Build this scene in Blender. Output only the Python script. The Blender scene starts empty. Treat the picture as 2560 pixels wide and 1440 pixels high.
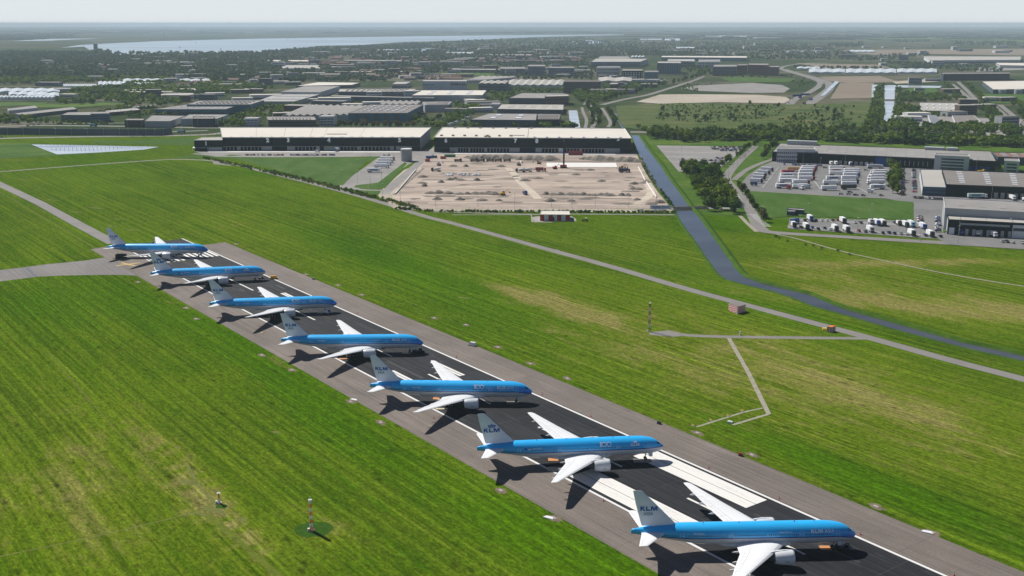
import bpy, bmesh, math, random
import numpy as np
from mathutils import Vector, Matrix
R=math.radians
random.seed(7)
sc=bpy.context.scene
# ---------------------------------------------------------------- camera, sky, sun, exposure
CH,FPX,PIT=142.5,2682.0,R(13.87)
cam=bpy.data.cameras.new('camera'); co=bpy.data.objects.new('camera',cam); sc.collection.objects.link(co)
co.location=(0,0,CH); co.rotation_euler=(R(90)-PIT,0,0)
cam.sensor_width=36; cam.lens=FPX*36/2560; cam.clip_start=1; cam.clip_end=200000
sc.camera=co
w=bpy.data.worlds.new('World'); sc.world=w; w.use_nodes=True
nt=w.node_tree; bg=nt.nodes['Background']; sky=nt.nodes.new('ShaderNodeTexSky')
sky.sky_type='NISHITA'; sky.sun_disc=False; sky.sun_elevation=R(48.7); sky.sun_rotation=R(-45.5)
sky.altitude=300; sky.air_density=.5; sky.dust_density=.1; sky.ozone_density=0
bg.inputs[1].default_value=0.065
tn=nt.nodes.new('ShaderNodeMix'); tn.data_type='RGBA'; tn.blend_type='MULTIPLY'; tn.inputs[0].default_value=1; tn.inputs[7].default_value=(1.04,.97,1.03,1)
nt.links.new(sky.outputs[0],tn.inputs[6])
tc=nt.nodes.new('ShaderNodeTexCoord'); sx=nt.nodes.new('ShaderNodeSeparateXYZ'); nt.links.new(tc.outputs['Generated'],sx.inputs[0])
mr=nt.nodes.new('ShaderNodeMapRange'); mr.inputs[1].default_value=.02; mr.inputs[2].default_value=.07; mr.inputs[3].default_value=.85; mr.inputs[4].default_value=0; nt.links.new(sx.outputs[2],mr.inputs[0])
hm_=nt.nodes.new('ShaderNodeMix'); hm_.data_type='RGBA'; nt.links.new(mr.outputs[0],hm_.inputs[0]); nt.links.new(tn.outputs[2],hm_.inputs[6]); hm_.inputs[7].default_value=(.70/.065,.745/.065,.77/.065,1)   # milky air low in the sky
nt.links.new(hm_.outputs[2],bg.inputs[0])
sl=bpy.data.lights.new('sun','SUN'); so=bpy.data.objects.new('sun',sl); sc.collection.objects.link(so)
sl.energy=5.0; sl.angle=R(0.5); sl.color=(1,.955,.88)
so.rotation_euler=Vector((.63,-.62,-1)).to_track_quat('-Z','Y').to_euler(); so.location=(0,0,500)
sc.view_settings.view_transform='Standard'; sc.view_settings.look='None'; sc.view_settings.exposure=0.16; sc.view_settings.gamma=1
sc.cycles.use_denoising=True
sc.cycles.max_bounces=6; sc.cycles.volume_bounces=1; sc.cycles.diffuse_bounces=3; sc.cycles.transparent_max_bounces=6
# ---------------------------------------------------------------- placing helpers (photo pixel -> point on the ground / on a level)
_c,_s=math.cos(PIT),math.sin(PIT)
def G(x,y,z=0.0):
    u,v=(x-1280)/FPX,(y-720)/FPX
    d=(u,_c-v*_s,-_s-v*_c); t=(z-CH)/d[2]
    return (d[0]*t,d[1]*t)
def PX(x,y,z):
    z=z-CH; d=y*_c-z*_s; up=y*_s+z*_c
    return 1280+FPX*x/d,720-FPX*up/d
def hat(x,yb,yt):
    "height of an upright at ground pixel (x,yb) whose top is at pixel row yt"
    X,Y=G(x,yb); k=(720-yt)/FPX
    return CH+Y*(k*_c-_s)/(_c+k*_s)
# ---------------------------------------------------------------- object helpers
def tag(o,label=None,cat=None,group=None,kind=None):
    if label: o['label']=label
    if cat: o['category']=cat
    if group: o['group']=group
    if kind: o['kind']=kind
    return o
def empty(name,loc=(0,0,0),rz=0,label=None,cat=None,group=None):
    o=bpy.data.objects.new(name,None); sc.collection.objects.link(o); o.location=loc; o.rotation_euler=(0,0,rz)
    o.empty_display_size=.5
    return tag(o,label,cat,group)
KIDS={}
def link(o,parent=None):
    sc.collection.objects.link(o)
    if parent: o.parent=parent; KIDS.setdefault(parent.name,[]).append(o)
    return o
def copy_tree(o,parent=None):
    c=o.copy(); link(c,parent)
    for ch in KIDS.get(o.name,[]): copy_tree(ch,c)
    return c
class MB:
    def __init__(s): s.v=[];s.f=[];s.m=[]
    def poly(s,pts,m=0):
        n=len(s.v); s.v+= [tuple(p) for p in pts]; s.f.append(tuple(range(n,n+len(pts)))); s.m.append(m)
    def box(s,x0,x1,y0,y1,z0,z1,m=0,M=None,top=None,skip=()):
        P=[(x0,y0,z0),(x1,y0,z0),(x1,y1,z0),(x0,y1,z0),(x0,y0,z1),(x1,y0,z1),(x1,y1,z1),(x0,y1,z1)]
        if M: P=[tuple(M@Vector(p)) for p in P]
        n=len(s.v); s.v+=P
        for k,q in enumerate([(0,3,2,1),(4,5,6,7),(0,1,5,4),(1,2,6,5),(2,3,7,6),(3,0,4,7)]):
            if k in skip: continue
            s.f.append(tuple(n+i for i in q)); s.m.append(top if (k==1 and top is not None) else m)
    def prism(s,pts,z0,z1,m=0,top=None,bottom=False):
        k=len(pts); n=len(s.v)
        z1=z1 if hasattr(z1,'__len__') else [z1]*k
        s.v+=[(p[0],p[1],z0) for p in pts]+[(p[0],p[1],z) for p,z in zip(pts,z1)]
        for i in range(k):
            j=(i+1)%k; s.f.append((n+i,n+j,n+k+j,n+k+i)); s.m.append(m)
        s.f.append(tuple(n+k+i for i in range(k))); s.m.append(m if top is None else top)
        if bottom: s.f.append(tuple(n+k-1-i for i in range(k))); s.m.append(m)
    def cyl(s,a,b,r0,r1=None,n=12,m=0,caps=True):
        a=Vector(a);b=Vector(b);r1=r0 if r1 is None else r1
        d=(b-a).normalized(); u=d.orthogonal().normalized(); w_=d.cross(u); k=len(s.v)
        for c,r in((a,r0),(b,r1)):
            for i in range(n):
                t=2*math.pi*i/n; s.v.append(tuple(c+u*math.cos(t)*r+w_*math.sin(t)*r))
        for i in range(n):
            j=(i+1)%n; s.f.append((k+i,k+j,k+n+j,k+n+i)); s.m.append(m)
        if caps:
            s.f.append(tuple(k+n-1-i for i in range(n))); s.m.append(m)
            s.f.append(tuple(k+n+i for i in range(n))); s.m.append(m)
    def loft(s,rings,m=0,cap0=True,cap1=True,closed=True):
        k=len(s.v); n=len(rings[0])
        for r in rings: s.v+=[tuple(p) for p in r]
        for a in range(len(rings)-1):
            for i in range(n if closed else n-1):
                j=(i+1)%n; s.f.append((k+a*n+i,k+a*n+j,k+(a+1)*n+j,k+(a+1)*n+i)); s.m.append(m)
        if cap0: s.f.append(tuple(k+n-1-i for i in range(n))); s.m.append(m)
        if cap1: s.f.append(tuple(k+(len(rings)-1)*n+i for i in range(n))); s.m.append(m)
    def mesh(s,name,mats,smooth=False,fix=True):
        me=bpy.data.meshes.new(name); me.from_pydata(s.v,[],s.f)
        for m in (mats if isinstance(mats,(list,tuple)) else [mats]): me.materials.append(m)
        if s.m: me.polygons.foreach_set('material_index',s.m)
        if fix:
            bm=bmesh.new(); bm.from_mesh(me); bmesh.ops.recalc_face_normals(bm,faces=bm.faces); bm.to_mesh(me); bm.free()
        if smooth: me.polygons.foreach_set('use_smooth',[True]*len(me.polygons))
        me.update(); return me
    def build(s,name,mats,parent=None,smooth=False,label=None,cat=None,group=None,kind=None,fix=True,loc=None,rz=0):
        o=bpy.data.objects.new(name,s.mesh(name,mats,smooth,fix)); link(o,parent)
        if loc: o.location=loc
        if rz: o.rotation_euler=(0,0,rz)
        return tag(o,label,cat,group,kind)
def auto(o,ang=35):
    me=o.data; me.polygons.foreach_set('use_smooth',[True]*len(me.polygons))
    bm=bmesh.new(); bm.from_mesh(me)
    for e in bm.edges:
        if len(e.link_faces)==2: e.smooth = e.calc_face_angle(0)<R(ang)
    bm.to_mesh(me); bm.free()
# ---------------------------------------------------------------- materials
class NT:
    def __init__(s,name):
        s.mat=bpy.data.materials.new(name); s.mat.use_nodes=True; s.t=s.mat.node_tree; s.b=s.t.nodes['Principled BSDF']
        s.co=s.t.nodes.new('ShaderNodeTexCoord')
    def n(s,ty,_p=None,**k):
        nd=s.t.nodes.new(ty)
        for a,b in (_p or {}).items(): setattr(nd,a,b)
        for a,b in k.items():
            i=nd.inputs[int(a[1:])] if a[0]=='i' and a[1:].isdigit() else nd.inputs[a.replace('_',' ')]
            s.put(i,b)
        return nd
    def put(s,i,b):
        if isinstance(b,bpy.types.NodeSocket): s.t.links.new(b,i)
        elif isinstance(b,bpy.types.Node): s.t.links.new(b.outputs[0],i)
        elif i.type=='RGBA' and hasattr(b,'__len__') and len(b)==3: i.default_value=(*b,1)
        else: i.default_value=b
    def math(s,op,a,b=0.0,c=None,clamp=False):
        nd=s.n('ShaderNodeMath',{'operation':op,'use_clamp':clamp},i0=a,i1=b)
        if c is not None: s.put(nd.inputs[2],c)
        return nd.outputs[0]
    def mix(s,f,a,b,mode='MIX'):
        nd=s.n('ShaderNodeMix',{'data_type':'RGBA','blend_type':mode}); s.put(nd.inputs[0],f); s.put(nd.inputs[6],a); s.put(nd.inputs[7],b); return nd.outputs[2]
    def noise(s,vec,scale,detail=3,rough=.55,dist=0.0):
        return s.n('ShaderNodeTexNoise',Vector=vec,Scale=scale,Detail=detail,Roughness=rough,Distortion=dist).outputs[0]
    def ramp(s,f,stops):
        nd=s.n('ShaderNodeValToRGB',i0=f); cr=nd.color_ramp
        while len(cr.elements)<len(stops): cr.elements.new(.5)
        for e,(p,c) in zip(cr.elements,stops): e.position=p; e.color=(c,c,c,1) if not hasattr(c,'__len__') else (*c,1)
        return nd.outputs[0]
    def rng(s,f,a,b,c=0.0,d=1.0):
        return s.n('ShaderNodeMapRange',{'clamp':True},i0=f,i1=a,i2=b,i3=c,i4=d).outputs[0]
    def map(s,vec,rot=0,sc_=(1,1,1),loc=(0,0,0)):
        return s.n('ShaderNodeMapping',{'vector_type':'POINT'},i0=vec,i1=loc,i2=(0,0,rot),i3=sc_).outputs[0]
    def out(s,col,rough=.8,spec=.3,metal=0.0,bump=None,bs=.3,bd=.1):
        s.put(s.b.inputs['Base Color'],col); s.put(s.b.inputs['Roughness'],rough); s.b.inputs['Specular IOR Level'].default_value=spec
        s.put(s.b.inputs['Metallic'],metal)
        if bump is not None: s.put(s.b.inputs['Normal'],s.n('ShaderNodeBump',Strength=bs,Distance=bd,Height=bump).outputs[0])
        return s.mat
def sr(r,g,b):
    f=lambda c:(c/255/12.92 if c<=10 else ((c/255+.055)/1.055)**2.4)
    return (f(r),f(g),f(b))
def pm(name,col,rough=.75,var=.18,scale=.3,spec=.3,metal=0.0,fine=None,objcol=False,streak=None):
    t=NT(name); v=t.co.outputs['Object']
    if streak: v=t.map(v,0,streak)
    a=t.noise(v,scale,4,.6)
    f=t.rng(a,.25,.75,1-var,1+var)
    if fine: f=t.math('MULTIPLY',f,t.rng(t.noise(v,fine,2),.3,.7,1-var*.7,1+var*.7))
    base=t.n('ShaderNodeObjectInfo').outputs['Color'] if objcol else col
    c=t.n('ShaderNodeVectorMath',{'operation':'SCALE'}); t.put(c.inputs[0],base); t.put(c.inputs[3],f)
    return t.out(c.outputs[0],rough,spec,metal)
EX,NX=(.5947,-.8040),(.8040,.5947)      # along / across the runway
def RW(s_,n_): return (s_*EX[0]+n_*NX[0], s_*EX[1]+n_*NX[1])
ROTRW=-math.atan2(EX[1],EX[0])
# ---------------------------------------------------------------- materials of the airfield
def asphalt(name,col,var=.25,streaks=.25,spec=.25,dark=None):
    t=NT(name); v=t.map(t.co.outputs['Object'],ROTRW)
    lg=t.map(v,0,(.02,.9,1)); st=t.noise(lg,1.0,4,.6); a=t.noise(v,.035,4,.6); f=t.noise(v,1.3,2,.6)
    k=t.math('MULTIPLY',t.rng(a,.3,.7,1-var,1+var),t.rng(st,.3,.7,1-streaks,1+streaks))
    k=t.math('MULTIPLY',k,t.rng(f,.3,.7,.88,1.12))
    cell=t.n('ShaderNodeTexVoronoi',{'feature':'F1'},Vector=t.map(v,0,(.018,.07,1)),Scale=1.0).outputs['Color']
    k=t.math('MULTIPLY',k,t.rng(cell,0,1,.9,1.1))
    c=t.n('ShaderNodeVectorMath',{'operation':'SCALE'}); t.put(c.inputs[0],col); t.put(c.inputs[3],k); c=c.outputs[0]
    if dark: # rubber scuffs and pale swirls
        sw=t.rng(t.noise(t.map(v,.3,(.03,.25,1)),1.0,3,.7,2.0),.58,.7); c=t.mix(t.math('MULTIPLY',sw,.35),c,dark)
    return t.out(c,.8,spec)
M={}
M['runway']=asphalt('runway_asphalt',(.019,.0205,.0245),.3,.55,.2,(.08,.08,.085))
M['shoulder']=asphalt('shoulder_asphalt',(.172,.147,.130),.16,.22,.2,(.10,.095,.09))
M['taxi']=asphalt('taxiway_asphalt',(.165,.155,.15),.12,.2)
M['road']=pm('road_asphalt',(.21,.20,.19),.85,.12,.05,.2)
M['paint']=None
def wornpaint(name,col,lo,under,amt):
    t=NT(name); v=t.map(t.co.outputs['Object'],ROTRW); a=t.noise(t.map(v,0,(.06,1.2,1)),1.0,4,.65); b=t.noise(v,1.5,3,.7)
    m=t.rng(t.math('ADD',t.math('MULTIPLY',a,.6),t.math('MULTIPLY',b,.4)),lo,lo+.12)
    return t.out(t.mix(t.math('MULTIPLY',m,amt),col,under),.7,.2)
M['paint']=wornpaint('white_marking_paint',(.72,.71,.68),.53,(.35,.33,.31),.55)
M['paint2']=wornpaint('edge_line_paint',(.68,.67,.66),.55,(.3,.28,.28),.5)
M['yellow']=pm('yellow_paint',(.75,.5,.08),.7,.1)
M['concrete']=pm('concrete',(.30,.285,.26),.9,.2,.15,.2,fine=2)
M['pitlid']=pm('pit_lid',(.38,.36,.33),.9,.3,.8)
M['dirtpatch']=pm('bare_earth',(.17,.14,.10),.95,.35,.4,.1,fine=3)
M['gravel']=pm('gravel_track',(.30,.28,.23),.95,.25,.4,.1,fine=2)
M['white']=pm('white_paint',(.80,.80,.80),.35,.04,.4,.5)
M['wingwhite']=pm('wing_white',(.78,.79,.80),.3,.05,.5,.5,streak=(.3,2,1))
M['finwhite']=pm('fin_white',(.72,.77,.90),.35,.03,.3,.5)
M['nacelle']=pm('nacelle_paint',(.70,.73,.76),.25,.05,.6,.6)
M['metal']=pm('bare_metal',(.55,.56,.57),.3,.1,1,.5,.8)
M['darkmetal']=pm('dark_metal',(.05,.055,.06),.5,.2,1,.4,.3)
M['rubber']=pm('tyre_rubber',(.015,.015,.016),.85,.2,1)
M['glass']=pm('dark_glass',(.012,.018,.028),.08,.1,1,.6)
M['kblue']=pm('lettering_blue',(.008,.10,.42),.5,.02,1)
M['kgrey']=pm('lettering_grey_blue',(.16,.27,.42),.5,.02,1)
M['kwhite']=pm('lettering_white',(.93,.95,.97),.5,.02,1)
M['line']=pm('panel_line_grey',(.35,.38,.41),.6,.05,1)
M['doorline']=pm('door_outline_pale',(.45,.65,.85),.5,.02,1)
M['red']=pm('signal_red',(.45,.03,.03),.6,.15,.5)
M['orange']=pm('orange_paint',(.75,.22,.03),.6,.12,.5)
M['blueflag']=pm('flag_blue',(.01,.03,.2),.5,.02,1)
M['black']=pm('matt_black',(.012,.012,.014),.7,.2,1)
def livery(name,kind):
    t=NT(name); g=t.n('ShaderNodeSeparateXYZ',i0=t.co.outputs['Object']); X=t.math('MULTIPLY',g.outputs[0],-1.0); Z=g.outputs[2]
    # z level where blue meets grey, as a function of the distance x from the nose
    if kind=='asia': th=t.math('SUBTRACT',5.05,t.math('MULTIPLY',2.0,t.math('POWER',t.rng(X,7.5,-1.0),1.7)))
    else: th=t.math('SUBTRACT',5.0,t.math('MULTIPLY',.15,t.rng(X,6,0)))
    th=t.math('ADD',th,t.math('MULTIPLY',.55,t.math('POWER',t.rng(X,42,62),1.5)))
    nz=t.rng(t.noise(t.map(t.co.outputs['Object'],0,(.25,1,1)),1.2,3),.3,.7,.95,1.05)
    up=t.rng(Z,t.math('SUBTRACT',th,.02),t.math('ADD',th,.02)); st=t.rng(Z,t.math('ADD',th,.30),t.math('ADD',th,.34))
    blue=(.025,.46,.95); dk=(.004,.03,.25); gry=(.62,.65,.69)
    if kind=='asia':
        fr=t.rng(t.math('ADD',X,t.math('MULTIPLY',Z,.9)),9.5,3.0); deep=t.mix(t.math('MULTIPLY',fr,.0),blue,(.01,.09,.55)); 
        hi=t.rng(Z,t.math('ADD',th,1.0),t.math('ADD',th,2.2)); blue=t.mix(t.math('MULTIPLY',t.rng(X,8,2.5),t.math('SUBTRACT',1.0,hi)),blue,(.003,.20,.78))
    c=t.mix(up,gry,t.mix(st,dk,blue))
    c2=t.n('ShaderNodeVectorMath',{'operation':'SCALE'}); t.put(c2.inputs[0],c); t.put(c2.inputs[3],nz)
    m=t.out(c2.outputs[0],.32,.5); t.b.inputs['Coat Weight'].default_value=.3; t.b.inputs['Coat Roughness'].default_value=.15
    return m
M['liv_asia']=livery('livery_deep_nose','asia'); M['liv_crown']=livery('livery_straight_stripe','crown')
# ---------------------------------------------------------------- ground sheet
def grass_mat():
    t=NT('ground_cover'); P=t.co.outputs['Object']; v=t.map(P,ROTRW)
    A=t.n('ShaderNodeAttribute',{'attribute_name':'cover'}); S=t.n('ShaderNodeSeparateColor',i0=A.outputs[0]); dry,lush,far=S.outputs
    big=t.noise(t.map(v,0,(.006,.016,1)),1.0,4,.6,.6)
    mid=t.noise(t.map(v,0,(.04,.12,1)),1.0,5,.72,.4)
    stk=t.noise(t.map(v,0,(.005,.75,1)),1.0,4,.6)
    tuft=t.noise(t.map(v,0,(.22,.55,1)),1.0,5,.8)
    fin=t.noise(v,2.3,2,.7)
    wav=t.n('ShaderNodeTexWave',{'wave_type':'BANDS','bands_direction':'Y'},Vector=v,Scale=.045,Distortion=1.2,Detail=2).outputs['Fac'] if False else t.n('ShaderNodeTexWave',{'wave_type':'BANDS','bands_direction':'Y'},i0=v,i1=.052,i2=1.5,i3=2.0,i4=.05).outputs[1]
    deep=(.029,.075,.002); yel=(.125,.160,.012); mdl=(.062,.126,.003); brn=(.20,.175,.065)
    c=t.mix(t.rng(big,.32,.68),deep,mdl)
    k=t.math('ADD',t.math('MULTIPLY',mid,.42),t.math('MULTIPLY',stk,.58)); k=t.math('ADD',k,t.math('MULTIPLY',t.math('SUBTRACT',dry,lush),.22))
    c=t.mix(t.rng(k,.40,.78),c,yel)
    c=t.mix(t.math('MULTIPLY',lush,.5),c,(.056,.138,.001))
    c=t.mix(t.math('MULTIPLY',t.rng(t.math('ADD',mid,t.math('MULTIPLY',dry,.35)),.66,.92),.75),c,brn)
    lt=t.math('MULTIPLY',t.rng(tuft,.34,.66,.62,1.38),t.math('MULTIPLY',t.rng(fin,.25,.75,.70,1.30),t.rng(t.noise(t.map(v,0,(.6,1.0,1)),1.0,3,.7),.32,.68,.62,1.38))); tram=t.n('ShaderNodeTexWave',{'wave_type':'BANDS','bands_direction':'Y'},i0=v,i1=.031,i2=.6,i3=2.0,i4=.03).outputs[1]; brk=t.rng(t.noise(t.map(v,0,(.01,.05,1)),1.0,3),.45,.6); lt=t.math('MULTIPLY',lt,t.math('ADD',t.rng(wav,.0,1.0,.92,1.08),t.math('MULTIPLY',brk,t.rng(tram,.93,1.0,0,.35))))
    lt=t.math('MULTIPLY',lt,t.rng(stk,.33,.67,.85,1.19))
    spot=t.n('ShaderNodeTexVoronoi',{'feature':'F1'},i0=t.map(v,0,(.06,.13,1)),i2=1.0).outputs[0]
    spotn=t.noise(v,.9,3); lt=t.math('MULTIPLY',lt,t.rng(t.math('ADD',spot,t.math('MULTIPLY',spotn,.25)),.17,.30,.50,1.0))
    g=t.n('ShaderNodeVectorMath',{'operation':'SCALE'}); t.put(g.inputs[0],c); t.put(g.inputs[3],lt); g=g.outputs[0]
    # the farmland and town ground farther off: a patchwork of lots
    cell=t.n('ShaderNodeTexVoronoi',{'feature':'F1','distance':'MANHATTAN'},i0=t.map(P,.25,(.0016,.0030,1)),i2=1.0,i8=.8)
    cr=t.n('ShaderNodeSeparateColor',i0=cell.outputs['Color']).outputs[0]
    fc=t.ramp(cr,[(0,(.035,.058,.022)),(.3,(.060,.075,.032)),(.45,(.115,.105,.065)),(.6,(.16,.14,.10)),(.75,(.045,.065,.028)),(.9,(.13,.115,.08)),(1,(.20,.18,.145))])
    nz=t.noise(t.map(P,.25,(.004,.012,1)),1.0,5,.7); fc=t.mix(t.rng(nz,.45,.6),fc,(.025,.045,.02))
    fc=t.mix(t.rng(t.noise(P,.03,3,.7),.4,.6,.0,.5),fc,(.045,.07,.03))
    g=t.mix(far,g,fc)
    return t.out(g,1.0,.0,bump=tuft,bs=.35,bd=.5)
M['ground']=grass_mat()
def axis(lo,dense0,dense1,step,hi,g=1.18):
    a=list(np.arange(dense0,dense1+.1,step)); st=step; x=a[0]; L=[]
    while x>lo: st*=g; x-=st; L.append(x)
    a=L[::-1]+a; st=step; x=a[-1]
    while x<hi: st*=g; x+=st; a.append(x)
    return np.array(a)
BL=[] # blobs: (x,y,rx,ry,angle,channel,amount)
def blob(px,py,rx,ry,ch,amt,ang=-.93): X,Y=G(px,py); BL.append((X,Y,rx,ry,ang,ch,amt))
for q in [(1360,752,45,9,0,1.1),(1450,775,40,10,0,.8),(1480,795,30,8,0,.7),(2320,770,120,22,0,1.3,-.45),(2530,768,40,12,0,1.3),(2140,720,60,25,0,.45),(2060,680,50,25,0,.4),(1290,730,25,14,0,.6),
 (2150,660,80,14,0,.5,0),(2330,655,60,8,0,.8,0),(2480,650,40,8,0,.5,0),(1900,850,70,25,0,.35),(2100,960,60,14,0,.55),(2200,1020,50,12,0,.5),(1750,930,40,20,0,.3),(1500,860,60,16,0,.35),
 (1000,830,50,9,1,.9),(1180,900,60,10,1,.9),(1420,1010,60,9,1,1.0),(1250,800,90,30,1,.5),(1100,700,80,24,1,.7),(900,620,90,25,1,.8),(1250,640,60,25,1,.5),(2050,1150,60,9,1,1.0),(2300,1260,50,9,1,.9),
 (620,860,60,14,1,1.0),(760,980,50,10,1,1.0),(350,760,80,20,1,.8),(1500,1410,40,12,1,1.1),(1250,1300,40,10,1,.9),(850,1080,50,10,1,.9),(100,760,60,20,1,.7),(1950,780,80,14,1,.5),(1750,700,60,20,1,.4),
 (2000,560,60,30,1,.5,0),(1790,560,30,60,1,.7),(1480,530,120,20,1,.4,0),(200,400,120,40,1,.5),(760,430,100,40,1,.9,0),(200,1250,60,14,0,.5),(480,1215,16,4,0,1.2),(520,1250,16,6,0,1.1),(130,1000,60,20,0,.3),
 (430,570,80,20,0,.35),(120,560,80,20,0,.2),(620,570,70,18,0,.35),(560,540,60,14,0,.35),(560,1290,22,3,0,1.0,-1.05),(620,1360,26,3.5,0,1.0,-1.05),(420,1150,30,3,0,.8,-1.05),(330,1060,40,3,0,.5,-1.05),
 (370,1090,25,8,0,.35),(700,830,20,8,0,.5),(430,740,30,8,0,.6),(690,900,20,6,0,.8),(1850,500,60,10,0,.3,0),(2150,540,50,8,0,.5,0),(1960,600,40,6,0,.3,0),(60,400,60,10,0,.6,0),(780,1355,14,10,0,.7,0),(860,1310,10,7,0,.5,0),(730,1280,8,6,0,.5,0),
 (1900,1000,150,60,0,.35),(2250,1000,120,60,0,.4),(1500,780,120,50,0,.3),(2300,680,160,60,0,.35,-.4),(1100,620,140,50,0,.2),(300,1150,60,40,0,.35),(80,1300,50,40,0,.3),(700,640,120,40,0,.2)]: blob(*q)
for k in range(7):  # pale scars beside the shoulders
    pass
xs=axis(-44000,-640,620,6,44000,1.22); ys=axis(-3000,150,1420,6,42000,1.22)
XX,YY=np.meshgrid(xs,ys,indexing='ij'); V=np.stack([XX,YY,np.zeros_like(XX)],-1).reshape(-1,3)
C=np.zeros((len(V),4),np.float32); C[:,3]=1
for X,Y,rx,ry,a,ch,am in BL:
    dx=V[:,0]-X; dy=V[:,1]-Y; u=(dx*math.cos(a)+dy*math.sin(a))/rx; q=(-dx*math.sin(a)+dy*math.cos(a))/ry
    C[:,ch]+=am*(.8 if ch==0 else .65)*np.exp(-(u*u+q*q)*1.2)
C[:,2]=np.clip((V[:,1]-1395)/25,0,1)
C=np.clip(C,0,1.5)
nx,ny=len(xs),len(ys); I=np.arange(nx*ny).reshape(nx,ny)
F=np.stack([I[:-1,:-1],I[1:,:-1],I[1:,1:],I[:-1,1:]],-1).reshape(-1,4)
def npmesh(name,V,F,mats,mi=None,smooth=False):
    me=bpy.data.meshes.new(name); k=F.shape[1]
    me.vertices.add(len(V)); me.vertices.foreach_set('co',np.ascontiguousarray(V,np.float32).ravel())
    me.loops.add(F.size); me.loops.foreach_set('vertex_index',np.ascontiguousarray(F,np.int32).ravel())
    me.polygons.add(len(F)); me.polygons.foreach_set('loop_start',np.arange(0,F.size,k,dtype=np.int32))
    try: me.polygons.foreach_set('loop_total',np.full(len(F),k,np.int32))
    except Exception: pass
    for m in (mats if isinstance(mats,(list,tuple)) else [mats]): me.materials.append(m)
    if mi is not None: me.polygons.foreach_set('material_index',np.ascontiguousarray(mi,np.int32))
    if smooth: me.polygons.foreach_set('use_smooth',np.ones(len(F),bool))
    me.update(calc_edges=True); return me
me=npmesh('ground',V,F,M['ground']); at=me.attributes.new('cover','FLOAT_COLOR','POINT'); at.data.foreach_set('color',C.ravel())
g=bpy.data.objects.new('ground',me); link(g); tag(g,kind='structure')
M['worn']=pm('worn_dry_grass',(.135,.150,.040),.95,.3,.25,.1,fine=2); M['tall']=pm('tall_dark_grass',(.028,.080,.004),.95,.4,.6,.1,fine=3); M['pale']=pm('pale_mown_grass',(.105,.138,.014),.95,.35,.35,.1,fine=2)
# ---------------------------------------------------------------- flat sheets
ZL=[0.0]
def sheet(name,pts,z,m,px=True,**k):
    P=[G(*p) for p in pts] if px else pts
    b=MB(); b.poly([(p[0],p[1],z) for p in P]); o=b.build(name,m,fix=False,**k)
    if o.data.polygons[0].normal.z<0: o.data.flip_normals()
    return o
def strip(pts,wd,z,px=True,b=None,m=0,smooth=0):
    P=[Vector(G(*p)[:2]) if px else Vector(p) for p in pts]
    W=wd if hasattr(wd,'__len__') else [wd]*len(P)
    for _ in range(smooth):
        Q=[P[0]];U=[W[0]]
        for i in range(len(P)-1): Q+=[P[i]*.75+P[i+1]*.25,P[i]*.25+P[i+1]*.75]; U+=[W[i]*.75+W[i+1]*.25,W[i]*.25+W[i+1]*.75]
        Q.append(P[-1]);U.append(W[-1]);P,W=Q,U
    b=b or MB(); L=[];Rr=[]
    for i,p in enumerate(P):
        d=(P[min(i+1,len(P)-1)]-P[max(i-1,0)]).normalized(); n=Vector((-d.y,d.x))*W[i]/2
        L.append(p+n);Rr.append(p-n)
    for i in range(len(P)-1): b.poly([(*Rr[i],z),(*Rr[i+1],z),(*L[i+1],z),(*L[i],z)],m)
    return b
def road(name,pts,wd,z,m,px=True,smooth=1,**k):
    return strip(pts,wd,z,px,smooth=smooth).build(name,m,kind='structure',fix=False,**k)
def rwq(b,s0,s1,n0,n1,z,m=0): b.poly([(*RW(s0,n0),z),(*RW(s1,n0),z),(*RW(s1,n1),z),(*RW(s0,n1),z)],m)
b=MB(); rwq(b,-681,-60,246.9,264.7,.012); rwq(b,-711,-60,185.6,204.2,.012)
b.poly([(*RW(-711,187),.012),(*RW(-711,204.2),.012),(*RW(-716,204.2),.012)])
b.build('runway_shoulder',M['shoulder'],kind='structure')
b=MB(); rwq(b,-709.5,-60,204.2,246.9,.016); b.build('runway',M['runway'],kind='structure')
b=MB(); tp=[(-40,680),(0,675),(54,669),(113,661),(212,651.5),(280,641),(300,636)]; bt=[(-40,708),(0,703.5),(94,691.7),(150,689),(212,687.7),(295,687),(342,689),(368,699),(397,720),(430,736)]
Pt=[G(*p) for p in tp]; Pb=[G(*p) for p in bt]
b.poly([(p[0],p[1],.008) for p in Pb]+[(*RW(-560,190),.008),(*RW(-711,190),.008)]+[(p[0],p[1],.008) for p in Pt[::-1]]); b.build('taxiway',M['taxi'],kind='structure')
b=MB(); strip([(66,669),(90,692)],2.2,.02,b=b); strip([(54,670),(78,693)],.8,.02,b=b); b.build('taxiway_drain_band',M['darkmetal'],kind='structure')
M['stain']=pm('runway_patch_pale',(.040,.041,.044),.8,.2,.3); M['stain2']=pm('runway_patch_dark',(.011,.012,.014),.7,.2,.3); M['joint']=pm('sealed_joint',(.060,.060,.062),.8,.2,.3); M['seal']=pm('shoulder_seal_line',(.10,.088,.08),.8,.2,.3)
b=MB(); r_=random.Random(4)
for k in range(34):
    s0=r_.uniform(-700,-90); n0=r_.uniform(206,240); rwq(b,s0,s0+r_.uniform(6,45),n0,n0+r_.uniform(.5,3.5),.0175+.00005*k,k%2)
for n0 in (211.3,218.6,232.8,240.1): rwq(b,-709,-60,n0,n0+.12,.0195,2)
for k in range(26): rwq(b,-700+25*k,-699.88+25*k,204.6,246.8,.0200,2)
for n0 in (192,198,252.5,258.5): rwq(b,-680,-60,n0,n0+.12,.0172,3)
for k in range(22): s0=r_.uniform(-670,-80); rwq(b,s0,s0+.15,*((247,264.5) if k%2 else (186,204)),.0174,3)
b.build('pavement_joint_and_patch',[M['stain'],M['stain2'],M['joint'],M['seal']],kind='structure',fix=False)
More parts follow.
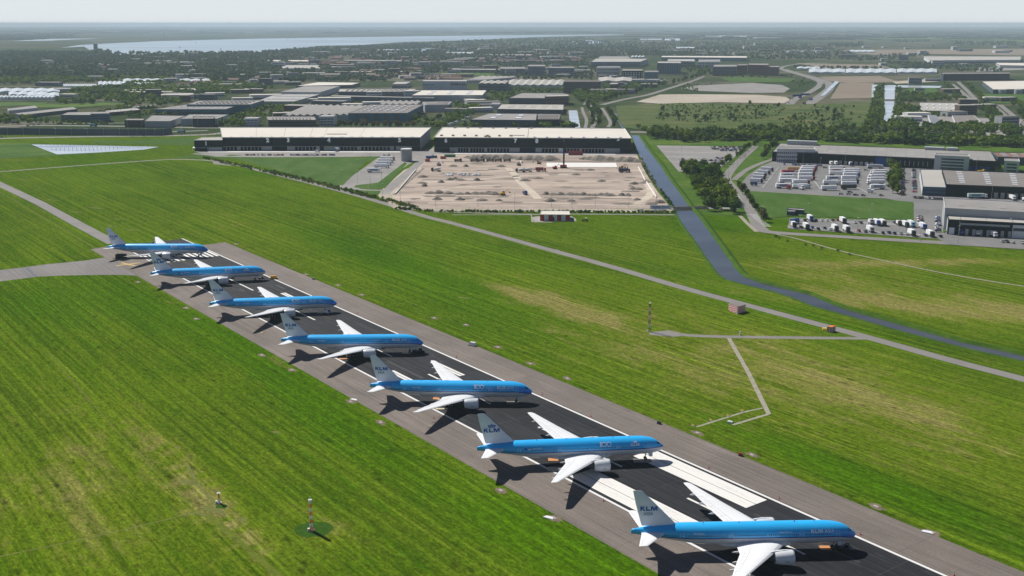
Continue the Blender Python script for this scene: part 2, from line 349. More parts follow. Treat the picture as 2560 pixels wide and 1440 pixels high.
# painted markings
b=MB()
rwq(b,-711,-60,204.4,205.4,.022); rwq(b,-711,-60,245.6,246.6,.022)
b.build('runway_edge_line',M['paint2'],kind='structure')
b=MB()
for k in range(6):
    for sgn in (-1,1):
        a=225.6+sgn*(2.0+k*3.15); rwq(b,-670,-642,min(a,a+sgn*1.75),max(a,a+sgn*1.75),.022)
e=-544
while e<0: rwq(b,e-45,e,225.25,226.15,.022); e+=75
rwq(b,-663,-619,225.25,226.15,.0221) if False else None
for s0,s1 in ((-529,-506),(-377,-354),(-98,-75)):
    for n0,n1 in ((234.7,236.0),(236.3,237.6),(213.8,215.1),(215.4,216.7)): rwq(b,s0,s1,n0,n1,.022)
for n0,n1 in ((234.9,239.3),(239.5,244.4),(206.9,211.6),(211.8,216.7)): rwq(b,-248.5,-198.5,n0,n1,.022)
b.build('runway_marking',M['paint'],kind='structure')
b=MB(); X,Y=G(320,660.5)
for a in (.65,-.65): 
    d=Vector((math.cos(a),math.sin(a)*1.0)); strip([(X-d.x*7,Y-d.y*7),(X+d.x*7,Y+d.y*7)],1.0,.024+(.002 if a>0 else 0),px=False,b=b)
b.build('yellow_cross_marking',M['yellow'],kind='structure')
road('perimeter_road',[(-60,434),(0,429.5),(120,420),(250,410),(400,399.5),(450,398),(530,401),(590,411),(640,424),(800,463),(950,504),(1060,541),(1125,556),(1275,597),(1375,625),(1507,660),(1715,722),(1830,753),(1905,773),(2055,813),(2180,846),(2372,900),(2560,948),(2700,985)],[5]*6+[6,6.5]+[7]*16,.02,M['road'])
sheet('road_lay_by',[(1375,622),(1395,624),(1408,631),(1400,633)],.016,M['road'],kind='structure')
sheet('road_lay_by',[(530,399),(534,410),(575,414),(590,411)],.016,M['road'],kind='structure')
road('service_road',[(-50,437),(0,461),(100,508),(200,563),(285,608)],[9]*5,.016,M['road'],smooth=0)
road('service_road',[(2162,846),(1970,844),(1820,842),(1735,839.5),(1700,836)],[4.2]*5,.024,M['road'])
sheet('service_road',[(1702,833),(1672,826),(1640,829),(1622,832),(1625,837),(1645,839),(1680,842),(1700,841)],.026,M['road'],kind='structure')
road('gravel_track',[(1821,843),(1870,930),(1922,1035)],1.9,.02,M['gravel'],smooth=0)
road('gravel_track',[(1922,1035),(1832,1062)],1.3,.018,M['gravel'],smooth=0)
road('gravel_track',[(1907,1020),(1860,1030),(1742,1067)],1.0,.016,M['gravel'],smooth=0)
sheet('hut_apron',[(1340,541),(1430,541),(1441,548),(1440,553),(1335,555),(1330,543)],.02,M['concrete'],kind='structure')
road('hut_path',[(1130,537),(1328,537),(1331,555),(1380,556)],1.6,.018,M['concrete'],smooth=0)
road('field_path',[(1080,529),(1340,536),(1440,535),(1690,537)],4,.014,M['road'],smooth=0)
for pts,wd,mm in (([(-20,1395),(200,1350),(400,1303),(520,1272),(560,1262)],.55,'worn'),([(120,880),(210,985),(305,1092),(400,1190),(480,1270)],.6,'pale'),([(522,1288),(610,1365),(700,1442)],1.9,'pale'),([(470,1165),(492,1210),(552,1276),(565,1290)],1.0,'worn'),
  ([(1090,545),(1400,600),(1600,655),(1800,715)],.8,'pale'),([(0,480),(130,555),(270,640)],1.0,'pale'),([(1680,740),(1740,790),(1790,820)],.5,'pale'),([(1300,745),(1480,790)],.7,'pale')):
    strip(pts,wd,.006,smooth=1).build('mown_track',M[mm],kind='structure',fix=False)
M['swirl']=pm('tyre_polish_mark',(.192,.168,.152),.8,.1,1)
b=MB()
for (x,y,r,a0,a1) in ((1560,1040,5.5,-.6,2.2),(1565,1043,6.5,-.4,2.0),(1045,865,5.5,-.5,2.0)):
    X,Y=G(x,y); strip([(X+r*math.cos(a0+(a1-a0)*k/14),Y+r*math.sin(a0+(a1-a0)*k/14)) for k in range(15)],.28,.0185,px=False,b=b)
b.build('tyre_swirl_marking',M['swirl'],kind='structure',fix=False)
# bare concrete-and-earth pits along the shoulders (ragged outlines)
def ragged(cx,cy,rx,ry,z,b,m=0,n=18,ang=-.93,seed=0):
    r_=random.Random(seed); P=[]
    for i in range(n):
        t=2*math.pi*i/n; k=1+r_.uniform(-.28,.28); u,v_=rx*k*math.cos(t),ry*k*math.sin(t)
        P.append((cx+u*math.cos(ang)-v_*math.sin(ang),cy+u*math.sin(ang)+v_*math.cos(ang),z))
    b.poly(P,m)
pits=[(1743,1082),(1880,1137),(2190,1266),(2330,1331),(1418,946),(1326,909),(1245,868),(1165,812),(845,713),(765,686),(590,610),(655,832),(655,888),(730,925),(877,1004),(952,1056),(1252,1226),(1385,1295),(345,705),(490,797),(465,770),(300,632),(905,737),(1085,795)]
b=MB()
for i,(x,y) in enumerate(pits):
    X,Y=G(x,y); ragged(X,Y,2.7,1.6,.028,b,0,18,-.93,i)
b.build('bare_earth_patch',M['dirtpatch'],kind='structure')
b=MB()
for i,(x,y,rx,ry) in enumerate(((470,1206,3.2,1.6),(530,1273,4.2,1.4),(545,1262,3,1.0),(500,1285,3.0,.7),(605,1298,1.7,1.2),(445,1118,1.2,.8),(690,1080,1.8,1),(1160,745,4,1.2),(1020,560,5,1.2),(240,520,8,1.4),(130,500,7,1.2),(300,548,7,1),(60,450,7,1.4),(190,530,7,1.2),(330,575,6,1),(280,565,6,1),(1440,1245,4,1))): X,Y=G(x,y); ragged(X,Y,rx,ry,.008,b,0,18,-.5,i+50)
b.build('worn_grass_patch',M['worn'],kind='structure')
b=MB(); X,Y=G(784,1323); b.poly([(X+5.6*(1+.05*math.sin(5*t))*math.cos(t),Y+5.0*(1+.06*math.cos(7*t))*math.sin(t),.009) for t in np.linspace(0,6.283,61)[:-1]]); b.build('tall_grass_circle',M['tall'],kind='structure')
b=MB(); X,Y=G(1825,1058); ragged(X,Y,2.2,1.4,.009,b,0,20,0,5); X,Y=G(548,1262); ragged(X+1,Y-1,2.0,1.6,.009,b,0,20,0,7); b.build('tall_grass_circle',M['tall'],kind='structure')
for i,(x,y) in enumerate(pits):
    X,Y=G(x,y); q=MB(); q.box(-.8,.8,-.5,.5,0,.10); q.box(-.35,.35,-.25,.25,.10,.14)
    q.build('concrete_cover',M['pitlid'],loc=(X,Y,.03),rz=-.93+random.uniform(-.1,.1),label='pale square concrete pit cover in the bare earth beside the runway shoulder',cat='pit cover',group='pit covers along the runway shoulders')
# ---------------------------------------------------------------- airliners (origin on the ground below the nose tip, nose towards +X)
ZC=5.4
ST=[(0.0,.03,-1.12,-1.05),(.15,.42,-1.45,-.68),(.5,.82,-1.78,-.2),(1.0,1.2,-2.08,.25),(1.6,1.55,-2.35,.7),(2.3,1.88,-2.56,1.25),(3.0,2.15,-2.71,1.75),(4.0,2.47,-2.87,2.22),(5.2,2.73,-2.98,2.58),(6.8,2.94,-3.05,2.86),(9,3.07,-3.1,3.04),(11.5,3.1,-3.1,3.1),(20,3.1,-3.1,3.1),(30,3.1,-3.1,3.1),(38,3.1,-3.1,3.1),(41,3.1,-3.03,3.1),(44,3.05,-2.78,3.1),(47,2.92,-2.36,3.1),(50,2.68,-1.82,3.08),(53,2.32,-1.25,2.95),(56,1.85,-.7,2.7),(58.5,1.36,-.28,2.38),(60.5,.9,.02,2.05),(62,.5,.2,1.78),(62.9,.16,.32,1.6)]
STA=np.array(ST)
def sect(x):
    return tuple(np.interp(x,STA[:,0],STA[:,k]) for k in (1,2,3))
def surf(x,phi,off=0.0,side=-1):
    w_,zb,zt=sect(x); zc=(zb+zt)/2; h=(zt-zb)/2
    return (-x,side*(w_+off)*math.cos(phi),ZC+zc+(h+off)*math.sin(phi))
def phi_of(x,z):
    w_,zb,zt=sect(x); zc=(zb+zt)/2; h=(zt-zb)/2
    return math.asin(max(-1,min(1,(z-ZC-zc)/h)))
def fuselage():
    b=MB(); xs_=[]
    for a,c in zip(ST[:-1],ST[1:]):
        n=max(1,int((c[0]-a[0])/2.2)) if a[0]>8 else 2
        xs_+=[a[0]+(c[0]-a[0])*k/n for k in range(n)]
    xs_.append(62.9); rings=[]
    for x in xs_:
        rings.append([surf(x,2*math.pi*i/48) for i in range(48)])
    b.loft(rings); return b
def airfoil(xle,y,z,ch,th,n=9):
    up=[];lo=[]
    for i in range(n+1):
        t=(1-math.cos(math.pi*i/n))/2; tt=5*th*(.2969*math.sqrt(t)-.126*t-.3516*t*t+.2843*t**3-.1015*t**4)*ch
        up.append((-(xle+t*ch),y,z+tt*1.05+.015*ch*math.sin(math.pi*t))); lo.append((-(xle+t*ch),y,z-tt*.75))
    return up+lo[-2:0:-1]
WS=[(1.5,19.4,34.2,3.1,.13),(3.1,20.6,34.2,3.25,.125),(9.8,25.6,34.9,4.0,.11),(20,33.1,38.9,5.35,.10),(29.6,39.95,42.35,6.75,.09),(30.4,40.9,42.45,6.85,.06)]
def wsta(y):
    A=np.array(WS); return [float(np.interp(y,A[:,0],A[:,k])) for k in range(1,5)]
def wtop(y,t):
    xl,xt,z,th=wsta(y); ch=xt-xl; tt=5*th*(.2969*math.sqrt(t)-.126*t-.3516*t*t+.2843*t**3-.1015*t**4)*ch
    return (-(xl+t*ch),y,z+tt*1.05+.015*ch*math.sin(math.pi*t)+.02)
def wing(sd):
    b=MB(); b.loft([airfoil(xl,sd*y,z,xt-xl,th) for y,xl,xt,z,th in WS]); return b
def tstrip(b,pts,wd,up=(0,0,1)):
    P=[Vector(p) for p in pts]; up=Vector(up)
    for a,c in zip(P[:-1],P[1:]):
        n=(c-a).normalized().cross(up).normalized()*wd/2; b.poly([a-n,c-n,c+n,a+n])
def wing_lines(sd):
    b=MB()
    for t in (.07,): tstrip(b,[(p[0],sd*p[1],p[2]) for p in [wtop(y,t) for y in np.linspace(4,29,18)]],.07)
    tstrip(b,[(p[0],sd*p[1],p[2]) for p in [wtop(y,.72+.0*y) for y in np.linspace(4,22.5,14)]],.08)
    tstrip(b,[(p[0],sd*p[1],p[2]) for p in [wtop(y,.86) for y in np.linspace(4,28.5,14)]],.05)
    for y in (9.8,12.3,17.2,22.5,28.5): tstrip(b,[(p[0],sd*p[1],p[2]) for p in [wtop(y,t) for t in (.72,.8,.9,.99)]],.07)
    return b
def text_mesh(body,size,bold=0.0,spacing=1.0,shear=0.0,xs=1.0):
    cu=bpy.data.curves.new('lettering','FONT'); cu.body=body; cu.size=size; cu.offset=bold; cu.space_character=spacing; cu.shear=shear
    cu.resolution_u=3; cu.align_x='LEFT'
    o=bpy.data.objects.new('lettering',cu); sc.collection.objects.link(o); bpy.context.view_layer.update()
    dg=bpy.context.evaluated_depsgraph_get(); me=bpy.data.meshes.new_from_object(o.evaluated_get(dg))
    bpy.data.objects.remove(o); bpy.data.curves.remove(cu)
    for v in me.vertices: v.co.x*=xs
    return me
def cap_text(body,h,width=None,**k):
    me=text_mesh(body,1.0,**k)
    if not len(me.vertices): return me
    A=np.array([v.co[:] for v in me.vertices]); lo=A.min(0); hi=A.max(0)
    s_=h/(hi[1]-lo[1]); sx=(width/(hi[0]-lo[0])) if width else s_
    for v in me.vertices: v.co.x=(v.co.x-lo[0])*sx; v.co.y=(v.co.y-lo[1])*s_; v.co.z=0
    return me
def klm_letters(h,width):
    "heavy wide capitals drawn as polygons"
    b=MB(); P=lambda L,ox:b.poly([((x+ox),y,0) for x,y in L])
    P([(0,0),(.30,0),(.30,1),(0,1)],0); P([(.30,.36),(.52,.60),(1.0,1),(.62,1),(.30,.66)],0); P([(.40,.46),(.66,0),(1.06,0),(.62,.66)],0)
    P([(0,0),(.30,0),(.30,1),(0,1)],1.22); P([(.30,0),(.92,0),(.92,.26),(.30,.26)],1.22)
    P([(0,0),(.27,0),(.27,1),(0,1)],2.30); P([(1.13,0),(1.40,0),(1.40,1),(1.13,1)],2.30); P([(.27,1),(.27,.66),(.60,.0),(.70,0),(.70,.42),(.42,1)],2.30); P([(1.13,1),(.98,1),(.70,.42),(.70,0),(.80,0),(1.13,.66)],2.30)
    me=b.mesh('lettering',M['kblue'],fix=False)
    for v in me.vertices: v.co.x*=width/3.7; v.co.y*=h
    return me
def on_fuselage(me,x_start,z0,name,mat,parent,off=.035):
    "wrap flat lettering (u to the right, v up) round the near side; x_start = station of its left end"
    bm=bmesh.new(); bm.from_mesh(me); vs=[v.co.y for v in bm.verts]
    for k in range(1,8):
        y=min(vs)+(max(vs)-min(vs))*k/8
        bmesh.ops.bisect_plane(bm,geom=bm.verts[:]+bm.edges[:]+bm.faces[:],plane_co=(0,y,0),plane_no=(0,1,0))
    p0=None
    for v in bm.verts:
        x=x_start-v.co.x
        ph=phi_of(x,z0)+v.co.y/3.1
        v.co=surf(x,ph,off)
    bm.to_mesh(me); bm.free(); me.materials.clear(); me.materials.append(mat)
    o=bpy.data.objects.new(name,me); link(o,parent); return o
def patch(b,x0,x1,p0,p1,off,side=-1,nx=1,np_=3,m=0):
    for i in range(nx):
        xa,xb=x0+(x1-x0)*i/nx,x0+(x1-x0)*(i+1)/nx
        for j in range(np_):
            pa,pb=p0+(p1-p0)*j/np_,p0+(p1-p0)*(j+1)/np_
            b.poly([surf(xa,pa,off,side),surf(xb,pa,off,side),surf(xb,pb,off,side),surf(xa,pb,off,side)],m)
def crown(h,wd):
    "simple crown emblem: band, four discs, three small discs and a cross"
    b=MB(); 
    def disc(x,y,r,n=12): b.poly([(x+r*math.cos(2*math.pi*i/n),y+r*math.sin(2*math.pi*i/n),0) for i in range(n)])
    b.poly([(-.42*wd,0,0),(.42*wd,0,0),(.38*wd,.16*h,0),(-.38*wd,.16*h,0)])
    for x in (-.36,-.12,.12,.36): disc(x*wd,.47*h,.115*wd)
    disc(0,.80*h,.06*wd); b.poly([(-.03*wd,.85*h,0),(.03*wd,.85*h,0),(.03*wd,h,0),(-.03*wd,h,0)])
    b.poly([(-.08*wd,.89*h,0),(.08*wd,.89*h,0),(.08*wd,.94*h,0),(-.08*wd,.94*h,0)])
    me=b.mesh('crown_emblem',M['kblue'],fix=False)
    for v in me.vertices: v.co.x+=wd/2
    return me
def fin_pt(x,z,off): 
    t=(z-8.4)/10.0; return (-x,-(.42*(1-t)+.12*t)-off,z)
def airliner():
    rt=empty('airliner')
    fz=fuselage().build('fuselage',M['liv_asia'],rt,smooth=True)
    # belly fairing
    b=MB(); rings=[]
    for x,wv,zb in ((17.5,1.2,2.45),(19.5,2.9,2.0),(22,3.45,1.85),(28,3.6,1.8),(33,3.5,1.85),(36.5,2.8,2.05),(40,1.3,2.4)):
        rings.append([(-x,wv*math.cos(t),3.0+(3.0-zb)*math.sin(t)*(1 if math.sin(t)<0 else .55)) for t in np.linspace(0,2*math.pi,25)[:-1]])
    b.loft(rings); b.build('belly_fairing',M['nacelle'],rt,smooth=True)
    for sd in (1,-1):
        wo=wing(sd).build('wing',M['wingwhite'],rt); auto(wo,50)
        tag(wing_lines(sd).build('control_surface_seam',M['line'],wo),kind='stuff')
        for y in (7.2,14.5,19.8,24.6):
            xl,xt,z,th=wsta(y); L=(3.2 if y<10 else 2.6 if y<20 else 2.0); q=MB(); rr=[]
            for t,r in ((-.1,.02),(.15,.26),(.5,.34),(.8,.26),(1.05,.02)):
                x=xt-L*.75+L*1.25*t; rr.append([(-x,sd*y+r*.8*math.cos(a),z-.35-.12*t+r*math.sin(a)) for a in np.linspace(0,2*math.pi,11)[:-1]])
            q.loft(rr); q.build('flap_fairing',M['wingwhite'],wo,smooth=True)
        # engine: nacelle, intake lip, fan, core, pylon
        yc=sd*9.75; zc=2.85; en=MB(); rr=[]
        for x,r in ((20.62,1.62),(20.35,1.70),(20.28,1.80),(20.4,1.92),(20.9,2.02),(22.2,2.08),(23.6,2.02),(24.8,1.85),(25.5,1.66),(25.5,1.56),(24.8,1.6)):
            rr.append([(-x,yc+r*math.cos(a),zc+r*math.sin(a)) for a in np.linspace(0,2*math.pi,33)[:-1]])
        en.loft(rr,cap0=False,cap1=False); eo=en.build('engine',M['nacelle'],rt); auto(eo,40)
        q=MB(); q.loft([[(-x,yc+r*math.cos(a),zc+r*math.sin(a)) for a in np.linspace(0,2*math.pi,25)[:-1]] for x,r in ((20.62,1.62),(21.7,1.55))],cap0=False,cap1=True); q.build('intake_lining',M['darkmetal'],eo,smooth=True)
        q=MB(); q.cyl((-21.0,yc,zc),(-21.6,yc,zc),.02,.55,16); q.build('spinner',M['black'],eo,smooth=True)
        q=MB(); q.loft([[(-x,yc+r*math.cos(a),zc+.05+r*math.sin(a)) for a in np.linspace(0,2*math.pi,25)[:-1]] for x,r in ((24.7,1.55),(25.2,1.25),(26.3,1.1),(27.4,.8),(27.4,.55),(28.3,.12))]); q.build('exhaust_core',M['darkmetal'],eo); 
        q=MB(); ztop=wsta(9.75)
        q.loft([[(-x,yc+w_,za),(-x,yc+w_*.8,zb_),(-x,yc-w_*.8,zb_),(-x,yc-w_,za)] for x,w_,za,zb_ in ((21.6,.08,4.5,4.95),(23,.22,4.3,5.05),(25.6,.25,3.6,4.75),(27.5,.22,3.4,4.3),(30.5,.06,3.6,4.1))]); q.build('pylon',M['nacelle'],rt,smooth=False)
        # horizontal stabiliser
        b=MB(); b.loft([airfoil(xl,sd*y,z,xt-xl,th) for y,xl,xt,z,th in ((.6,52.6,60.2,6.35,.10),(2.1,53.8,60.3,6.5,.10),(10.5,59.8,62.3,7.35,.08),(10.76,60.3,62.35,7.38,.05))])
        so_=b.build('horizontal_stabiliser',M['wingwhite'],rt); auto(so_,50)
        q=MB(); tstrip(q,[(-58.9,sd*2.8,6.78),(-61.7,sd*10.2,7.48)],.07); q.build('elevator_seam',M['line'],so_)
        # doors
        for x,wd in ((5.9,1.07),(16.2,1.07),(35.6,1.07),(49.2,1.07)):
            q=MB(); pa,pb=phi_of(x,4.75),phi_of(x,6.75); t=.09
            for (xa,xb,qa,qb) in ((x-wd/2,x-wd/2+t,pa,pb),(x+wd/2-t,x+wd/2,pa,pb),(x-wd/2+t,x+wd/2-t,pa,pa+.03),(x-wd/2+t,x+wd/2-t,pb-.03,pb),(x-.09,x+.09,pa+.36,pa+.46)): patch(q,xa,xb,qa,qb,.022,sd)
            q.build('cabin_door',M['doorline'],rt)
        q=MB()
        for x in np.arange(8.0,54.5,.535):
            if any(abs(x-d)<.8 for d in (16.2,35.6,49.2)): continue
            if 25.2<x<26.0: continue
            ph=phi_of(x,ZC+.62); patch(q,x-.12,x+.12,ph-.055,ph+.055,.02,sd,1,1)
        tag(q.build('cabin_window_row',M['glass'],rt),kind='stuff')
        q=MB()
        for xa,xb,za,zb_ in ((2.55,3.15,6.35,6.95),(1.98,2.5,6.15,6.72),(1.55,1.93,5.98,6.32)):
            patch(q,xa,xb,phi_of(xb,za),phi_of(xa,min(zb_,ZC+sect(xa)[2]-.06)),.02,sd,1,2)
        q.build('cockpit_window',M['glass'],rt)
    # fin
    b=MB()
    def fa(z,xl,xt,th): return [(p[0],p[2]-z,z) for p in airfoil(xl,0,z,xt-xl,th)]
    rr=[]
    for z,xl,xt,th in ((8.0,49.9,60.0,.075),(8.6,50.7,60.2,.08),(11,53.0,60.85,.085),(14.5,56.35,61.8,.09),(18.2,59.95,62.6,.09),(18.5,60.5,62.65,.04)):
        ch=xt-xl; up=[];lo=[]
        for i in range(10):
            t=(1-math.cos(math.pi*i/9))/2; tt=5*th*(.2969*math.sqrt(t)-.126*t-.3516*t*t+.2843*t**3-.1015*t**4)*ch
            up.append((-(xl+t*ch),tt,z)); lo.append((-(xl+t*ch),-tt,z))
        rr.append(up+lo[-2:0:-1])
    b.loft(rr); fo=b.build('tail_fin',M['finwhite'],rt); auto(fo,50)
    # gear
    def leg(x,y,zt,r,name='landing_gear_strut'):
        q=MB(); q.cyl((-x,y,.9),(-x,y,zt),r,r*1.15,10); q.cyl((-x,y,1.4),(-x+1.2 if x<10 else -x-.2,y+(0 if x<10 else -1.8*(1 if y>0 else -1)),zt),r*.5,None,8); return q.build(name,M['metal'],rt,smooth=True)
    def wheel(par,x,y,r,wd):
        q=MB(); q.cyl((-x,y-wd/2,r),(-x,y+wd/2,r),r,None,20); wo=q.build('wheel',M['rubber'],par)
        q=MB(); q.cyl((-x,y-wd/2-.01,r),(-x,y+wd/2+.01,r),r*.48,None,12); q.build('rim',M['metal'],wo)
    n=leg(6.2,0,3.0,.16)
    for y in (-.33,.33): wheel(rt,6.2,y,.54,.36)
    q=MB(); q.box(-5.1,-3.9,-.72,-.66,1.35,2.9); q.box(-5.1,-3.9,.66,.72,1.35,2.9); q.build('gear_door',M['nacelle'],rt)
    for sd in (1,-1):
        leg(31.9,sd*5.5,3.6,.24)
        for dx in (-1.45,0,1.45):
            for dy in (-.7,.7): wheel(rt,31.9+dx,sd*5.5+dy,.67,.5)
        q=MB(); q.cyl((-30.3,sd*5.5,.67),(-33.5,sd*5.5,.67),.14,None,8); q.build('bogie_beam',M['metal'],rt)
        q=MB(); q.box(-33.0,-30.9,sd*3.5-.04,sd*3.5+.04,1.0,2.6); q.build('gear_door',M['nacelle'],rt)
    # roof antennas, beacon
    for x,h in ((12,.35),(17.5,.5),(24,.18),(33,.35),(43,.4)):
        q=MB(); q.prism([(-x-.25,-.03),(-x+.2,-.03),(-x+.2,.03),(-x-.25,.03)],8.45,[8.5+h*.9,8.5+h*.5,8.5+h*.5,8.5+h*.9]); q.build('antenna',M['white'],rt)
    return rt
proto=airliner()
def fin_text(me,xc,z0,name,mat,par,slant=0):
    "flat lettering on the near face of the fin, centred at station xc, baseline z0"
    A=np.array([v.co[:] for v in me.vertices]); wd=A[:,0].max()
    for v in me.vertices:
        x=xc+wd/2-v.co.x; z=z0+v.co.y; v.co=(-x,-.50+(z-8)*.021,z)
    me.materials.clear(); me.materials.append(mat); o=bpy.data.objects.new(name,me); link(o,par); return o
PLN=[(-190.57,658.8,.558,'asia',True,'PH-BQL'),(-140.7,597.3,10.76,'crown',True,'PH-BQB'),(-88.87,526.9,7.43,'asia',True,'PH-BQF'),(-39.4,457.4,1.64,'asia',False,'PH-BQH'),(7.86,392.4,-1.79,'asia',True,'PH-BQI'),(50.98,337.2,6.04,'crown',True,'PH-BQO'),(95.7,273.7,2.17,'asia',False,'PH-BQK')]
PLAB=['farthest airliner of the row, parked over the striped runway end','second farthest airliner, crown on its tail, yellow van ahead of its nose','third farthest airliner, 100 on its side, white box tug under its nose','middle airliner of the seven, dark tractor at its nose wheel','third nearest airliner, lettered tail without crown and 100 on its side','second nearest airliner, crown on its tail, standing on wide white runway blocks','nearest and largest airliner of the row, near wing cut by the picture edge']
cjk='荷蘭亞洲航空公司'
PLANES=[proto]+[copy_tree(proto) for _ in PLN[1:]]
for i,(X,Y,a,kd,hun,reg) in enumerate(PLN):
    p=PLANES[i]
    p.location=(X,Y,0); p.rotation_euler=(0,0,R(a)); tag(p,PLAB[i],'airliner','blue and white airliners parked in a row on the runway')
    PR=p
    for o in list(KIDS[p.name]):
        if o.name.startswith('fuselage'):
            o.material_slots[0].link='OBJECT'; o.material_slots[0].material=M['liv_asia' if kd=='asia' else 'liv_crown']; FZ=o
        if o.name.startswith('tail_fin'): FN=o
        if o.name.startswith('engine') and o.data.vertices[0].co.y<0: EN=o
    if kd=='asia':
        on_fuselage(klm_letters(1.0,3.2),13.5,ZC+.95,'lettering',M['kwhite'],FZ)
        on_fuselage(cap_text('ASIA',1.0,2.7,bold=.01,spacing=1.15),9.75,ZC+.95,'lettering',M['kwhite'],FZ)
        try: on_fuselage(cap_text(cjk,.42),22.3 if not hun else 18.0,ZC+1.05,'lettering',M['kwhite'],FZ)
        except Exception: pass
        fin_text(klm_letters(1.25,4.7),58.2,12.6,'lettering',M['kblue'],FN)
        fin_text(cap_text('ASIA',1.0,2.7,bold=.015),58.3,11.2,'lettering',M['kgrey'],FN)
    else:
        on_fuselage(klm_letters(.85,2.9),11.9,ZC+.85,'lettering',M['kwhite'],FZ)
        on_fuselage(crown(.75,1.4),11.1,ZC+1.75,'crown_emblem',M['kwhite'],FZ)
        fin_text(klm_letters(1.35,5.2),58.0,12.0,'lettering',M['kblue'],FN)
        fin_text(crown(1.35,2.7),58.0,13.6,'crown_emblem',M['kblue'],FN)
        q=MB(); patch(q,46.6,47.5,phi_of(46,ZC+.95),phi_of(46,ZC+1.35),.03); q.build('flag_emblem',M['blueflag'],FZ)
        q=MB(); patch(q,45.2,46.2,phi_of(46,ZC+.95),phi_of(46,ZC+1.35),.03); q.build('flag_emblem',M['kwhite'],FZ)
        q=MB(); patch(q,45.2,46.2,phi_of(46,ZC+1.22),phi_of(46,ZC+1.35),.035); q.build('flag_emblem',M['red'],FZ)
    if hun:
        on_fuselage(cap_text('1',1.55,.45,bold=.02),22.2,ZC+1.0,'lettering',M['kwhite'],FZ)
        q=MB()
        for cx in (20.85,19.25):
            for k in range(24):
                t0,t1=2*math.pi*k/24,2*math.pi*(k+1)/24
                P=[]
                for t,r in ((t0,.60),(t0,.80),(t1,.80),(t1,.60)):
                    P.append(surf(cx-r*math.cos(t),phi_of(cx,ZC+1.0)+(.75+r*math.sin(t))/3.1,.035))
                q.poly(P)
        q.build('lettering',M['kwhite'],FZ)
    on_fuselage(cap_text(reg,.55,3.0,bold=.015),44.6 if kd!='asia' else 46.0,ZC+.95,'lettering',M['kwhite'],FZ)
    me=cap_text('KLM',.28,.95,bold=.03)
    for v in me.vertices: 
        x=22.9-v.co.x; z=2.4+v.co.y; v.co=(-x,-9.75-math.sqrt(2.1**2-(z-2.85)**2)-.02,z)
    me.materials.clear(); me.materials.append(M['kblue']); o=bpy.data.objects.new('lettering',me); link(o,EN)
# ---------------------------------------------------------------- water, fields, roads beyond the airfield
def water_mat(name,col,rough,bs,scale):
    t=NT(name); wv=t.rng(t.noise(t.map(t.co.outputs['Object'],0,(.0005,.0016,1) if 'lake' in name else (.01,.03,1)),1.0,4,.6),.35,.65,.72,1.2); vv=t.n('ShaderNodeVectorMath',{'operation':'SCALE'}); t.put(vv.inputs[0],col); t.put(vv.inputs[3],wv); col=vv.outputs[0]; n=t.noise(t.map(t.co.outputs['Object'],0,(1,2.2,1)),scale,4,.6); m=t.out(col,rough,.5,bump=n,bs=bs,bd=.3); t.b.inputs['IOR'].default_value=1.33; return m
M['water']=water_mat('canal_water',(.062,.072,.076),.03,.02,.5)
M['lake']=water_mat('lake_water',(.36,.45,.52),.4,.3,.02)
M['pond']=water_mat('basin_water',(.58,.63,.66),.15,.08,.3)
def soil(name,cols,sc1,streak=(1,1,1),rot=0):
    t=NT(name); v=t.map(t.co.outputs['Object'],rot,streak); a=t.noise(v,sc1,6,.68); b_=t.noise(v,sc1*9,3,.7)
    k=t.math('ADD',t.math('MULTIPLY',a,.7),t.math('MULTIPLY',b_,.3)); n=len(cols)
    c=t.ramp(k,[(.34+.32*i/(n-1),q) for i,q in enumerate(cols)])
    return t.out(c,.95,.1,bump=b_,bs=.4,bd=.3)
M['sand']=soil('site_sand',[(.20,.165,.145),(.31,.255,.22),(.43,.355,.30),(.52,.435,.37)],.035,(.25,1,1))
M['scrub']=soil('rough_scrub_ground',[(.020,.050,.008),(.045,.085,.015),(.10,.115,.035),(.17,.145,.075)],.03,(.5,1,1))
M['sandy']=soil('pale_sand',[(.30,.265,.215),(.40,.355,.29),(.50,.45,.38)],.02,(.3,1,1))
M['heap']=soil('dug_earth',[(.10,.095,.085),(.20,.18,.155),(.27,.24,.20)],.3)
M['yard']=soil('yard_paving',[(.20,.195,.19),(.26,.25,.24),(.31,.30,.29)],.03)
M['yard2']=soil('truck_park_asphalt',[(.15,.15,.15),(.19,.19,.19),(.23,.22,.22)],.03)
M['slab']=pm('white_concrete',(.70,.69,.66),.8,.06,.1)
M['plough']=soil('ploughed_field',[(.15,.12,.09),(.22,.18,.14),(.27,.235,.19)],.02,(.2,1,1))
M['meadow']=soil('meadow_grass',[(.020,.062,.004),(.042,.100,.006),(.075,.135,.012),(.14,.155,.035)],.02,(.5,1,1))
M['lawn']=soil('green_field',[(.030,.075,.009),(.048,.105,.013),(.062,.122,.020),(.10,.14,.035)],.06,(1,.3,1),.5)
M['bank']=soil('bank_grass',[(.022,.062,.003),(.042,.098,.005),(.070,.125,.010)],.12)
ZW=[.03]
def zz(): ZW[0]+=.004; return ZW[0]
sheet('lawn',[(425,394),(800,402),(985,394),(960,382),(600,384),(500,384)],zz(),M['bank'],kind='structure')
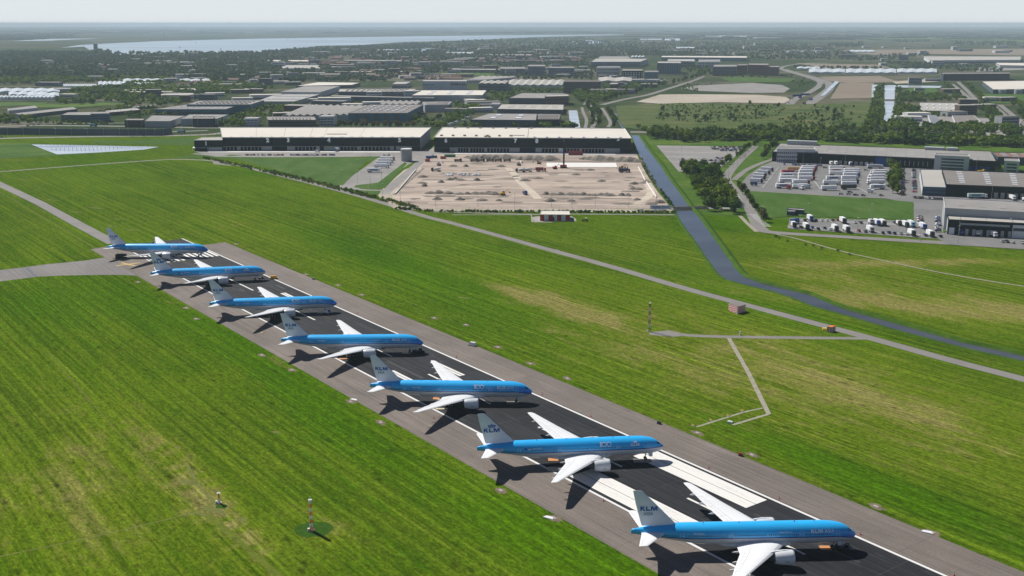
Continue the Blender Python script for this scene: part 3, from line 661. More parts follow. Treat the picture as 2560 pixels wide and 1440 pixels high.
# meadow land right of the canal and between the near roads
sheet('meadow',[(1745,536),(1700,470),(1665,410),(1612,345),(1640,335),(2600,335),(2800,480),(2800,600)],.010,M['meadow'],kind='structure')
def ditch(name,L,Rr,z,m,**k): return sheet(name,L+Rr[::-1],z,m,kind='structure',**k)
cl=[(1578,338),(1600,393),(1622,436),(1651,480),(1675.5,509),(1692,533),(1704,556),(1764,640),(1800,690),(1812,698),(1900,721),(1973,738),(2016,761),(2107,785),(2230,821),(2413,870),(2560,902),(2700,936)]
cr=[(1596,338),(1620,373),(1650,412),(1675.5,451),(1695,476),(1724,517),(1739,533),(1752,549),(1817,640),(1850,686),(1868,697),(1955,720),(2020,735),(2052,744),(2077,763),(2230,805),(2413,857),(2560,888),(2700,925)]
def resamp(P,n=60):
    W=[Vector(G(*p)) for p in P]; L=[0]
    for a,c in zip(W[:-1],W[1:]): L.append(L[-1]+(c-a).length)
    xs_=np.linspace(0,L[-1],n); return [(float(np.interp(x,L,[p.x for p in W])),float(np.interp(x,L,[p.y for p in W]))) for x in xs_]
q=MB()
WL,WR=resamp(cl),resamp(cr)
for i in range(59): q.poly([(*WL[i],.045),(*WL[i+1],.045),(*WR[i+1],.045),(*WR[i],.045)])
for i in range(0):
    A=[G(*cl[i]),G(*cl[i+1]),G(*cr[min(i+1,len(cr)-1)]),G(*cr[i])]; q.poly([(*p,.045) for p in A])
q.build('canal_water',M['water'],kind='structure',fix=True)
r_=random.Random(8)
for W,sg,hb in ((WR,1,1.3),(WL,-1,.3)):     # raised, slightly ragged grassy banks
    rows=[]
    for i,p in enumerate(W):
        a=Vector(W[max(i-1,0)]);c=Vector(W[min(i+1,59)]); d=(c-a).normalized(); n=Vector((-d.y,d.x))*sg; j=r_.uniform(-.35,.35); p=Vector(p)
        rows.append([(*(p+n*(o_+j*k_)),z) for o_,z,k_ in (((-.3,.03,1),(.9,hb*.8,1),(1.8,hb,.5),(4.6,.0,0)) if sg>0 else ((-.2,.03,1),(.5,hb*.8,1),(1.1,hb,.5),(2.4,.0,0)))])
    q=MB()
    for A,B_ in zip(rows[:-1],rows[1:]):
        for k in range(3): q.poly([A[k],A[k+1],B_[k+1],B_[k]])
    q.build('canal_bank',M['bank'],kind='structure')
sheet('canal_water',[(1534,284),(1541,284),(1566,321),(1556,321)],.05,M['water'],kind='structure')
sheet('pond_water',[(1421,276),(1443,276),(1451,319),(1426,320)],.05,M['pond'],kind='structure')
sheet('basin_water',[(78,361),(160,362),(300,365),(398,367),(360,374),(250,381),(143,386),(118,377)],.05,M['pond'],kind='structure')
q=MB(); strip([(395,370.5),(340,374.5),(250,382),(140,388),(60,392),(0,396),(-60,399)],9,.035,b=q); strip([(78,360),(200,362),(400,366)],5,.034,b=q); q.build('bank',M['bank'],kind='structure',fix=False)
sheet('bank',[(230,352.5),(330,351),(420,346),(484,342.5),(490,350),(482,363),(400,362),(300,358),(230,358)],.033,M['bank'],kind='structure')
sheet('meadow',[(-60,357),(74,357),(116,379),(140,387.5),(60,391),(-60,398)],.032,M['meadow'],kind='structure')
# construction site
sheet('site_road',[(1092,356),(1082,395),(1010,425),(958,470),(945,489),(985,521),(1100,528),(1690,531),(1694,524),(1070,519),(1010,512),(985,497),(1000,470),(1045,425),(1095,392),(1100,356)],zz(),M['sandy'],kind='structure')
sheet('sand_site',[(1088,384),(1594,388),(1616,420),(1650,470),(1683,512),(1688,522),(1400,522),(1060,519),(1005,510),(980,493),(1000,466),(1045,425)],zz(),M['sand'],kind='structure')
sheet('site_edge_bank',[(1594,388),(1602,392),(1626,438),(1654,482),(1684,524),(1676,522),(1652,485),(1620,436)],zz(),M['heap'],kind='structure')
zs=zz(); M['track']=soil('pale_wheel_track',[(.40,.35,.29),(.50,.44,.365),(.58,.52,.43)],.05,(.3,1,1)); M['rut']=soil('dark_site_soil',[(.13,.115,.10),(.19,.168,.145),(.26,.23,.195)],.08,(.3,1,1))
for pts,wd in (([(1060,455),(1150,452),(1280,440),(1420,436)],5),([(1270,420),(1290,440),(1300,456),(1330,480),(1345,497)],7),([(1052,498),(1120,468),(1250,463)],4),([(1590,510),(1620,494),(1630,478),(1615,455)],7),([(1070,508),(1300,505),(1500,512),(1610,515)],3.5),([(1110,430),(1300,428),(1500,428)],3)):
    strip(pts,wd,zs,smooth=1).build('site_track',M['track'],kind='structure',fix=False)
q=MB()
for pts,wd in (([(1062,491),(1160,492),(1270,493)],5),([(1360,494),(1480,496),(1580,497)],5),([(1055,449),(1210,451.5)],4.5),([(1300,402.5),(1450,404),(1600,404.5)],7),([(985,487),(1060,420)],2.2),([(1075,403),(1290,405)],6),([(1060,484),(1240,487)],3),([(1350,487),(1575,490)],3.5),([(1200,451),(1330,447)],2.5),([(1480,447),(1530,449)],3),([(1110,470),(1250,476)],2),([(1400,470),(1560,474)],2)): strip(pts,wd,zs+.01,smooth=1,b=q)
r_=random.Random(3)
for k in range(60):
    x=r_.uniform(1010,1640); y=r_.uniform(402,512); X,Y=G(x,y); ragged(X,Y,r_.uniform(2,9),r_.uniform(1.5,5),zs+.02+.002*k,q,0,14,0,k)
q.build('dug_trench',M['rut'],kind='structure',fix=False)
q=MB(); P=[G(1367,418),G(1543,418.5),G(1540,408),G(1366,407.5)]; q.prism(P,0,.35); q.build('concrete_slab',M['slab'],label='bright white new concrete slab at the back of the building site',cat='slab')
# yards, lots, roads
sheet('loading_yard',[(486,379),(1052,376),(1083,372),(1090,384),(1065,392),(880,391),(540,392),(520,388)],zz(),M['yard'],kind='structure')
sheet('loading_yard',[(1083,380),(1590,383),(1594,389),(1083,386)],zz(),M['yard'],kind='structure')
zl=zz(); sheet('dock_apron',[(520,380.5),(1000,380.5),(1000,377),(520,377)],zl,M['slab'],kind='structure')
sheet('dock_apron',[(1135,384.5),(1540,386.5),(1535,382.5),(1140,380.5)],zl,M['slab'],kind='structure')
road('yard_road',[(484,384),(560,391.5),(700,392.5),(900,391.5),(985,388)],6,zz(),M['yard'])
sheet('grass_island',[(560,388),(578,386.5),(610,388.5),(575,390)],zz(),M['bank'],kind='structure')
sheet('lorry_stand',[(944,395),(1062,384),(1064,392),(1020,412),(958,457),(940,470),(870,472),(832,466),(850,462)],zz(),M['yard'],kind='structure')
sheet('green_field',[(578,394.5),(942,394.5),(915,405),(858,463),(836,464),(760,445),(650,415)],zz(),M['lawn'],kind='structure')
sheet('verge',[(1012,405),(1018,409),(985,447),(962,471),(925,474),(884,468),(890,463),(945,457)],zz(),M['lawn'],kind='structure')
sheet('verge',[(880,475),(945,476),(952,480),(940,495),(915,485)],zz(),M['lawn'],kind='structure')
road('access_road',[(1160,330),(1120,345),(1085,375),(1045,410),(985,462),(960,485)],9,zz(),M['yard'])
road('access_road',[(838,464),(900,475),(960,476)],6,zz(),M['yard'],)
za=zz(); RD=[]
for pts,wd in (([(-60,351),(0,346),(110,343.5),(260,341),(420,339.5),(480,338),(530,336),(560,332)],15),([(-60,318),(0,316.5),(60,314),(150,314),(250,315),(330,316),(420,318),(520,320),(640,319)],14),([(-30,323),(60,321),(200,324),(330,325),(420,330),(520,326)],11),([(140,309),(280,308),(330,307)],7),([(1576,330),(1640,331),(1700,328),(1760,318),(1830,312),(1900,303),(1960,292),(2000,272),(2030,255),(2060,235),(2078,218),(2070,205),(2035,193),(1990,183),(1960,173)],21),
   ([(1958,292),(1978,277),(1970,262),(1995,243),(2030,228),(2052,212),(2050,203),(2010,190),(1960,176),(1950,171),(1960,165),(2010,158),(2080,155)],15),
   ([(1463,320),(1468,300),(1457,280),(1455,268)],5),([(1480,320),(1490,300),(1475,275),(1480,262)],6),([(1520,318),(1528,308),(1518,290),(1505,270)],5),([(1505,262),(1560,248),(1620,238),(1660,225),(1740,200),(1760,190)],12),
   ([(2380,210),(2400,225),(2440,262)],9),([(2395,205),(2420,228),(2450,262)],9),([(2480,262),(2530,305),(2580,345)],11),([(2500,262),(2540,295),(2590,330)],9),([(1890,365),(1850,400),(1815,440),(1815,455),(1860,492),(1885,545),(1900,575),(1925,582),(2100,592),(2300,604),(2420,611),(2600,622),(2700,628)],[8,8,9,10,8,9,10,10,10,11,12,12,12]),
   ([(1955,390),(1870,420),(1835,450)],6),([(1850,475),(1950,482),(2060,488),(2200,500),(2300,506)],5),([(1975,240),(1850,245),(1700,252),(1600,247)],5),([(2050,250),(2110,253),(2250,252)],6),([(1745,300),(1770,278),(1830,268),(1850,258)],3),([(2160,290),(2145,275),(2120,268)],3),([(2125,315),(2145,290),(2140,277),(2100,270)],3),([(1480,236),(1460,262)],5),([(2040,175),(2200,181),(2260,188)],4)):
    RD.append((pts,wd if not hasattr(wd,'__len__') else max(wd)))
    strip(pts,wd,za,smooth=2).build('road',M['road'],kind='structure',fix=False); za+=.006
sheet('lorry_park',[(1845,470),(1868,440),(1905,415),(1935,403),(2240,411),(2360,418),(2366,505),(2215,497),(1935,485)],zz()+.15,M['yard2'],kind='structure')
sheet('depot_yard',[(2215,497),(2366,505),(2420,580),(2720,600),(2720,632),(2370,612),(2280,560),(2285,510)],zz()+.15,M['yard2'],kind='structure')
sheet('depot_yard',[(2366,484),(2720,495),(2720,520),(2366,503)],zz()+.16,M['yard2'],kind='structure')
sheet('depot_lot',[(1975,546),(1968,572),(2370,600),(2372,590),(2290,560),(2285,553)],zz()+.15,M['yard2'],kind='structure')
sheet('car_park',[(1641,364),(1857,367),(1862,372),(1840,390),(1796,424),(1740,428),(1697,430)],zz()+.15,M['yard'],kind='structure')
sheet('lawn',[(1868,478),(2210,499),(2283,506),(2285,552),(2225,548),(1985,541),(1920,546),(1895,515)],zz()+.2,M['lawn'],kind='structure')
road('wire_path',[(1938,585),(1990,596),(2100,628),(2200,650),(2320,676),(2440,698),(2600,722)],1.6,.12,M['gravel'])
road('embankment_path',[(1850,540),(1872,563),(1892,580)],3,.19,M['gravel'])
sheet('bridge_deck',[(1678,520),(1770,518),(1830,520),(1850,524),(1770,523),(1680,525)],.32,M['yard'],kind='structure')
ze=.5
for pts,m in (([(1590,255),(1650,237),(1740,236),(1900,238),(1965,243),(1975,250),(1960,259),(1800,256),(1650,260)],'sandy'),([(1700,221),(1740,214),(1880,208),(1955,213),(1975,222),(1960,232),(1880,233),(1750,228)],'yard'),
   ([(1800,196),(1835,193),(1990,197),(1970,206),(1830,205)],'lawn'),([(2075,248),(2100,208),(2185,208),(2182,246)],'plough'),([(2045,192),(2200,190),(2250,206),(2120,208),(2075,204)],'plough'),
   ([(1540,265),(1700,258),(2000,262),(2200,255),(2240,300),(2160,318),(1600,325),(1560,320),(1545,300)],'scrub'),([(1985,158),(2190,162),(2230,170),(2060,170)],'plough'),
   ([(2100,125),(2560,122),(2600,140),(2320,135),(2200,138),(2130,133)],'plough'),([(2440,235),(2600,237),(2600,262),(2480,258)],'lawn'),([(2275,220),(2340,220),(2345,232),(2250,232)],'lawn'),([(0,256),(120,257),(110,262),(0,267)],'lawn'),([(60,262),(260,257),(330,260),(190,270),(100,270)],'meadow'),
   ([(1140,182),(1240,183),(1235,190),(1130,190)],'lawn'),([(280,178),(360,177),(380,183),(300,184)],'lawn'),([(2240,310),(2290,290),(2560,300),(2520,345),(2330,330)],'yard'),([(2440,180),(2560,175),(2560,168),(2440,170)],'yard'),([(2230,205),(2360,195),(2345,205),(2240,210)],'sandy'),([(1850,100),(2150,96),(2560,104),(2560,98),(2200,92),(1900,95)],'meadow')):
    sheet('field' if m in('lawn','meadow','plough') else 'paved_ground',pts,ze,M[m],kind='structure'); ze+=.02
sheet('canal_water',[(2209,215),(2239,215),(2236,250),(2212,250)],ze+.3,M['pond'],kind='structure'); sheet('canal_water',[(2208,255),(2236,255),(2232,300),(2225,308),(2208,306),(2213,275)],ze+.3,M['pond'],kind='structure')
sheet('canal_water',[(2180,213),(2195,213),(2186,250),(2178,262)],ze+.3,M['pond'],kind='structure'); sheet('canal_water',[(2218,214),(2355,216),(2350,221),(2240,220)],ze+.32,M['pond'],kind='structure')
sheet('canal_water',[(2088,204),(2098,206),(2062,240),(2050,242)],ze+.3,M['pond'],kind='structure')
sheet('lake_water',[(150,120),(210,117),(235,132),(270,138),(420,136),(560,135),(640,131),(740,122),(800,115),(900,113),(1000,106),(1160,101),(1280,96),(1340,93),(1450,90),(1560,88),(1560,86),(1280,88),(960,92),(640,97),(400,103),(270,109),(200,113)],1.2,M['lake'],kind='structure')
sheet('lake_water',[(800,133),(870,130),(860,139),(815,141)],1.3,M['lake'],kind='structure'); sheet('lake_water',[(995,128),(1060,118),(1090,124),(1050,131),(1000,134)],1.3,M['lake'],kind='structure')
sheet('lake_water',[(1342,146),(1358,139),(1380,138),(1370,152),(1350,154)],1.3,M['lake'],kind='structure'); sheet('lake_water',[(1460,100),(1520,104),(1500,110),(1470,109)],1.3,M['lake'],kind='structure')
sheet('lake_water',[(30,103),(110,98),(260,96),(120,102)],1.3,M['lake'],kind='structure')
# ---------------------------------------------------------------- buildings: roof corners seen in the photo give the plan and the height
FOOT=[]
def col(name,c,r=.8,v=.12,s=.05,**k):
    if name not in M: M[name]=pm(name,c,r,v,s,**k)
    return M[name]
col('wall_black',(.008,.014,.020),.6,spec=.12); col('wall_grey',(.36,.38,.40)); col('wall_light',(.58,.59,.60)); col('wall_teal',(.035,.15,.22),.5); col('wall_brown',(.11,.075,.055)); col('wall_blue',(.06,.13,.22),.4)
col('wall_slate',(.075,.105,.135),.6); col('wall_brick',(.17,.075,.055)); col('roof_white',(.62,.585,.52),.8,.06,.02); col('roof_grey',(.27,.26,.25),.9,.16,.05); col('roof_light',(.40,.385,.36),.9,.08,.02); col('roof_dark',(.20,.185,.175),.9,.12,.03); col('roof_red',(.42,.12,.07)); col('roof_tile',(.20,.12,.09))
col('skylight',(.72,.74,.76),.3); col('window_blue',(.035,.06,.09),.15,.2,.5,spec=.6); col('panel_white',(.72,.73,.74),.5); col('glasshouse',(.66,.70,.70),.25,.05); col('door_grey',(.42,.42,.40)); col('door_blue',(.03,.09,.30)); col('dock_black',(.006,.006,.008),spec=.1)
class Bld:
    def __init__(s,roof,yb,wall,roofm,label,cat='warehouse',name='warehouse',group=None,par=.5,rim=None,solo=False):
        (x,y)=roof[0]; s.h=max(2.5,hat(x,yb,y)); s.Q=[Vector(G(a,b,s.h)) for a,b in roof]
        c=sum(s.Q,Vector((0,0)))/4; s.c=c; s.Q=[q-c for q in s.Q]; FOOT.append([q+c for q in s.Q])
        s.F=(s.Q[1]-s.Q[0]); s.L=s.F.length; s.f=s.F/s.L; s.n=Vector((s.f.y,-s.f.x))
        s.o=empty(name,(c.x,c.y,0),0,label,cat,group)
        q=MB(); q.prism([tuple(v) for v in s.Q],0,s.h); q.build('wall',M[wall],s.o)
        q=MB(); q.prism([tuple(v*1.004) for v in s.Q],s.h+.005,s.h+.12,0); q.build('roof',M[roofm],s.o)
        if par:
            q=MB()
            for i in range(4):
                a,b=s.Q[i]*1.003,s.Q[(i+1)%4]*1.003; d=(b-a).normalized(); m=Vector((d.y,-d.x)); q.prism([tuple(a+m*.15),tuple(b+m*.15),tuple(b-m*.25),tuple(a-m*.25)],s.h+.125,s.h+.125+par)
            q.build('parapet',M[rim or wall],s.o)
        s.top=s.h+.125
    def fx(s,a): return s.Q[0]+s.F*a
    def front(s,name,mat,rects,d=.12,kind=None,base=0):
        if name in ('windows',) and len(rects)<=100:
            for r_ in rects: o=s.front('window',mat,[r_],d,kind,base)
            return o
        q=MB()
        for a0,a1,z0,z1 in rects:
            A,B=s.fx(a0)+s.n*(base+.004),s.fx(a1)+s.n*(base+.004); q.prism([tuple(A),tuple(B),tuple(B+s.n*d),tuple(A+s.n*d)],z0*s.h,z1*s.h,bottom=True)
        o=q.build(name,M[mat],s.o); 
        if kind: o['kind']=kind
        return o
    def side(s,name,mat,rects,d=.12,left=False):
        P0,P1=(s.Q[3],s.Q[0]) if left else (s.Q[1],s.Q[2]); F=P1-P0; f=F.normalized(); n=Vector((f.y,-f.x)); q=MB()
        for a0,a1,z0,z1 in rects:
            A,B=P0+F*a0+n*.004,P0+F*a1+n*.004; q.prism([tuple(A),tuple(B),tuple(B+n*d),tuple(A+n*d)],z0*s.h,z1*s.h,bottom=True)
        return q.build(name,M[mat],s.o)
    def rp(s,u,v):
        a=s.Q[0].lerp(s.Q[1],u); b=s.Q[3].lerp(s.Q[2],u); return a.lerp(b,v)
    def roofbox(s,u0,u1,v0,v1,z,q,m=0,z0=0): q.prism([tuple(s.rp(*p)) for p in ((u0,v0),(u1,v0),(u1,v1),(u0,v1))],s.top+.003+z0,s.top+z0+z,m)
    def bands(s,n,mat='window_blue',lo=.1,hi=.95,fr=.5,gaps=0,side=False):
        R_=[]
        for k in range(n):
            z0=lo+(hi-lo)*k/n; z1=z0+(hi-lo)/n*fr
            if gaps: 
                for g_ in range(gaps): R_.append(((g_+.2)/gaps,(g_+.85)/gaps,z0,z1))
            else: R_.append((.02,.98,z0,z1))
        for r_ in ([R_] if gaps else [[x] for x in R_]): s.front('window_band' if not gaps else 'windows',mat,r_,.08,kind=None)
        if side: s.side('window_band',mat,[(.03,.97,a[2],a[3]) for a in R_[:n*(gaps or 1):max(1,gaps)]])
    def lights(s,nx,ny,mat='skylight',u=(.08,.92),v=(.1,.9),wu=.35,wv=.5,z=.5,name='skylight',ridge=False):
        du=(u[1]-u[0])/nx; dv=(v[1]-v[0])/ny; n=0
        for i in range(nx):
            for j in range(ny): q=MB(); s.roofbox(u[0]+du*(i+.5-wu/2),u[0]+du*(i+.5+wu/2),v[0]+dv*(j+.5-wv/2),v[0]+dv*(j+.5+wv/2),z,q); q.build(name,M[mat],s.o)
    def saw(s,n,mat='roof_light',hh=3.0,u=(0,1),v=(0,1),rows=1,name='roof_ridge'):
        for i in range(n):
            u0=u[0]+(u[1]-u[0])*i/n; u1=u[0]+(u[1]-u[0])*(i+1)/n; um=(u0+u1)/2
            a,b,c_,d=[s.rp(*p) for p in ((u0,v[0]),(um,v[0]),(um,v[1]),(u0,v[1]))]; e,f=[s.rp(*p) for p in ((u1,v[0]),(u1,v[1]))]; z=s.top+.02; q=MB()
            q.poly([(*a,z),(*b,z+hh),(*c_,z+hh),(*d,z)]); q.poly([(*b,z+hh),(*e,z),(*f,z),(*c_,z+hh)]); q.poly([(*a,z),(*e,z),(*b,z+hh)]); q.poly([(*d,z),(*c_,z+hh),(*f,z)])
            q.build(name,M[mat],s.o)
    def vents(s,pts,mat='roof_dark',sz=.012,z=1.2,name='roof_vent'):
        for u,v in pts:
            q=MB(); s.roofbox(u-sz/2,u+sz/2,v-.03,v+.03,z,q); q.build(name,M[mat],s.o)
    def sign(s,body,px,pz,h,mat='kwhite',width=None,bold=.03):
        me=cap_text(body,h,width,bold=bold); A=np.array([v.co[:] for v in me.vertices]); wd=A[:,0].max()
        # px: x pixel of the centre; pz: fraction of wall height
        P0=s.Q[0]+s.c; P1=s.Q[1]+s.c; u=(px-PX(*P0,s.h*pz)[0])/(PX(*P1,s.h*pz)[0]-PX(*P0,s.h*pz)[0])
        c=s.fx(u)+s.n*.25
        for v in me.vertices: a=c+s.f*(v.co.x-wd/2); v.co=(a.x,a.y,s.h*pz-h/2+v.co.y)
        me.materials.clear(); me.materials.append(M[mat]); o=bpy.data.objects.new('lettering',me); link(o,s.o)
# the two long distribution halls with the big numbers
def hall(roof,yb,label,nums,docks,light):
    B=Bld(roof,yb,'wall_black','roof_white',label,'distribution hall','distribution_hall',par=.7,rim='wall_light')
    def u(px): 
        a=PX(*(B.Q[0]+B.c),0)[0]; b=PX(*(B.Q[1]+B.c),0)[0]; return (px-a)/(b-a)
    for a,b in light: B.front('loading_bay_panel','door_grey',[(u(a),u(b),.01,.33)],.2)
    for a,b,n in docks:
        for k in range(n):
            x=a+(b-a)*(k+.5)/n; w_=(b-a)/n*.36
            B.front('dock_door','dock_black',[(u(x-w_),u(x+w_),.02,.29)],.3,base=.2)
    B.front('canopy','wall_slate',[(.0,1,.335,.36)],1.6)
    for t_,x in nums: B.sign(t_,x,.82,5.2,'kwhite',None,.07)
    return B
B=hall([(556,344.5),(1050,344.5),(1077,319.5),(551,319.5)],376,'left long white-roofed hall whose dark front carries the numbers 2 to 5',[('2',669),('3',720.5),('4',822),('5',999)],[(539,594,6),(601,655,6),(737,792,6),(850,894,5),(902,976,8)],[(536,680),(718,800),(810,985),(990,1030)])
B.lights(19,1,'skylight',(.02,.98),(.05,.13),.2,.9,.5); B.side('wall_panel','wall_light',[(.01,.99,.02,.99)])
for k in (.17,.31,.44,.51,.69): 
    q=MB(); B.roofbox(k,k+.0012,.02,.98,.05,q); q.build('roof_seam',M['roof_dark'],B.o)
q=MB(); B.roofbox(.52,.62,.30,.36,.3,q); q.build('roof_stain',M['roof_dark'],B.o)
Bl=Bld([(485,351.5),(555.5,351),(560,343),(505,344)],377.5,'wall_black','roof_light','lower end wing of the left hall carrying the number 1','hall wing','hall_wing',rim='wall_light'); Bl.sign('1',515,.72,4.8,'kwhite',None,.06)
Bl.front('loading_bay_panel','door_grey',[(.5,.98,.01,.35)],.2); 
q=MB(); X,Y=G(500,376.5); q.prism([(-7,-6),(11,-6),(11,1),(-7,1)],3.6,[3.7,3.7,4.6,4.6],bottom=True)
for x in (-6.8,10.8):
    for y in (-5.8,.8): q.box(x-.15,x+.15,y-.15,y+.15,0,3.6)
q.build('white_canopy',M['panel_white'],loc=(X,Y,0),label='white flat canopy before the hall end with the number 1',cat='canopy')
B=hall([(1085,344.5),(1577.5,347),(1561,322),(1107,319)],380,'right long white-roofed hall with numbers 6 to 9, behind the building site',[('6',1115),('7',1290),('8',1343),('9',1546)],[(1145,1172,4),(1176,1212,5),(1218,1275,7),(1355,1405,6),(1410,1450,5),(1455,1512,7)],[(1125,1300),(1340,1550)])
B.lights(8,1,'skylight',(.48,.98),(.06,.13),.2,.8,1.0); B.vents([(.03+.06*k,.18) for k in range(7)]+[(.07+.07*k,.96) for k in range(7)]+[(.26,.12),(.27,.16),(.28,.1)])
q=MB(); B.roofbox(.38,.46,.22,.27,.3,q); q.build('roof_stain',M['roof_dark'],B.o)
q=MB(); B.roofbox(.475,.479,.01,.99,.08,q); q.build('roof_seam',M['roof_grey'],B.o)
# depot halls on the right
B=Bld([(1931,380),(2490,404),(2476,379),(1951,359)],404,'wall_black','roof_grey','long grey-roofed depot hall with dark dock front behind the lorry park','depot hall','depot_hall')
B.lights(11,1,'skylight',(.02,.98),(.10,.16),.5,.3,.3); B.lights(22,1,'roof_dark',(.0,1),(.0,1),.03,.96,.06,'roof_seam')
for k in range(10): B.front('dock_door','door_grey' if k%3 else 'panel_white',[(.29+.024*k,.305+.024*k,.03,.40)],.2)
B.front('dock_canopy','door_blue',[(.48,.55,.05,.92)],.5); 
for k in range(4): B.front('dock_door','door_blue',[(.885+.024*k,.905+.024*k,.03,.45)],.2)
for k in range(8): B.front('girder','wall_grey',[(.57+.02*k,.573+.02*k,.2,.7)],.3)
for (u0,u1,z) in ((.035,.185,4.5),(.70,.79,3),(.80,.85,3)):
    q=MB(); B.roofbox(u0,u1,.9,1.0,z,q); q.build('plant_room',M['wall_grey'],B.o)
def office(roof,yb,label,wall='wall_light',n=4,gaps=8,**k):
    B=Bld(roof,yb,wall,'roof_grey',label,'office block','office_building',**k); B.bands(n,'window_blue',.08,.95,.5,gaps); B.side('window_band','window_blue',[(.08,.92,.1+.85*i/n,.1+.85*i/n+.4/n) for i in range(n)]); return B
office([(1943,373),(2038,374.5),(2036,369),(1944,368)],406,'pale office block with tall narrow windows at the left end of the depot hall',n=3,gaps=18)
office([(2337,389),(2424,393),(2422,387),(2340,384)],424,'pale striped office block with a stair tower on the depot hall',n=4,gaps=1)
office([(2511,403),(2549,405),(2547,398),(2512,397)],430,'small pale striped office block at the right picture edge',n=3,gaps=1)
B=Bld([(2495,393),(2620,397),(2610,385),(2480,381)],411,'wall_slate','roof_tile','low reddish-roofed hall at the far right of the depot','depot hall','depot_hall'); B.lights(4,3,wu=.5,wv=.25)
B=Bld([(2307,468),(2365,470),(2354,425),(2300,424.5)],489,'wall_blue','roof_light','flat pale-roofed office wing with two glass bands beside the car columns','office wing','office_building'); B.bands(2,'window_blue',.15,.95,.5); B.side('wall_panel','wall_light',[(0.02,.98,.05,.95)],left=True)
B=Bld([(2366,462),(2700,475),(2690,438.5),(2355,425.5)],491,'wall_black','roof_dark','brown-grey depot hall with columns of white roof lights','depot hall','depot_hall'); B.lights(5,7,'skylight',(.03,1.03),(.12,.95),.22,.35,.3)
for k in range(6): B.front('dock_door','door_grey',[(.37+.05*k,.40+.05*k,.03,.5)],.2)
B=Bld([(2363,521),(2700,539),(2690,513),(2359,496)],575,'wall_grey','roof_grey','tall grey-roofed back part of the nearest depot hall','depot hall','depot_hall',rim='wall_light'); B.lights(6,1,'roof_light',(0.05,1),(.25,.4),.3,.3,.3)
B=Bld([(2371,550),(2700,567),(2694,543),(2366,526)],586.5,'wall_black','roof_light','nearest depot hall front with three lorries at its docks','depot hall','depot_hall',rim='wall_black'); B.front('window_strip','wall_grey',[(.09,.48,.72,.86)],.08)
for k in range(7): B.front('dock_door','door_grey',[(.14+.055*k,.165+.055*k,.03,.45)],.2)
B.front('gate','panel_white',[(.012,.055,.02,.5)],.2); B.side('wall_panel','wall_grey',[(.01,.99,.02,.95)],left=True); B.lights(5,1,'roof_dark',(0,1),(0,1),.02,.98,.06,'roof_seam')
B.front('office_front','panel_white',[(.50,.60,.02,.9)],.6); B.front('window_band','window_blue',[(.505,.595,.5,.7)],.7)
B=Bld([(1967,530),(1988,530.5),(1989,526),(1968,525.5)],539,'wall_slate','roof_grey','small low grey shed at the edge of the lorry lot','shed','shed')
B=Bld([(1968,524),(2010,527),(2011,523),(1970,521)],534,'wall_slate','roof_light','long low shed in the grass above the lorry lot','shed','shed')
B=Bld([(1350,537),(1425,537.5),(1423,528),(1353,527.5)],552,'panel_white','roof_white','low red and white striped hut in the grass before the building site','hut','striped_hut',par=.25,rim='roof_light')
for k,c_ in enumerate(('red',None,'red',None,'red',None,'red')):
    if c_: B.front('red_panel',c_,[(k/7,(k+1)/7,.0,.98)],.06)
B.front('door','dock_black',[(.43,.47,.0,.65)],.12); B.front('door','dock_black',[(.23,.25,.0,.3)],.12)
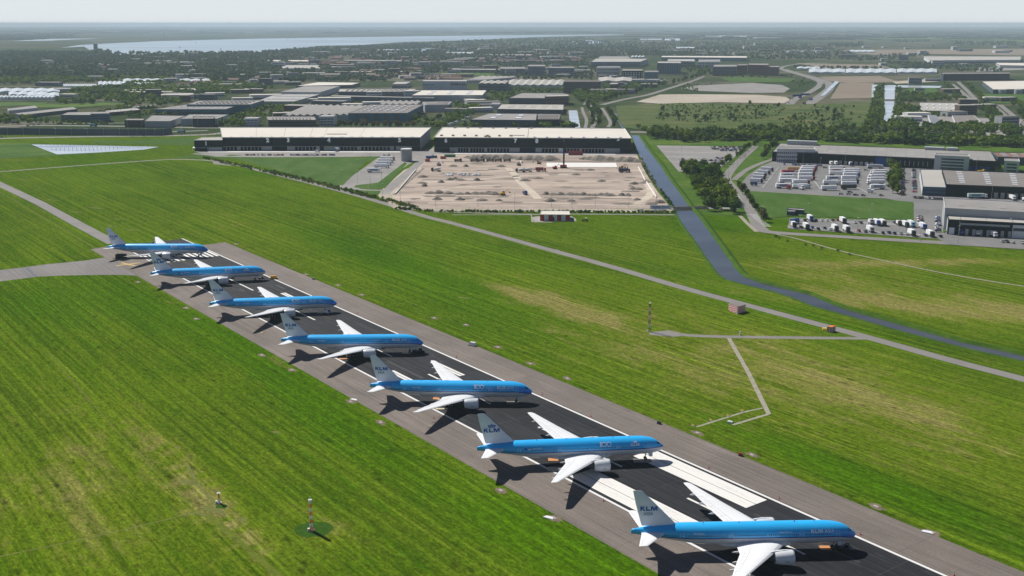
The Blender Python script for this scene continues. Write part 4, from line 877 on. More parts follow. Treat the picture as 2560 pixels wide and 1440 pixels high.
# the industrial estate, office park and glasshouses
T=[ # roof corners, base row, wall, roof, what
([(21,277),(94,270),(86,264.5),(19,272)],284,'wall_light','roof_grey','pale gable-ended shed at the left edge below the fields',''),
([(50,288.5),(193,273),(182,267.5),(36,283.5)],297,'wall_slate','roof_grey','long narrow slanting hall at the left edge',''),
([(152,288),(228,288),(240,280),(170,281)],305,'wall_slate','roof_grey','brown-roofed hall behind bushes by the left slip road',''),
([(226,285),(272,284),(275,279.5),(232,280)],307,'wall_blue','roof_grey','dark glazed office front by the left slip road','b3'),
([(262,282.5),(352,275),(340,270),(264,277)],291,'wall_brown','roof_light','long low hall with a row of roof lights rising to the right','l8'),
([(327,270),(388,265.5),(385,262.5),(335,266)],275,'wall_slate','roof_grey','flat hall behind the left hedge row',''),
([(311,301),(358,301),(362,297),(318,297)],318,'wall_brown','roof_grey','small brown office block by the highway','b3'),
([(362,303.5),(425,303.5),(463,290),(380,289)],319,'wall_grey','roof_grey','grey block hall right of the small brown office',''),
([(452,297.5),(542,297),(571,287),(475,286.6)],314,'wall_light','roof_grey','grey-white hall with blue corner and roof lights','l4'),
([(482,297.5),(534,297.5),(536,292),(484,292)],318,'wall_black','roof_dark','dark glass office front before the grey-white hall','b4'),
([(385,273.5),(563,273.5),(601,262),(466,262)],288.5,'wall_teal','roof_grey','big blue-green hall with scattered dome lights and window band','b1 l9'),
([(467,261.5),(626,261.5),(660,251),(500,252)],281,'wall_teal','roof_grey','second blue-green hall adjoining behind with a long slanted side','v'),
([(447,239.5),(474,239.5),(476,237.5),(449,237.5)],255,'wall_brown','roof_dark','square brown windowless block on the left of the estate',''),
([(609,297),(643,296.5),(652,293),(618,293)],316,'panel_white','roof_light','left of two small white office blocks with dotted windows','g3'),
([(670,300.5),(790,300.5),(786,292),(666,292)],317,'wall_brown','roof_grey','long brown building between the two white dotted offices','b2 v'),
([(797,292),(833,291.5),(841,288),(806,288)],315,'panel_white','roof_light','right of two small white office blocks with dotted windows','g3'),
([(705,290),(868,288),(925,266),(765,264)],304,'wall_grey','roof_grey','grey hall with saw-tooth roof left of the blue striped hall','s9'),
([(870.5,283.5),(1017,283),(1058,262),(925,262)],306,'wall_teal','roof_dark','hall with teal and dark striped front and slanting roof lights','t l6'),
([(925,262),(1040,262),(1052,254),(950,254)],272,'wall_grey','roof_grey','saw-tooth roofed hall behind the teal striped hall','s7'),
([(1062,263),(1122,262),(1130,254),(1056,255)],281,'wall_grey','roof_grey','grey hall with crowded roof plant right of the teal hall','v'),
([(845,229.5),(1020,229.5),(1045,222.5),(850,223)],246,'wall_slate','roof_light','long dark blue hall with a light ragged roof in mid estate','b2 v'),
([(828,241),(1084,246),(1086,244),(830,238)],253,'wall_slate','roof_grey','long low dark front below the mid estate hall',''),
([(1030,238.5),(1206,238),(1216,226),(1055,226)],256,'wall_grey','roof_white','wide white-roofed hall in front of the tall white block','l3'),
([(980,210.5),(1015,210),(1028,204.5),(990,204.5)],221,'wall_grey','roof_light','small hall with vertical wall ribs left of the tall white block','g1'),
([(740,215),(879,212.5),(900,207),(796,205.5)],223,'wall_slate','roof_white','cream-roofed hall at the tree edge',''),
([(701,230),(800,231),(850,215.5),(762,215.5)],243,'wall_light','roof_grey','tall plain grey hall before the cream-roofed hall',''),
([(640,254),(735,254),(800,236),(690,236)],265,'wall_grey','roof_light','flat hall with rows of ragged roof lights','l12'),
([(1196,209.5),(1262,210),(1272,203),(1204,203)],230,'wall_slate','roof_light','dark-fronted hall with white domes right of the tall white block','s4 b2'),
([(1264,213.5),(1404,213.5),(1412,201),(1276,200)],224,'wall_light','roof_light','long pale hall with seven roof ridges','s7'),
([(1160,203),(1195,203),(1290,193),(1200,191)],208,'wall_grey','roof_light','pale saw-tooth roofs behind the tall white block','s6'),
([(1409,204.5),(1502,204.5),(1500,201.5),(1412,201.5)],233,'wall_brown','roof_dark','brown striped office slab at the end of the avenue','b4'),
([(1249,172),(1313,172),(1312,168),(1252,168)],187,'wall_blue','roof_grey','left of three dark blue office blocks','b4'),
([(1320,166),(1363,166),(1362,162),(1322,162)],190,'wall_blue','roof_grey','middle one of three dark blue office blocks','b5'),
([(1371,170),(1436,170),(1433,167),(1374,167)],191,'wall_blue','roof_grey','right one of three dark blue office blocks','b4'),
([(1272,245.5),(1362,246),(1420,234),(1305,233)],260,'wall_slate','roof_grey','grey flat hall left of the purple-brown block',''),
([(1362,242),(1422,240.5),(1421,236),(1365,238)],264,'wall_brick','roof_light','purple-brown block with slanted white roof edge','g2'),
([(1243,273),(1408,275),(1409,262),(1254,261)],284,'wall_slate','roof_light','flat hall with cream roof light stripes above the pond','z'),
([(1175,299.5),(1340,301),(1342,285),(1222,284)],320,'wall_slate','roof_grey','brown-roofed hall just behind the hall with number 6','l2'),
([(1341,299),(1398,299),(1402,286),(1344,285)],315,'wall_black','roof_dark','dark low hall by the pond','v'),
([(1229,262),(1246,262),(1250,257),(1231,257)],273,'wall_light','roof_light','small white cube building left of the striped roof hall',''),
([(1478,155),(1600,154.5),(1620,147),(1490,147)],169,'wall_blue','roof_light','very wide glass-fronted exchange building with pale roof','b1'),
([(1495,149),(1578,149),(1570,141),(1500,141)],153,'wall_grey','roof_grey','low domed grey roof behind the glass exchange building',''),
([(1491,169),(1550,169),(1550,166),(1495,166)],192,'panel_white','roof_grey','white-framed office block with a white tower fin','b5'),
([(1554,177),(1608,177),(1606,173),(1557,173)],198,'wall_black','roof_grey','dark office block with rows of white windows','w4'),
([(1643,157.5),(1703,158),(1700,154),(1646,154)],185,'wall_blue','roof_light','blue curtain-wall office cube with white corner','g6'),
([(1611,180.5),(1645,180),(1647,177),(1614,177)],204,'wall_teal','roof_grey','teal glass office block at the avenue','g5'),
([(1668,153),(1738,153.5),(1735,148),(1670,148)],168,'wall_slate','roof_light','low glass and white office hall in the office park','b2'),
([(1745,155),(1800,154.5),(1800,149),(1748,149)],170,'wall_light','roof_grey','pale long office block in the office park','g3'),
([(1782,167),(1842,166.5),(1842,162),(1786,162)],190,'wall_slate','roof_grey','dark balcony-fronted office block at the field edge','b5'),
([(1843,164),(1868,163.5),(1868,160),(1845,160)],186,'wall_brown','roof_dark','narrow brown block between the offices at the field edge','g4'),
([(1870,162),(1921,163),(1921,159),(1872,159)],188,'wall_brick','roof_grey','red-brown office block at the field edge','g5'),
([(1921,168),(1948,168),(1949,165),(1923,165)],190,'wall_brick','roof_grey','square red-faced office block beside the motorway','b5'),
([(1654,143),(1866,144.5),(1868,140.5),(1655,140)],152,'wall_teal','roof_white','very long white-edged flower hall behind the office park',''),
([(1500,203.5),(1578,203.5),(1580,195),(1496,194)],214,'wall_grey','roof_light','pale low building with a ridge roof beside the avenue','s2'),
([(1524,211),(1546,210.5),(1543,207),(1527,207)],227,'wall_brown','roof_light','small brick pavilion among the avenue trees','g2'),
([(2352,185.5),(2525,184.5),(2525,181),(2357,181.5)],202,'wall_black','roof_dark','long black warehouse with a pale left end','e'),
([(2483,224),(2620,222),(2580,202),(2456,204)],235,'wall_slate','roof_white','white-roofed hall with two round towers at the right edge','r'),
([(2325,151),(2550,150),(2552,141.5),(2310,141)],160,'wall_light','roof_light','large pale distribution centre in the far right','b1'),
([(2303,277),(2403,278),(2400,258),(2300,257)],286,'wall_light','roof_light','pale-roofed hall among trees right of the twin canals','l5'),
([(2390,310),(2455,308),(2435,288.5),(2380,289)],315,'wall_light','roof_dark','square grey-roofed hall beside the right lorry yard',''),
([(700,171),(800,171),(796,163),(703,163)],176,'panel_white','roof_light','white building with dark window band among the left trees','b1'),
([(233,109.5),(243.5,109.5),(243,108.5),(234,108.5)],131.5,'wall_brown','roof_dark','lone dark residential tower at the lake shore','g9'),
([(1640,204),(1668,203),(1660,197),(1640,198)],208,'wall_slate','roof_grey','low dark shed among avenue trees',''),
([(960,246),(1000,246),(1004,242),(962,242)],250,'wall_brick','roof_grey','small red-brick block in mid estate',''),
([(2500,163),(2640,166),(2620,158),(2490,157)],170,'wall_grey','roof_white','white-roofed row of low halls at the right edge',''),
([(430,226),(490,226),(488,221),(434,221)],232,'wall_grey','roof_light','pale green-fronted shed in the left trees',''),
([(1210,137.5),(1330,138),(1330,136),(1215,136)],142,'wall_light','roof_light','long pale terrace row in the distant town',''),
([(645,153),(800,154),(800,150.5),(648,150)],158,'wall_slate','roof_white','long white-topped terrace left of the lake arm','b1'),
([(860,152),(1005,153.5),(1003,150.5),(862,149.5)],158,'wall_slate','roof_grey','long grey terrace below the lake arm','b1'),
([(985,180),(1030,180),(1028,178),(990,177.5)],184,'wall_slate','roof_light','low flat pavilion among trees in the town',''),
([(1130,174),(1250,175),(1250,172.5),(1132,172)],182,'wall_slate','roof_light','long low school block behind the green field','b1')]
for roof,yb,wl,rf,lab,op in T:
    name='office_building' if ('office' in lab) else 'tower_block' if 'tower at' in lab else 'terrace' if 'terrace' in lab else 'hall_building'
    B=Bld(roof,yb,wl,rf,lab,'office block' if 'office' in lab else 'tower' if 'tower at' in lab else 'terrace' if 'terrace' in lab else 'hall',name,par=.4,rim='roof_light' if wl in('wall_teal','wall_blue') else None)
    for w_ in op.split():
        k,n=w_[0],int(w_[1:] or 0)
        if k=='b': B.bands(n,'window_blue' if wl!='wall_black' else 'wall_slate',.12,.92,.55)
        if k=='g': B.bands(n,'window_blue',.08,.95,.55,gaps=10)
        if k=='w': B.bands(n,'panel_white',.12,.92,.4,gaps=8)
        if k=='l': B.lights(n,2 if n!=6 else 5,'skylight',wu=.22,wv=.45,z=.8)
        if k=='s': B.saw(n,'roof_light',2.6)
        if k=='v': B.lights(12,3,'roof_light',wu=.4,wv=.4,z=1.4,name='roof_plant')
        if k=='z': B.lights(5,4,'roof_white',(.1,.95),(.3,.95),.55,.4,.5)
        if k=='t': 
            for i in range(5): B.front('dark_bay','wall_slate',[(.1+.17*i,.18+.17*i,.02,.95)],.1)
        if k=='e': B.front('pale_end_bay','wall_light',[(.0,.04,0,1)],.3)
        if k=='r':
            for px in (2505,2545):
                X,Y=G(px,235); q=MB(); q.cyl((X-B.c.x,Y-B.c.y,0),(X-B.c.x,Y-B.c.y,B.h*1.02),8,None,24); q.build('round_tower',M['wall_grey'],B.o,smooth=False)
B=Bld([(1055.5,203.5),(1167.5,203.5),(1164,200),(1060,200)],226,'wall_light','roof_light','tall windowless white block with dark lettering near its right end','warehouse','warehouse'); B.sign('YAMAHA',1145,.70,6.2,'wall_brick',33); B.front('blue_stripe','wall_teal',[(.0,.27,.57,.66),(.90,1,.57,.66)],.1)
q=MB()
for k in range(24):
    t0,t1=2*math.pi*k/24,2*math.pi*(k+1)/24; c=B.fx(.66)+B.n*.25
    q.poly([(c.x+r*math.cos(t)*B.f.x,c.y+r*math.cos(t)*B.f.y,B.h*.70+r*math.sin(t)) for t,r in ((t0,2.5),(t0,3.1),(t1,3.1),(t1,2.5))])
q.build('ring_emblem',M['wall_brick'],B.o,fix=False)
def glasshouses(name,x0,x1,yf,yb,n,label,hh=4.5,cat='greenhouse'):
    A=[Vector(G(x0,yf)),Vector(G(x1,yf)),Vector(G(x1,yb)),Vector(G(x0,yb))]; c=sum(A,Vector((0,0)))/4; FOOT.append(A); o=empty(name,(c.x,c.y,0),0,label,cat)
    q=MB(); q.prism([tuple(a-c) for a in A],0,hh); q.build('glass_wall',M['glasshouse'],o)
    for i in range(n):
        P=lambda u,v:(A[0].lerp(A[1],u)).lerp(A[3].lerp(A[2],u),v)-c
        u0,u1=i/n,(i+1)/n; um=(u0+u1)/2; z=hh+.02; r=2.2; q=MB()
        a,b,e,d,f,g_=P(u0,0),P(um,0),P(u1,0),P(u0,1),P(um,1),P(u1,1)
        q.poly([(*a,z),(*b,z+r),(*f,z+r),(*d,z)]); q.poly([(*b,z+r),(*e,z),(*g_,z),(*f,z+r)]); q.poly([(*a,z),(*e,z),(*b,z+r)]); q.build('roof_bay',M['glasshouse'],o)
for a in ((158,242,221,216,18,'ridged white glasshouse among the left trees'),(246,318,217,209,6,'wide glasshouse right of the ridged one'),(308,528,208,202,9,'longest bright white glasshouse in the left woods'),(335,400,216,212,8,'small glasshouse below the bright long one'),(0,150,235,227,5,'pale long glasshouse roofs at the left edge'),(22,118,243,236,4,'zigzag-roofed glasshouse at the left edge'),(0,140,250,246,14,'low row of frames below the zigzag glasshouse'),(70,150,246,238,3,'low pale glasshouse right of the zigzag roofs'),
   (1992,2050,175,171,3,'left end of the long white roadside glasshouses'),(2022,2112,185,176,3,'grey-white glasshouse block by the motorway'),(2114,2240,186,176,5,'middle block of the long roadside glasshouses'),(2242,2342,185,176,4,'right block of the long roadside glasshouses'),
   (1600,1655,101,98,6,'leftmost bright glasshouse near the horizon'),(1662,1700,103,97,6,'second bright glasshouse near the horizon'),(1763,1868,93,90.5,10,'long thin glasshouse strip near the horizon'),(1875,1955,98,95.5,8,'glasshouse strip right of the long thin one'),(1690,1738,123,119.5,8,'white peaked glasshouses behind the office park'),(2124,2186,132,127.5,4,'lone white glasshouse in the brown fields'),
   (1116,1185,137,133,7,'pale boat sheds below the lake'),(945,1030,128,126,8,'thin white roofs on the lake shore'),(1965,2010,131.5,130,4,'small white roof strip right of the poplars')):
    glasshouses('glasshouse',*a)
for k in range(4):
    X,Y=G(1583+8.5*k,145); q=MB(); q.loft([[(9*math.cos(t),9*math.sin(t),0) for t in np.linspace(0,6.28,9)[:-1]],[(9*math.cos(t),9*math.sin(t),5) for t in np.linspace(0,6.28,9)[:-1]],[(.2*math.cos(t),.2*math.sin(t),12) for t in np.linspace(0,6.28,9)[:-1]]]); q.build('white_tent',M['panel_white'],loc=(X,Y,0),label='white peaked tent, one of four behind the exchange building',cat='tent',group='peaked tents behind the exchange building')
# silo
X,Y=G(1016.5,402.5); h=hat(1016.5,402.5,373); o=empty('storage_silo',(X,Y,0),0,'grey corrugated round silo beside the lorry stand','silo')
q=MB(); q.cyl((0,0,0),(0,0,h),5.9,None,32); a=q.build('tank',M['metal'] if False else col('silo_metal',(.33,.335,.33),.5,.15,.3),o); auto(a)
q=MB(); 
for k in range(1,9): q.cyl((0,0,h*k/9-.12),(0,0,h*k/9+.12),6.0,None,32,caps=True)
tag(q.build('hoop',M['wall_grey'],o),kind='stuff'); q=MB(); q.cyl((0,0,h),(0,0,h+.6),6.05,5.9,32); q.build('rim',M['wall_light'],o)
# ---------------------------------------------------------------- trees
def leafmat(name,c,var=.3):
    t=NT(name); n=t.noise(t.co.outputs['Object'],.5,2,.6); g=t.n('ShaderNodeNewGeometry'); big=t.noise(g.outputs['Position'],.02,3,.6)
    rnd=t.n('ShaderNodeObjectInfo').outputs['Random']; f=t.math('MULTIPLY',t.rng(n,.3,.7,1-var,1+var),t.rng(rnd,0,1,.72,1.3))
    md=t.noise(g.outputs['Position'],.06,2,.6); c0=t.mix(t.rng(md,.40,.60),c,(c[0]*.62,c[1]*.70,c[2]*.95)); c1=t.mix(t.rng(big,.42,.60),c0,(c[0]*2.3,c[1]*1.5,c[2]*1.2)); v=t.n('ShaderNodeVectorMath',{'operation':'SCALE'}); t.put(v.inputs[0],c1); t.put(v.inputs[3],f)
    m=t.out(v.outputs[0],.7,.15)
    tr=t.n('ShaderNodeBsdfTranslucent'); t.put(tr.inputs[0],v.outputs[0]); mx=t.n('ShaderNodeMixShader',i0=.3); t.put(mx.inputs[1],t.b.outputs[0]); t.put(mx.inputs[2],tr.outputs[0]); t.put(t.t.nodes['Material Output'].inputs[0],mx.outputs[0])
    return m
M['leaf']=leafmat('leaves_fresh',(.054,.122,.008)); M['leafd']=leafmat('leaves_dark',(.033,.084,.010)); M['leafy']=leafmat('leaves_olive',(.075,.090,.022)); M['wood']=leafmat('woodland_leaves',(.036,.094,.034),.45)
M['bark']=pm('bark',(.10,.085,.065),.9,.25,2)
rs=np.random.RandomState(5)
def crown_pts(n,shape,lobes=7):
    "leaf-clump quads through the volume of an uneven crown of height 1 (z 0..1) and half width ~.4"
    L=[]
    for k in range(lobes):
        a=rs.rand()*6.28; 
        if shape=='round': c=(rs.rand()*.2*math.cos(a),rs.rand()*.2*math.sin(a),.35+.42*rs.rand()); r=.17+.12*rs.rand(); rz=r*.95
        elif shape=='tall': c=(rs.rand()*.07*math.cos(a),rs.rand()*.07*math.sin(a),.12+.76*k/(lobes-1)); r=.13*(1.15-.8*abs(k/(lobes-1)-.4)); rz=.15
        else: c=(rs.rand()*.35*math.cos(a),rs.rand()*.35*math.sin(a),.3+.25*rs.rand()); r=.2+.1*rs.rand(); rz=r*.9
        L.append((c,r,rz))
    P=[];Fc=[]
    for i in range(n):
        c,r,rz=L[rs.randint(len(L))]; d=rs.normal(size=3); d/=np.linalg.norm(d); k=.6+.5*rs.rand()
        p=np.array(c)+d*np.array([r,r,rz])*k; nrm=d+rs.normal(size=3)*.55; nrm/=np.linalg.norm(nrm)
        P.append(p);Fc.append(nrm)
    return np.array(P),np.array(Fc)
def clump_mesh(n,shape,size,lobes=7):
    P,Nn=crown_pts(n,shape,lobes); V=[];F=[]
    for p,nr in zip(P,Nn):
        u=np.cross(nr,[.3,.5,.81]); u/=np.linalg.norm(u); w_=np.cross(nr,u); a=rs.rand()*6.28; s_=size*(.6+.8*rs.rand())
        for k in range(4):
            t=a+k*math.pi/2; rr=s_*(.75+.5*rs.rand()); V.append(p+(u*math.cos(t)+w_*math.sin(t)*.8)*rr+nr*(rs.rand()-.5)*s_*.5)
    V=np.array(V); F=np.arange(len(V)).reshape(-1,4); return V,F
def trunk_mesh(h,r,name='trunk'):
    b=MB(); b.loft([[(x+rr*math.cos(t),y+rr*math.sin(t),z) for t in np.linspace(0,6.283,8)[:-1]] for x,y,z,rr in ((0,0,0,r*1.3),(0,0,h*.15,r),(.1,0,h*.4,r*.8),(.15,.1,h*.7,r*.4))])
    for a in (0.3,2.2,4.1,5.3): b.cyl((.1,0,h*(.3+.05*a/2)),(math.cos(a)*h*.2,math.sin(a)*h*.2,h*(.52+.04*a)),r*.35,r*.12,5)
    return b.mesh(name,M['bark'])
TREE={}
for kind,shape,hh,n,sz,mat in (('leafy_tree','round',13,330,.062,'leaf'),('leafy_tree','round',11,280,.066,'leafd'),('leafy_tree','round',14,330,.062,'leafy'),('poplar_tree','tall',17,300,.045,'leafd'),('shrub','bush',2.2,70,.12,'leaf'),('young_tree','tall',6,130,.09,'leafy')):
    for v_ in range(3):
        V,F=clump_mesh(n,shape,sz); V=V*hh; cm=npmesh('crown',V,F,M[mat]); TREE.setdefault((kind,mat),[]).append((cm,trunk_mesh(hh,hh*.018),hh))
NTREE=[0]
def tree(kind,mat,X,Y,sc_,label,group,split=True,z=0):
    cm,tm,hh=random.choice(TREE[(kind,mat)]); NTREE[0]+=1
    if split:
        o=empty(kind,(X,Y,z),random.uniform(0,6.28),label,'shrub' if kind=='shrub' else 'tree',group); o.scale=(sc_*random.uniform(.9,1.15),sc_*random.uniform(.9,1.15),sc_)
        a=bpy.data.objects.new('trunk',tm); link(a,o); a=bpy.data.objects.new('crown',cm); link(a,o)
    else:
        o=bpy.data.objects.new(kind,cm); link(o); tag(o,label,'shrub' if kind=='shrub' else 'tree',group); o.location=(X,Y,z); o.rotation_euler=(0,0,random.uniform(0,6.28)); o.scale=(sc_*random.uniform(.9,1.2),sc_*random.uniform(.9,1.2),sc_)
    return o
def inpoly(x,y,P):
    c=False; j=len(P)-1
    for i in range(len(P)):
        if (P[i][1]>y)!=(P[j][1]>y) and x<(P[j][0]-P[i][0])*(y-P[i][1])/(P[j][1]-P[i][1]+1e-9)+P[i][0]: c=not c
        j=i
    return c
def infoot(X,Y,m=3):
    for Q in FOOT:
        if inpoly(X,Y,Q): return True
    return False
RS=[]
for pts,wd in RD:
    W=[Vector(G(*p)) for p in pts]
    for a,b in zip(W[:-1],W[1:]): RS.append((a.x,a.y,b.x,b.y,wd/2+2.5))
RS=np.array(RS)
def onroad(X,Y):
    ax,ay,bx,by,wd=RS.T; dx,dy=bx-ax,by-ay; t=np.clip(((X-ax)*dx+(Y-ay)*dy)/(dx*dx+dy*dy+1e-9),0,1)
    return bool(np.any(np.hypot(X-ax-t*dx,Y-ay-t*dy)<wd))
def scatter(poly,n,road=True,seed=1,mind=0):
    r_=random.Random(seed); xs_=[p[0] for p in poly]; ys_=[p[1] for p in poly]; out=[];tr=0
    while len(out)<n and tr<n*30:
        tr+=1; x=r_.uniform(min(xs_),max(xs_)); y=r_.uniform(min(ys_),max(ys_))
        if not inpoly(x,y,poly): continue
        X,Y=G(x,y)
        if infoot(X,Y) or (road and onroad(X,Y)): continue
        if mind and any(abs(X-a)+abs(Y-b)<mind for a,b in out): continue
        out.append((X,Y))
    return out
def along(pts,n,jx=0,jy=0,seed=3):
    r_=random.Random(seed); W=[Vector(G(*p)) for p in pts]; L=[(b-a).length for a,b in zip(W[:-1],W[1:])]; T=sum(L); out=[]
    for k in range(n):
        d=T*(k+.5)/n
        for i,l in enumerate(L):
            if d<=l or i==len(L)-1: p=W[i].lerp(W[i+1],d/l); break
            d-=l
        out.append((p.x+r_.uniform(-jx,jx),p.y+r_.uniform(-jy,jy)))
    return out
def grow(P,kinds,sc0,sc1,label,group,split=True,z=0):
    for X,Y in P:
        k=random.choice(kinds); tree(k[0],k[1],X,Y,random.uniform(sc0,sc1),label,group,split,z)
LT=[('leafy_tree','leaf'),('leafy_tree','leaf'),('leafy_tree','leafd')]; LY=LT+[('leafy_tree','leafy')]
grow(scatter([(1702,424),(1745,422),(1800,430),(1822,460),(1842,520),(1835,535),(1770,528),(1752,500),(1722,465)],58,True,2,5),LT,.85,1.2,'leafy dark green tree in the dense triangular grove beside the canal','trees of the canal grove')
grow(along([(1846,468),(1862,490),(1885,520),(1905,545),(1912,560)],11,1,1,4),LY,.55,.8,'round tree in the row along the striped access road','trees along the striped access road')
grow(along([(1800,420),(1845,390),(1880,368),(1900,352)],14,3,3,5),LT,.55,.8,'small tree in the strip between car park and depot road','trees between car park and depot')
grow(along([(1905,400),(1925,375),(1940,362)],7,3,3,5),LT,.8,1.0,'tree before the left end of the depot hall','trees at the depot hall end')
grow(scatter([(2222,410),(2246,412),(2248,488),(2222,486)],20,False,6,3),LT,.7,.95,'tree in the narrow strip between lorries and car columns','trees between lorries and cars')
grow(scatter([(1612,340),(1640,336),(1880,338),(1900,352),(1760,358),(1640,356)],40,True,7,6),LT,.8,1.15,'tree in the dark belt behind the car park','trees of the belt behind the car park')
grow(scatter([(1900,338),(2240,334),(2560,352),(2560,372),(2440,368),(2060,354),(1900,352)],52,True,8,6),LT,.8,1.15,'tree in the long green belt behind the depot hall','trees of the belt behind the depot')
tree('poplar_tree','leafd',*G(2262,362),1.3,'tall dark poplar rising above the belt behind the depot hall',None)
grow(along([(1930,590),(1960,600),(2000,612),(2060,622),(2130,640)],8,3,3,9),[('shrub','leaf')],.8,1.3,'small green bush in the verge below the lorry lot','bushes in the verge')
grow(along([(1505,256),(1560,240),(1640,218),(1700,206),(1755,190)],26,6,12,10),[('leafy_tree','leafd'),('leafy_tree','leaf')],1.0,1.3,'dark tree of the long avenue leading to the office park','trees of the office park avenue')
grow(scatter([(1712,176),(1790,173),(1790,193),(1730,195)],16,False,11,8),[('leafy_tree','leaf')],1.2,1.5,'bright green tree in the grove before the office park','grove trees before the office park')
grow(along([(1479,320),(1486,300),(1474,275),(1470,262)],9,2,4,12)+along([(1498,320),(1500,300),(1490,278),(1478,262)],12,2,4,13)+along([(1538,322),(1534,300),(1520,280)],7,2,4,14),[('leafy_tree','leaf'),('leafy_tree','leafd')],.8,1.1,'tree in the short rows between pond and canal','trees between pond and canal')
grow(along([(840,319),(900,320),(1000,321),(1040,321)],14,2,3,15),[('leafy_tree','leafy')],.7,.95,'bare olive tree behind the white hall roof before the teal hall','olive trees behind the hall roof')
print('individual trees',NTREE[0])
grow(along([(520,398),(545,402),(640,425),(760,447),(800,458),(870,478),(960,500),(1050,522)],64,2.5,2.5,16),[('shrub','leaf')],.8,1.5,'bush in the long scrub strip beside the perimeter road','bushes along the perimeter road')
grow(scatter([(1648,262),(1690,258),(1960,262),(1990,275),(1940,300),(1780,305),(1650,300)],26,True,17)+scatter([(2000,262),(2140,266),(2150,305),(1960,318),(1945,300)],14,True,18),[('leafy_tree','leafd'),('leafy_tree','leaf')],.45,.9,'lone tree or bush in the rough meadow beside the motorway','trees scattered in the rough meadow')
# small sheds and blocks between the trees
sm={}
for i,(L,Wd,Hh) in enumerate(((16,11,5),(30,14,6),(48,18,7),(24,12,12))):
    for j,(wm,rm) in enumerate((('wall_light','roof_white'),('wall_slate','roof_grey'),('wall_brown','roof_light'),('wall_grey','roof_dark'))):
        b=MB(); b.box(-L/2,L/2,-Wd/2,Wd/2,0,Hh,0,skip=(1,)); b.box(-L/2-.1,L/2+.1,-Wd/2-.1,Wd/2+.1,Hh+.003,Hh+.3,1)
        for z in ((1.2,) if Hh<9 else (1.5,5,8.5)): b.box(-L/2+1,L/2-1,-Wd/2-.06,-Wd/2-.003,z,z+1.6,2)
        sm[i,j]=b.mesh('small_block',[M[wm],M[rm],M['window_blue']],fix=True)
SR=[([(0,150),(300,150),(300,200),(0,200)],16,'in the far left woods','blocks in the far left woods'),([(300,140),(720,140),(720,205),(300,205)],46,'in the wooded left half of the town','blocks in the left half of the town'),([(720,130),(1100,125),(1100,200),(720,200)],50,'in the town below the lake arm','blocks below the lake arm'),([(1100,112),(1480,105),(1480,160),(1100,165)],52,'in the dense quarter above the blue offices','blocks above the blue offices'),([(1100,170),(1480,172),(1480,200),(1100,196)],16,'around the green field behind the estate','blocks around the green field'),([(1560,100),(2050,96),(2050,140),(1560,140)],34,'beyond the office park','blocks beyond the office park'),([(100,205),(760,205),(700,262),(100,262)],26,'along the left estate edge','blocks along the left estate edge'),([(640,262),(1230,225),(1240,300),(640,310)],18,'between the large halls of the estate','blocks between the large halls'),([(1430,195),(1640,190),(1620,235),(1440,240)],10,'at the avenue end of the estate','blocks at the avenue end'),([(2050,120),(2560,105),(2560,170),(2100,165)],18,'on the brown far fields','blocks on the far fields'),([(2240,200),(2560,205),(2560,330),(2250,330)],14,'in the green quarter right of the canals','blocks right of the canals')]
for k,(poly,n,lab,grp) in enumerate(SR):
    for X,Y in scatter(poly,n,True,500+k,22):
        i=random.choice((0,1,1,2,3)); j=random.choice((0,0,0,1,2,3)); o=bpy.data.objects.new('block_building',sm[i,j]); link(o); o.location=(X,Y,0); o.rotation_euler=(0,0,random.choice((.12,-.2,.3))); k_=1.25+.35*(Y>3500); o.scale=(k_,k_,k_)
        tag(o,('small','mid-sized','long low','upright')[i]+' '+('white-roofed','grey','brown-walled','dark-roofed')[j]+' block '+lab,'building',grp)
        FOOT.append([Vector((X+a*9,Y+b_*9)) for a,b_ in ((-1,-1),(1,-1),(1,1),(-1,1))])
# woodland and hedges too many to count: merged crowns
WB=[clump_mesh(44,'round',.15,6) for _ in range(5)]; WT=[clump_mesh(40,'tall',.10,6) for _ in range(2)]; WBs=[clump_mesh(22,'round',.22,5) for _ in range(4)]
def woods(name,label,regs,mat,base=WB):
    VV=[];FF=[];n0=0
    for k,(poly,n,h0,h1) in enumerate(regs):
        for X,Y in scatter(poly,n,True,100+k):
            V,F=base[rs.randint(len(base))]; h=h0+(h1-h0)*rs.rand(); a=rs.rand()*6.28; c,s_=math.cos(a),math.sin(a); w_=h*(1.05+.35*rs.rand())
            Q=np.stack([(V[:,0]*c-V[:,1]*s_)*w_+X,(V[:,0]*s_+V[:,1]*c)*w_+Y,(V[:,2]-.08)*h],1); VV.append(Q); FF.append(F+n0); n0+=len(Q)
    if not VV: return
    V=np.concatenate(VV);F=np.concatenate(FF); o=bpy.data.objects.new(name,npmesh(name,V,F,M[mat])); link(o); tag(o,label,'woodland',None,'stuff')
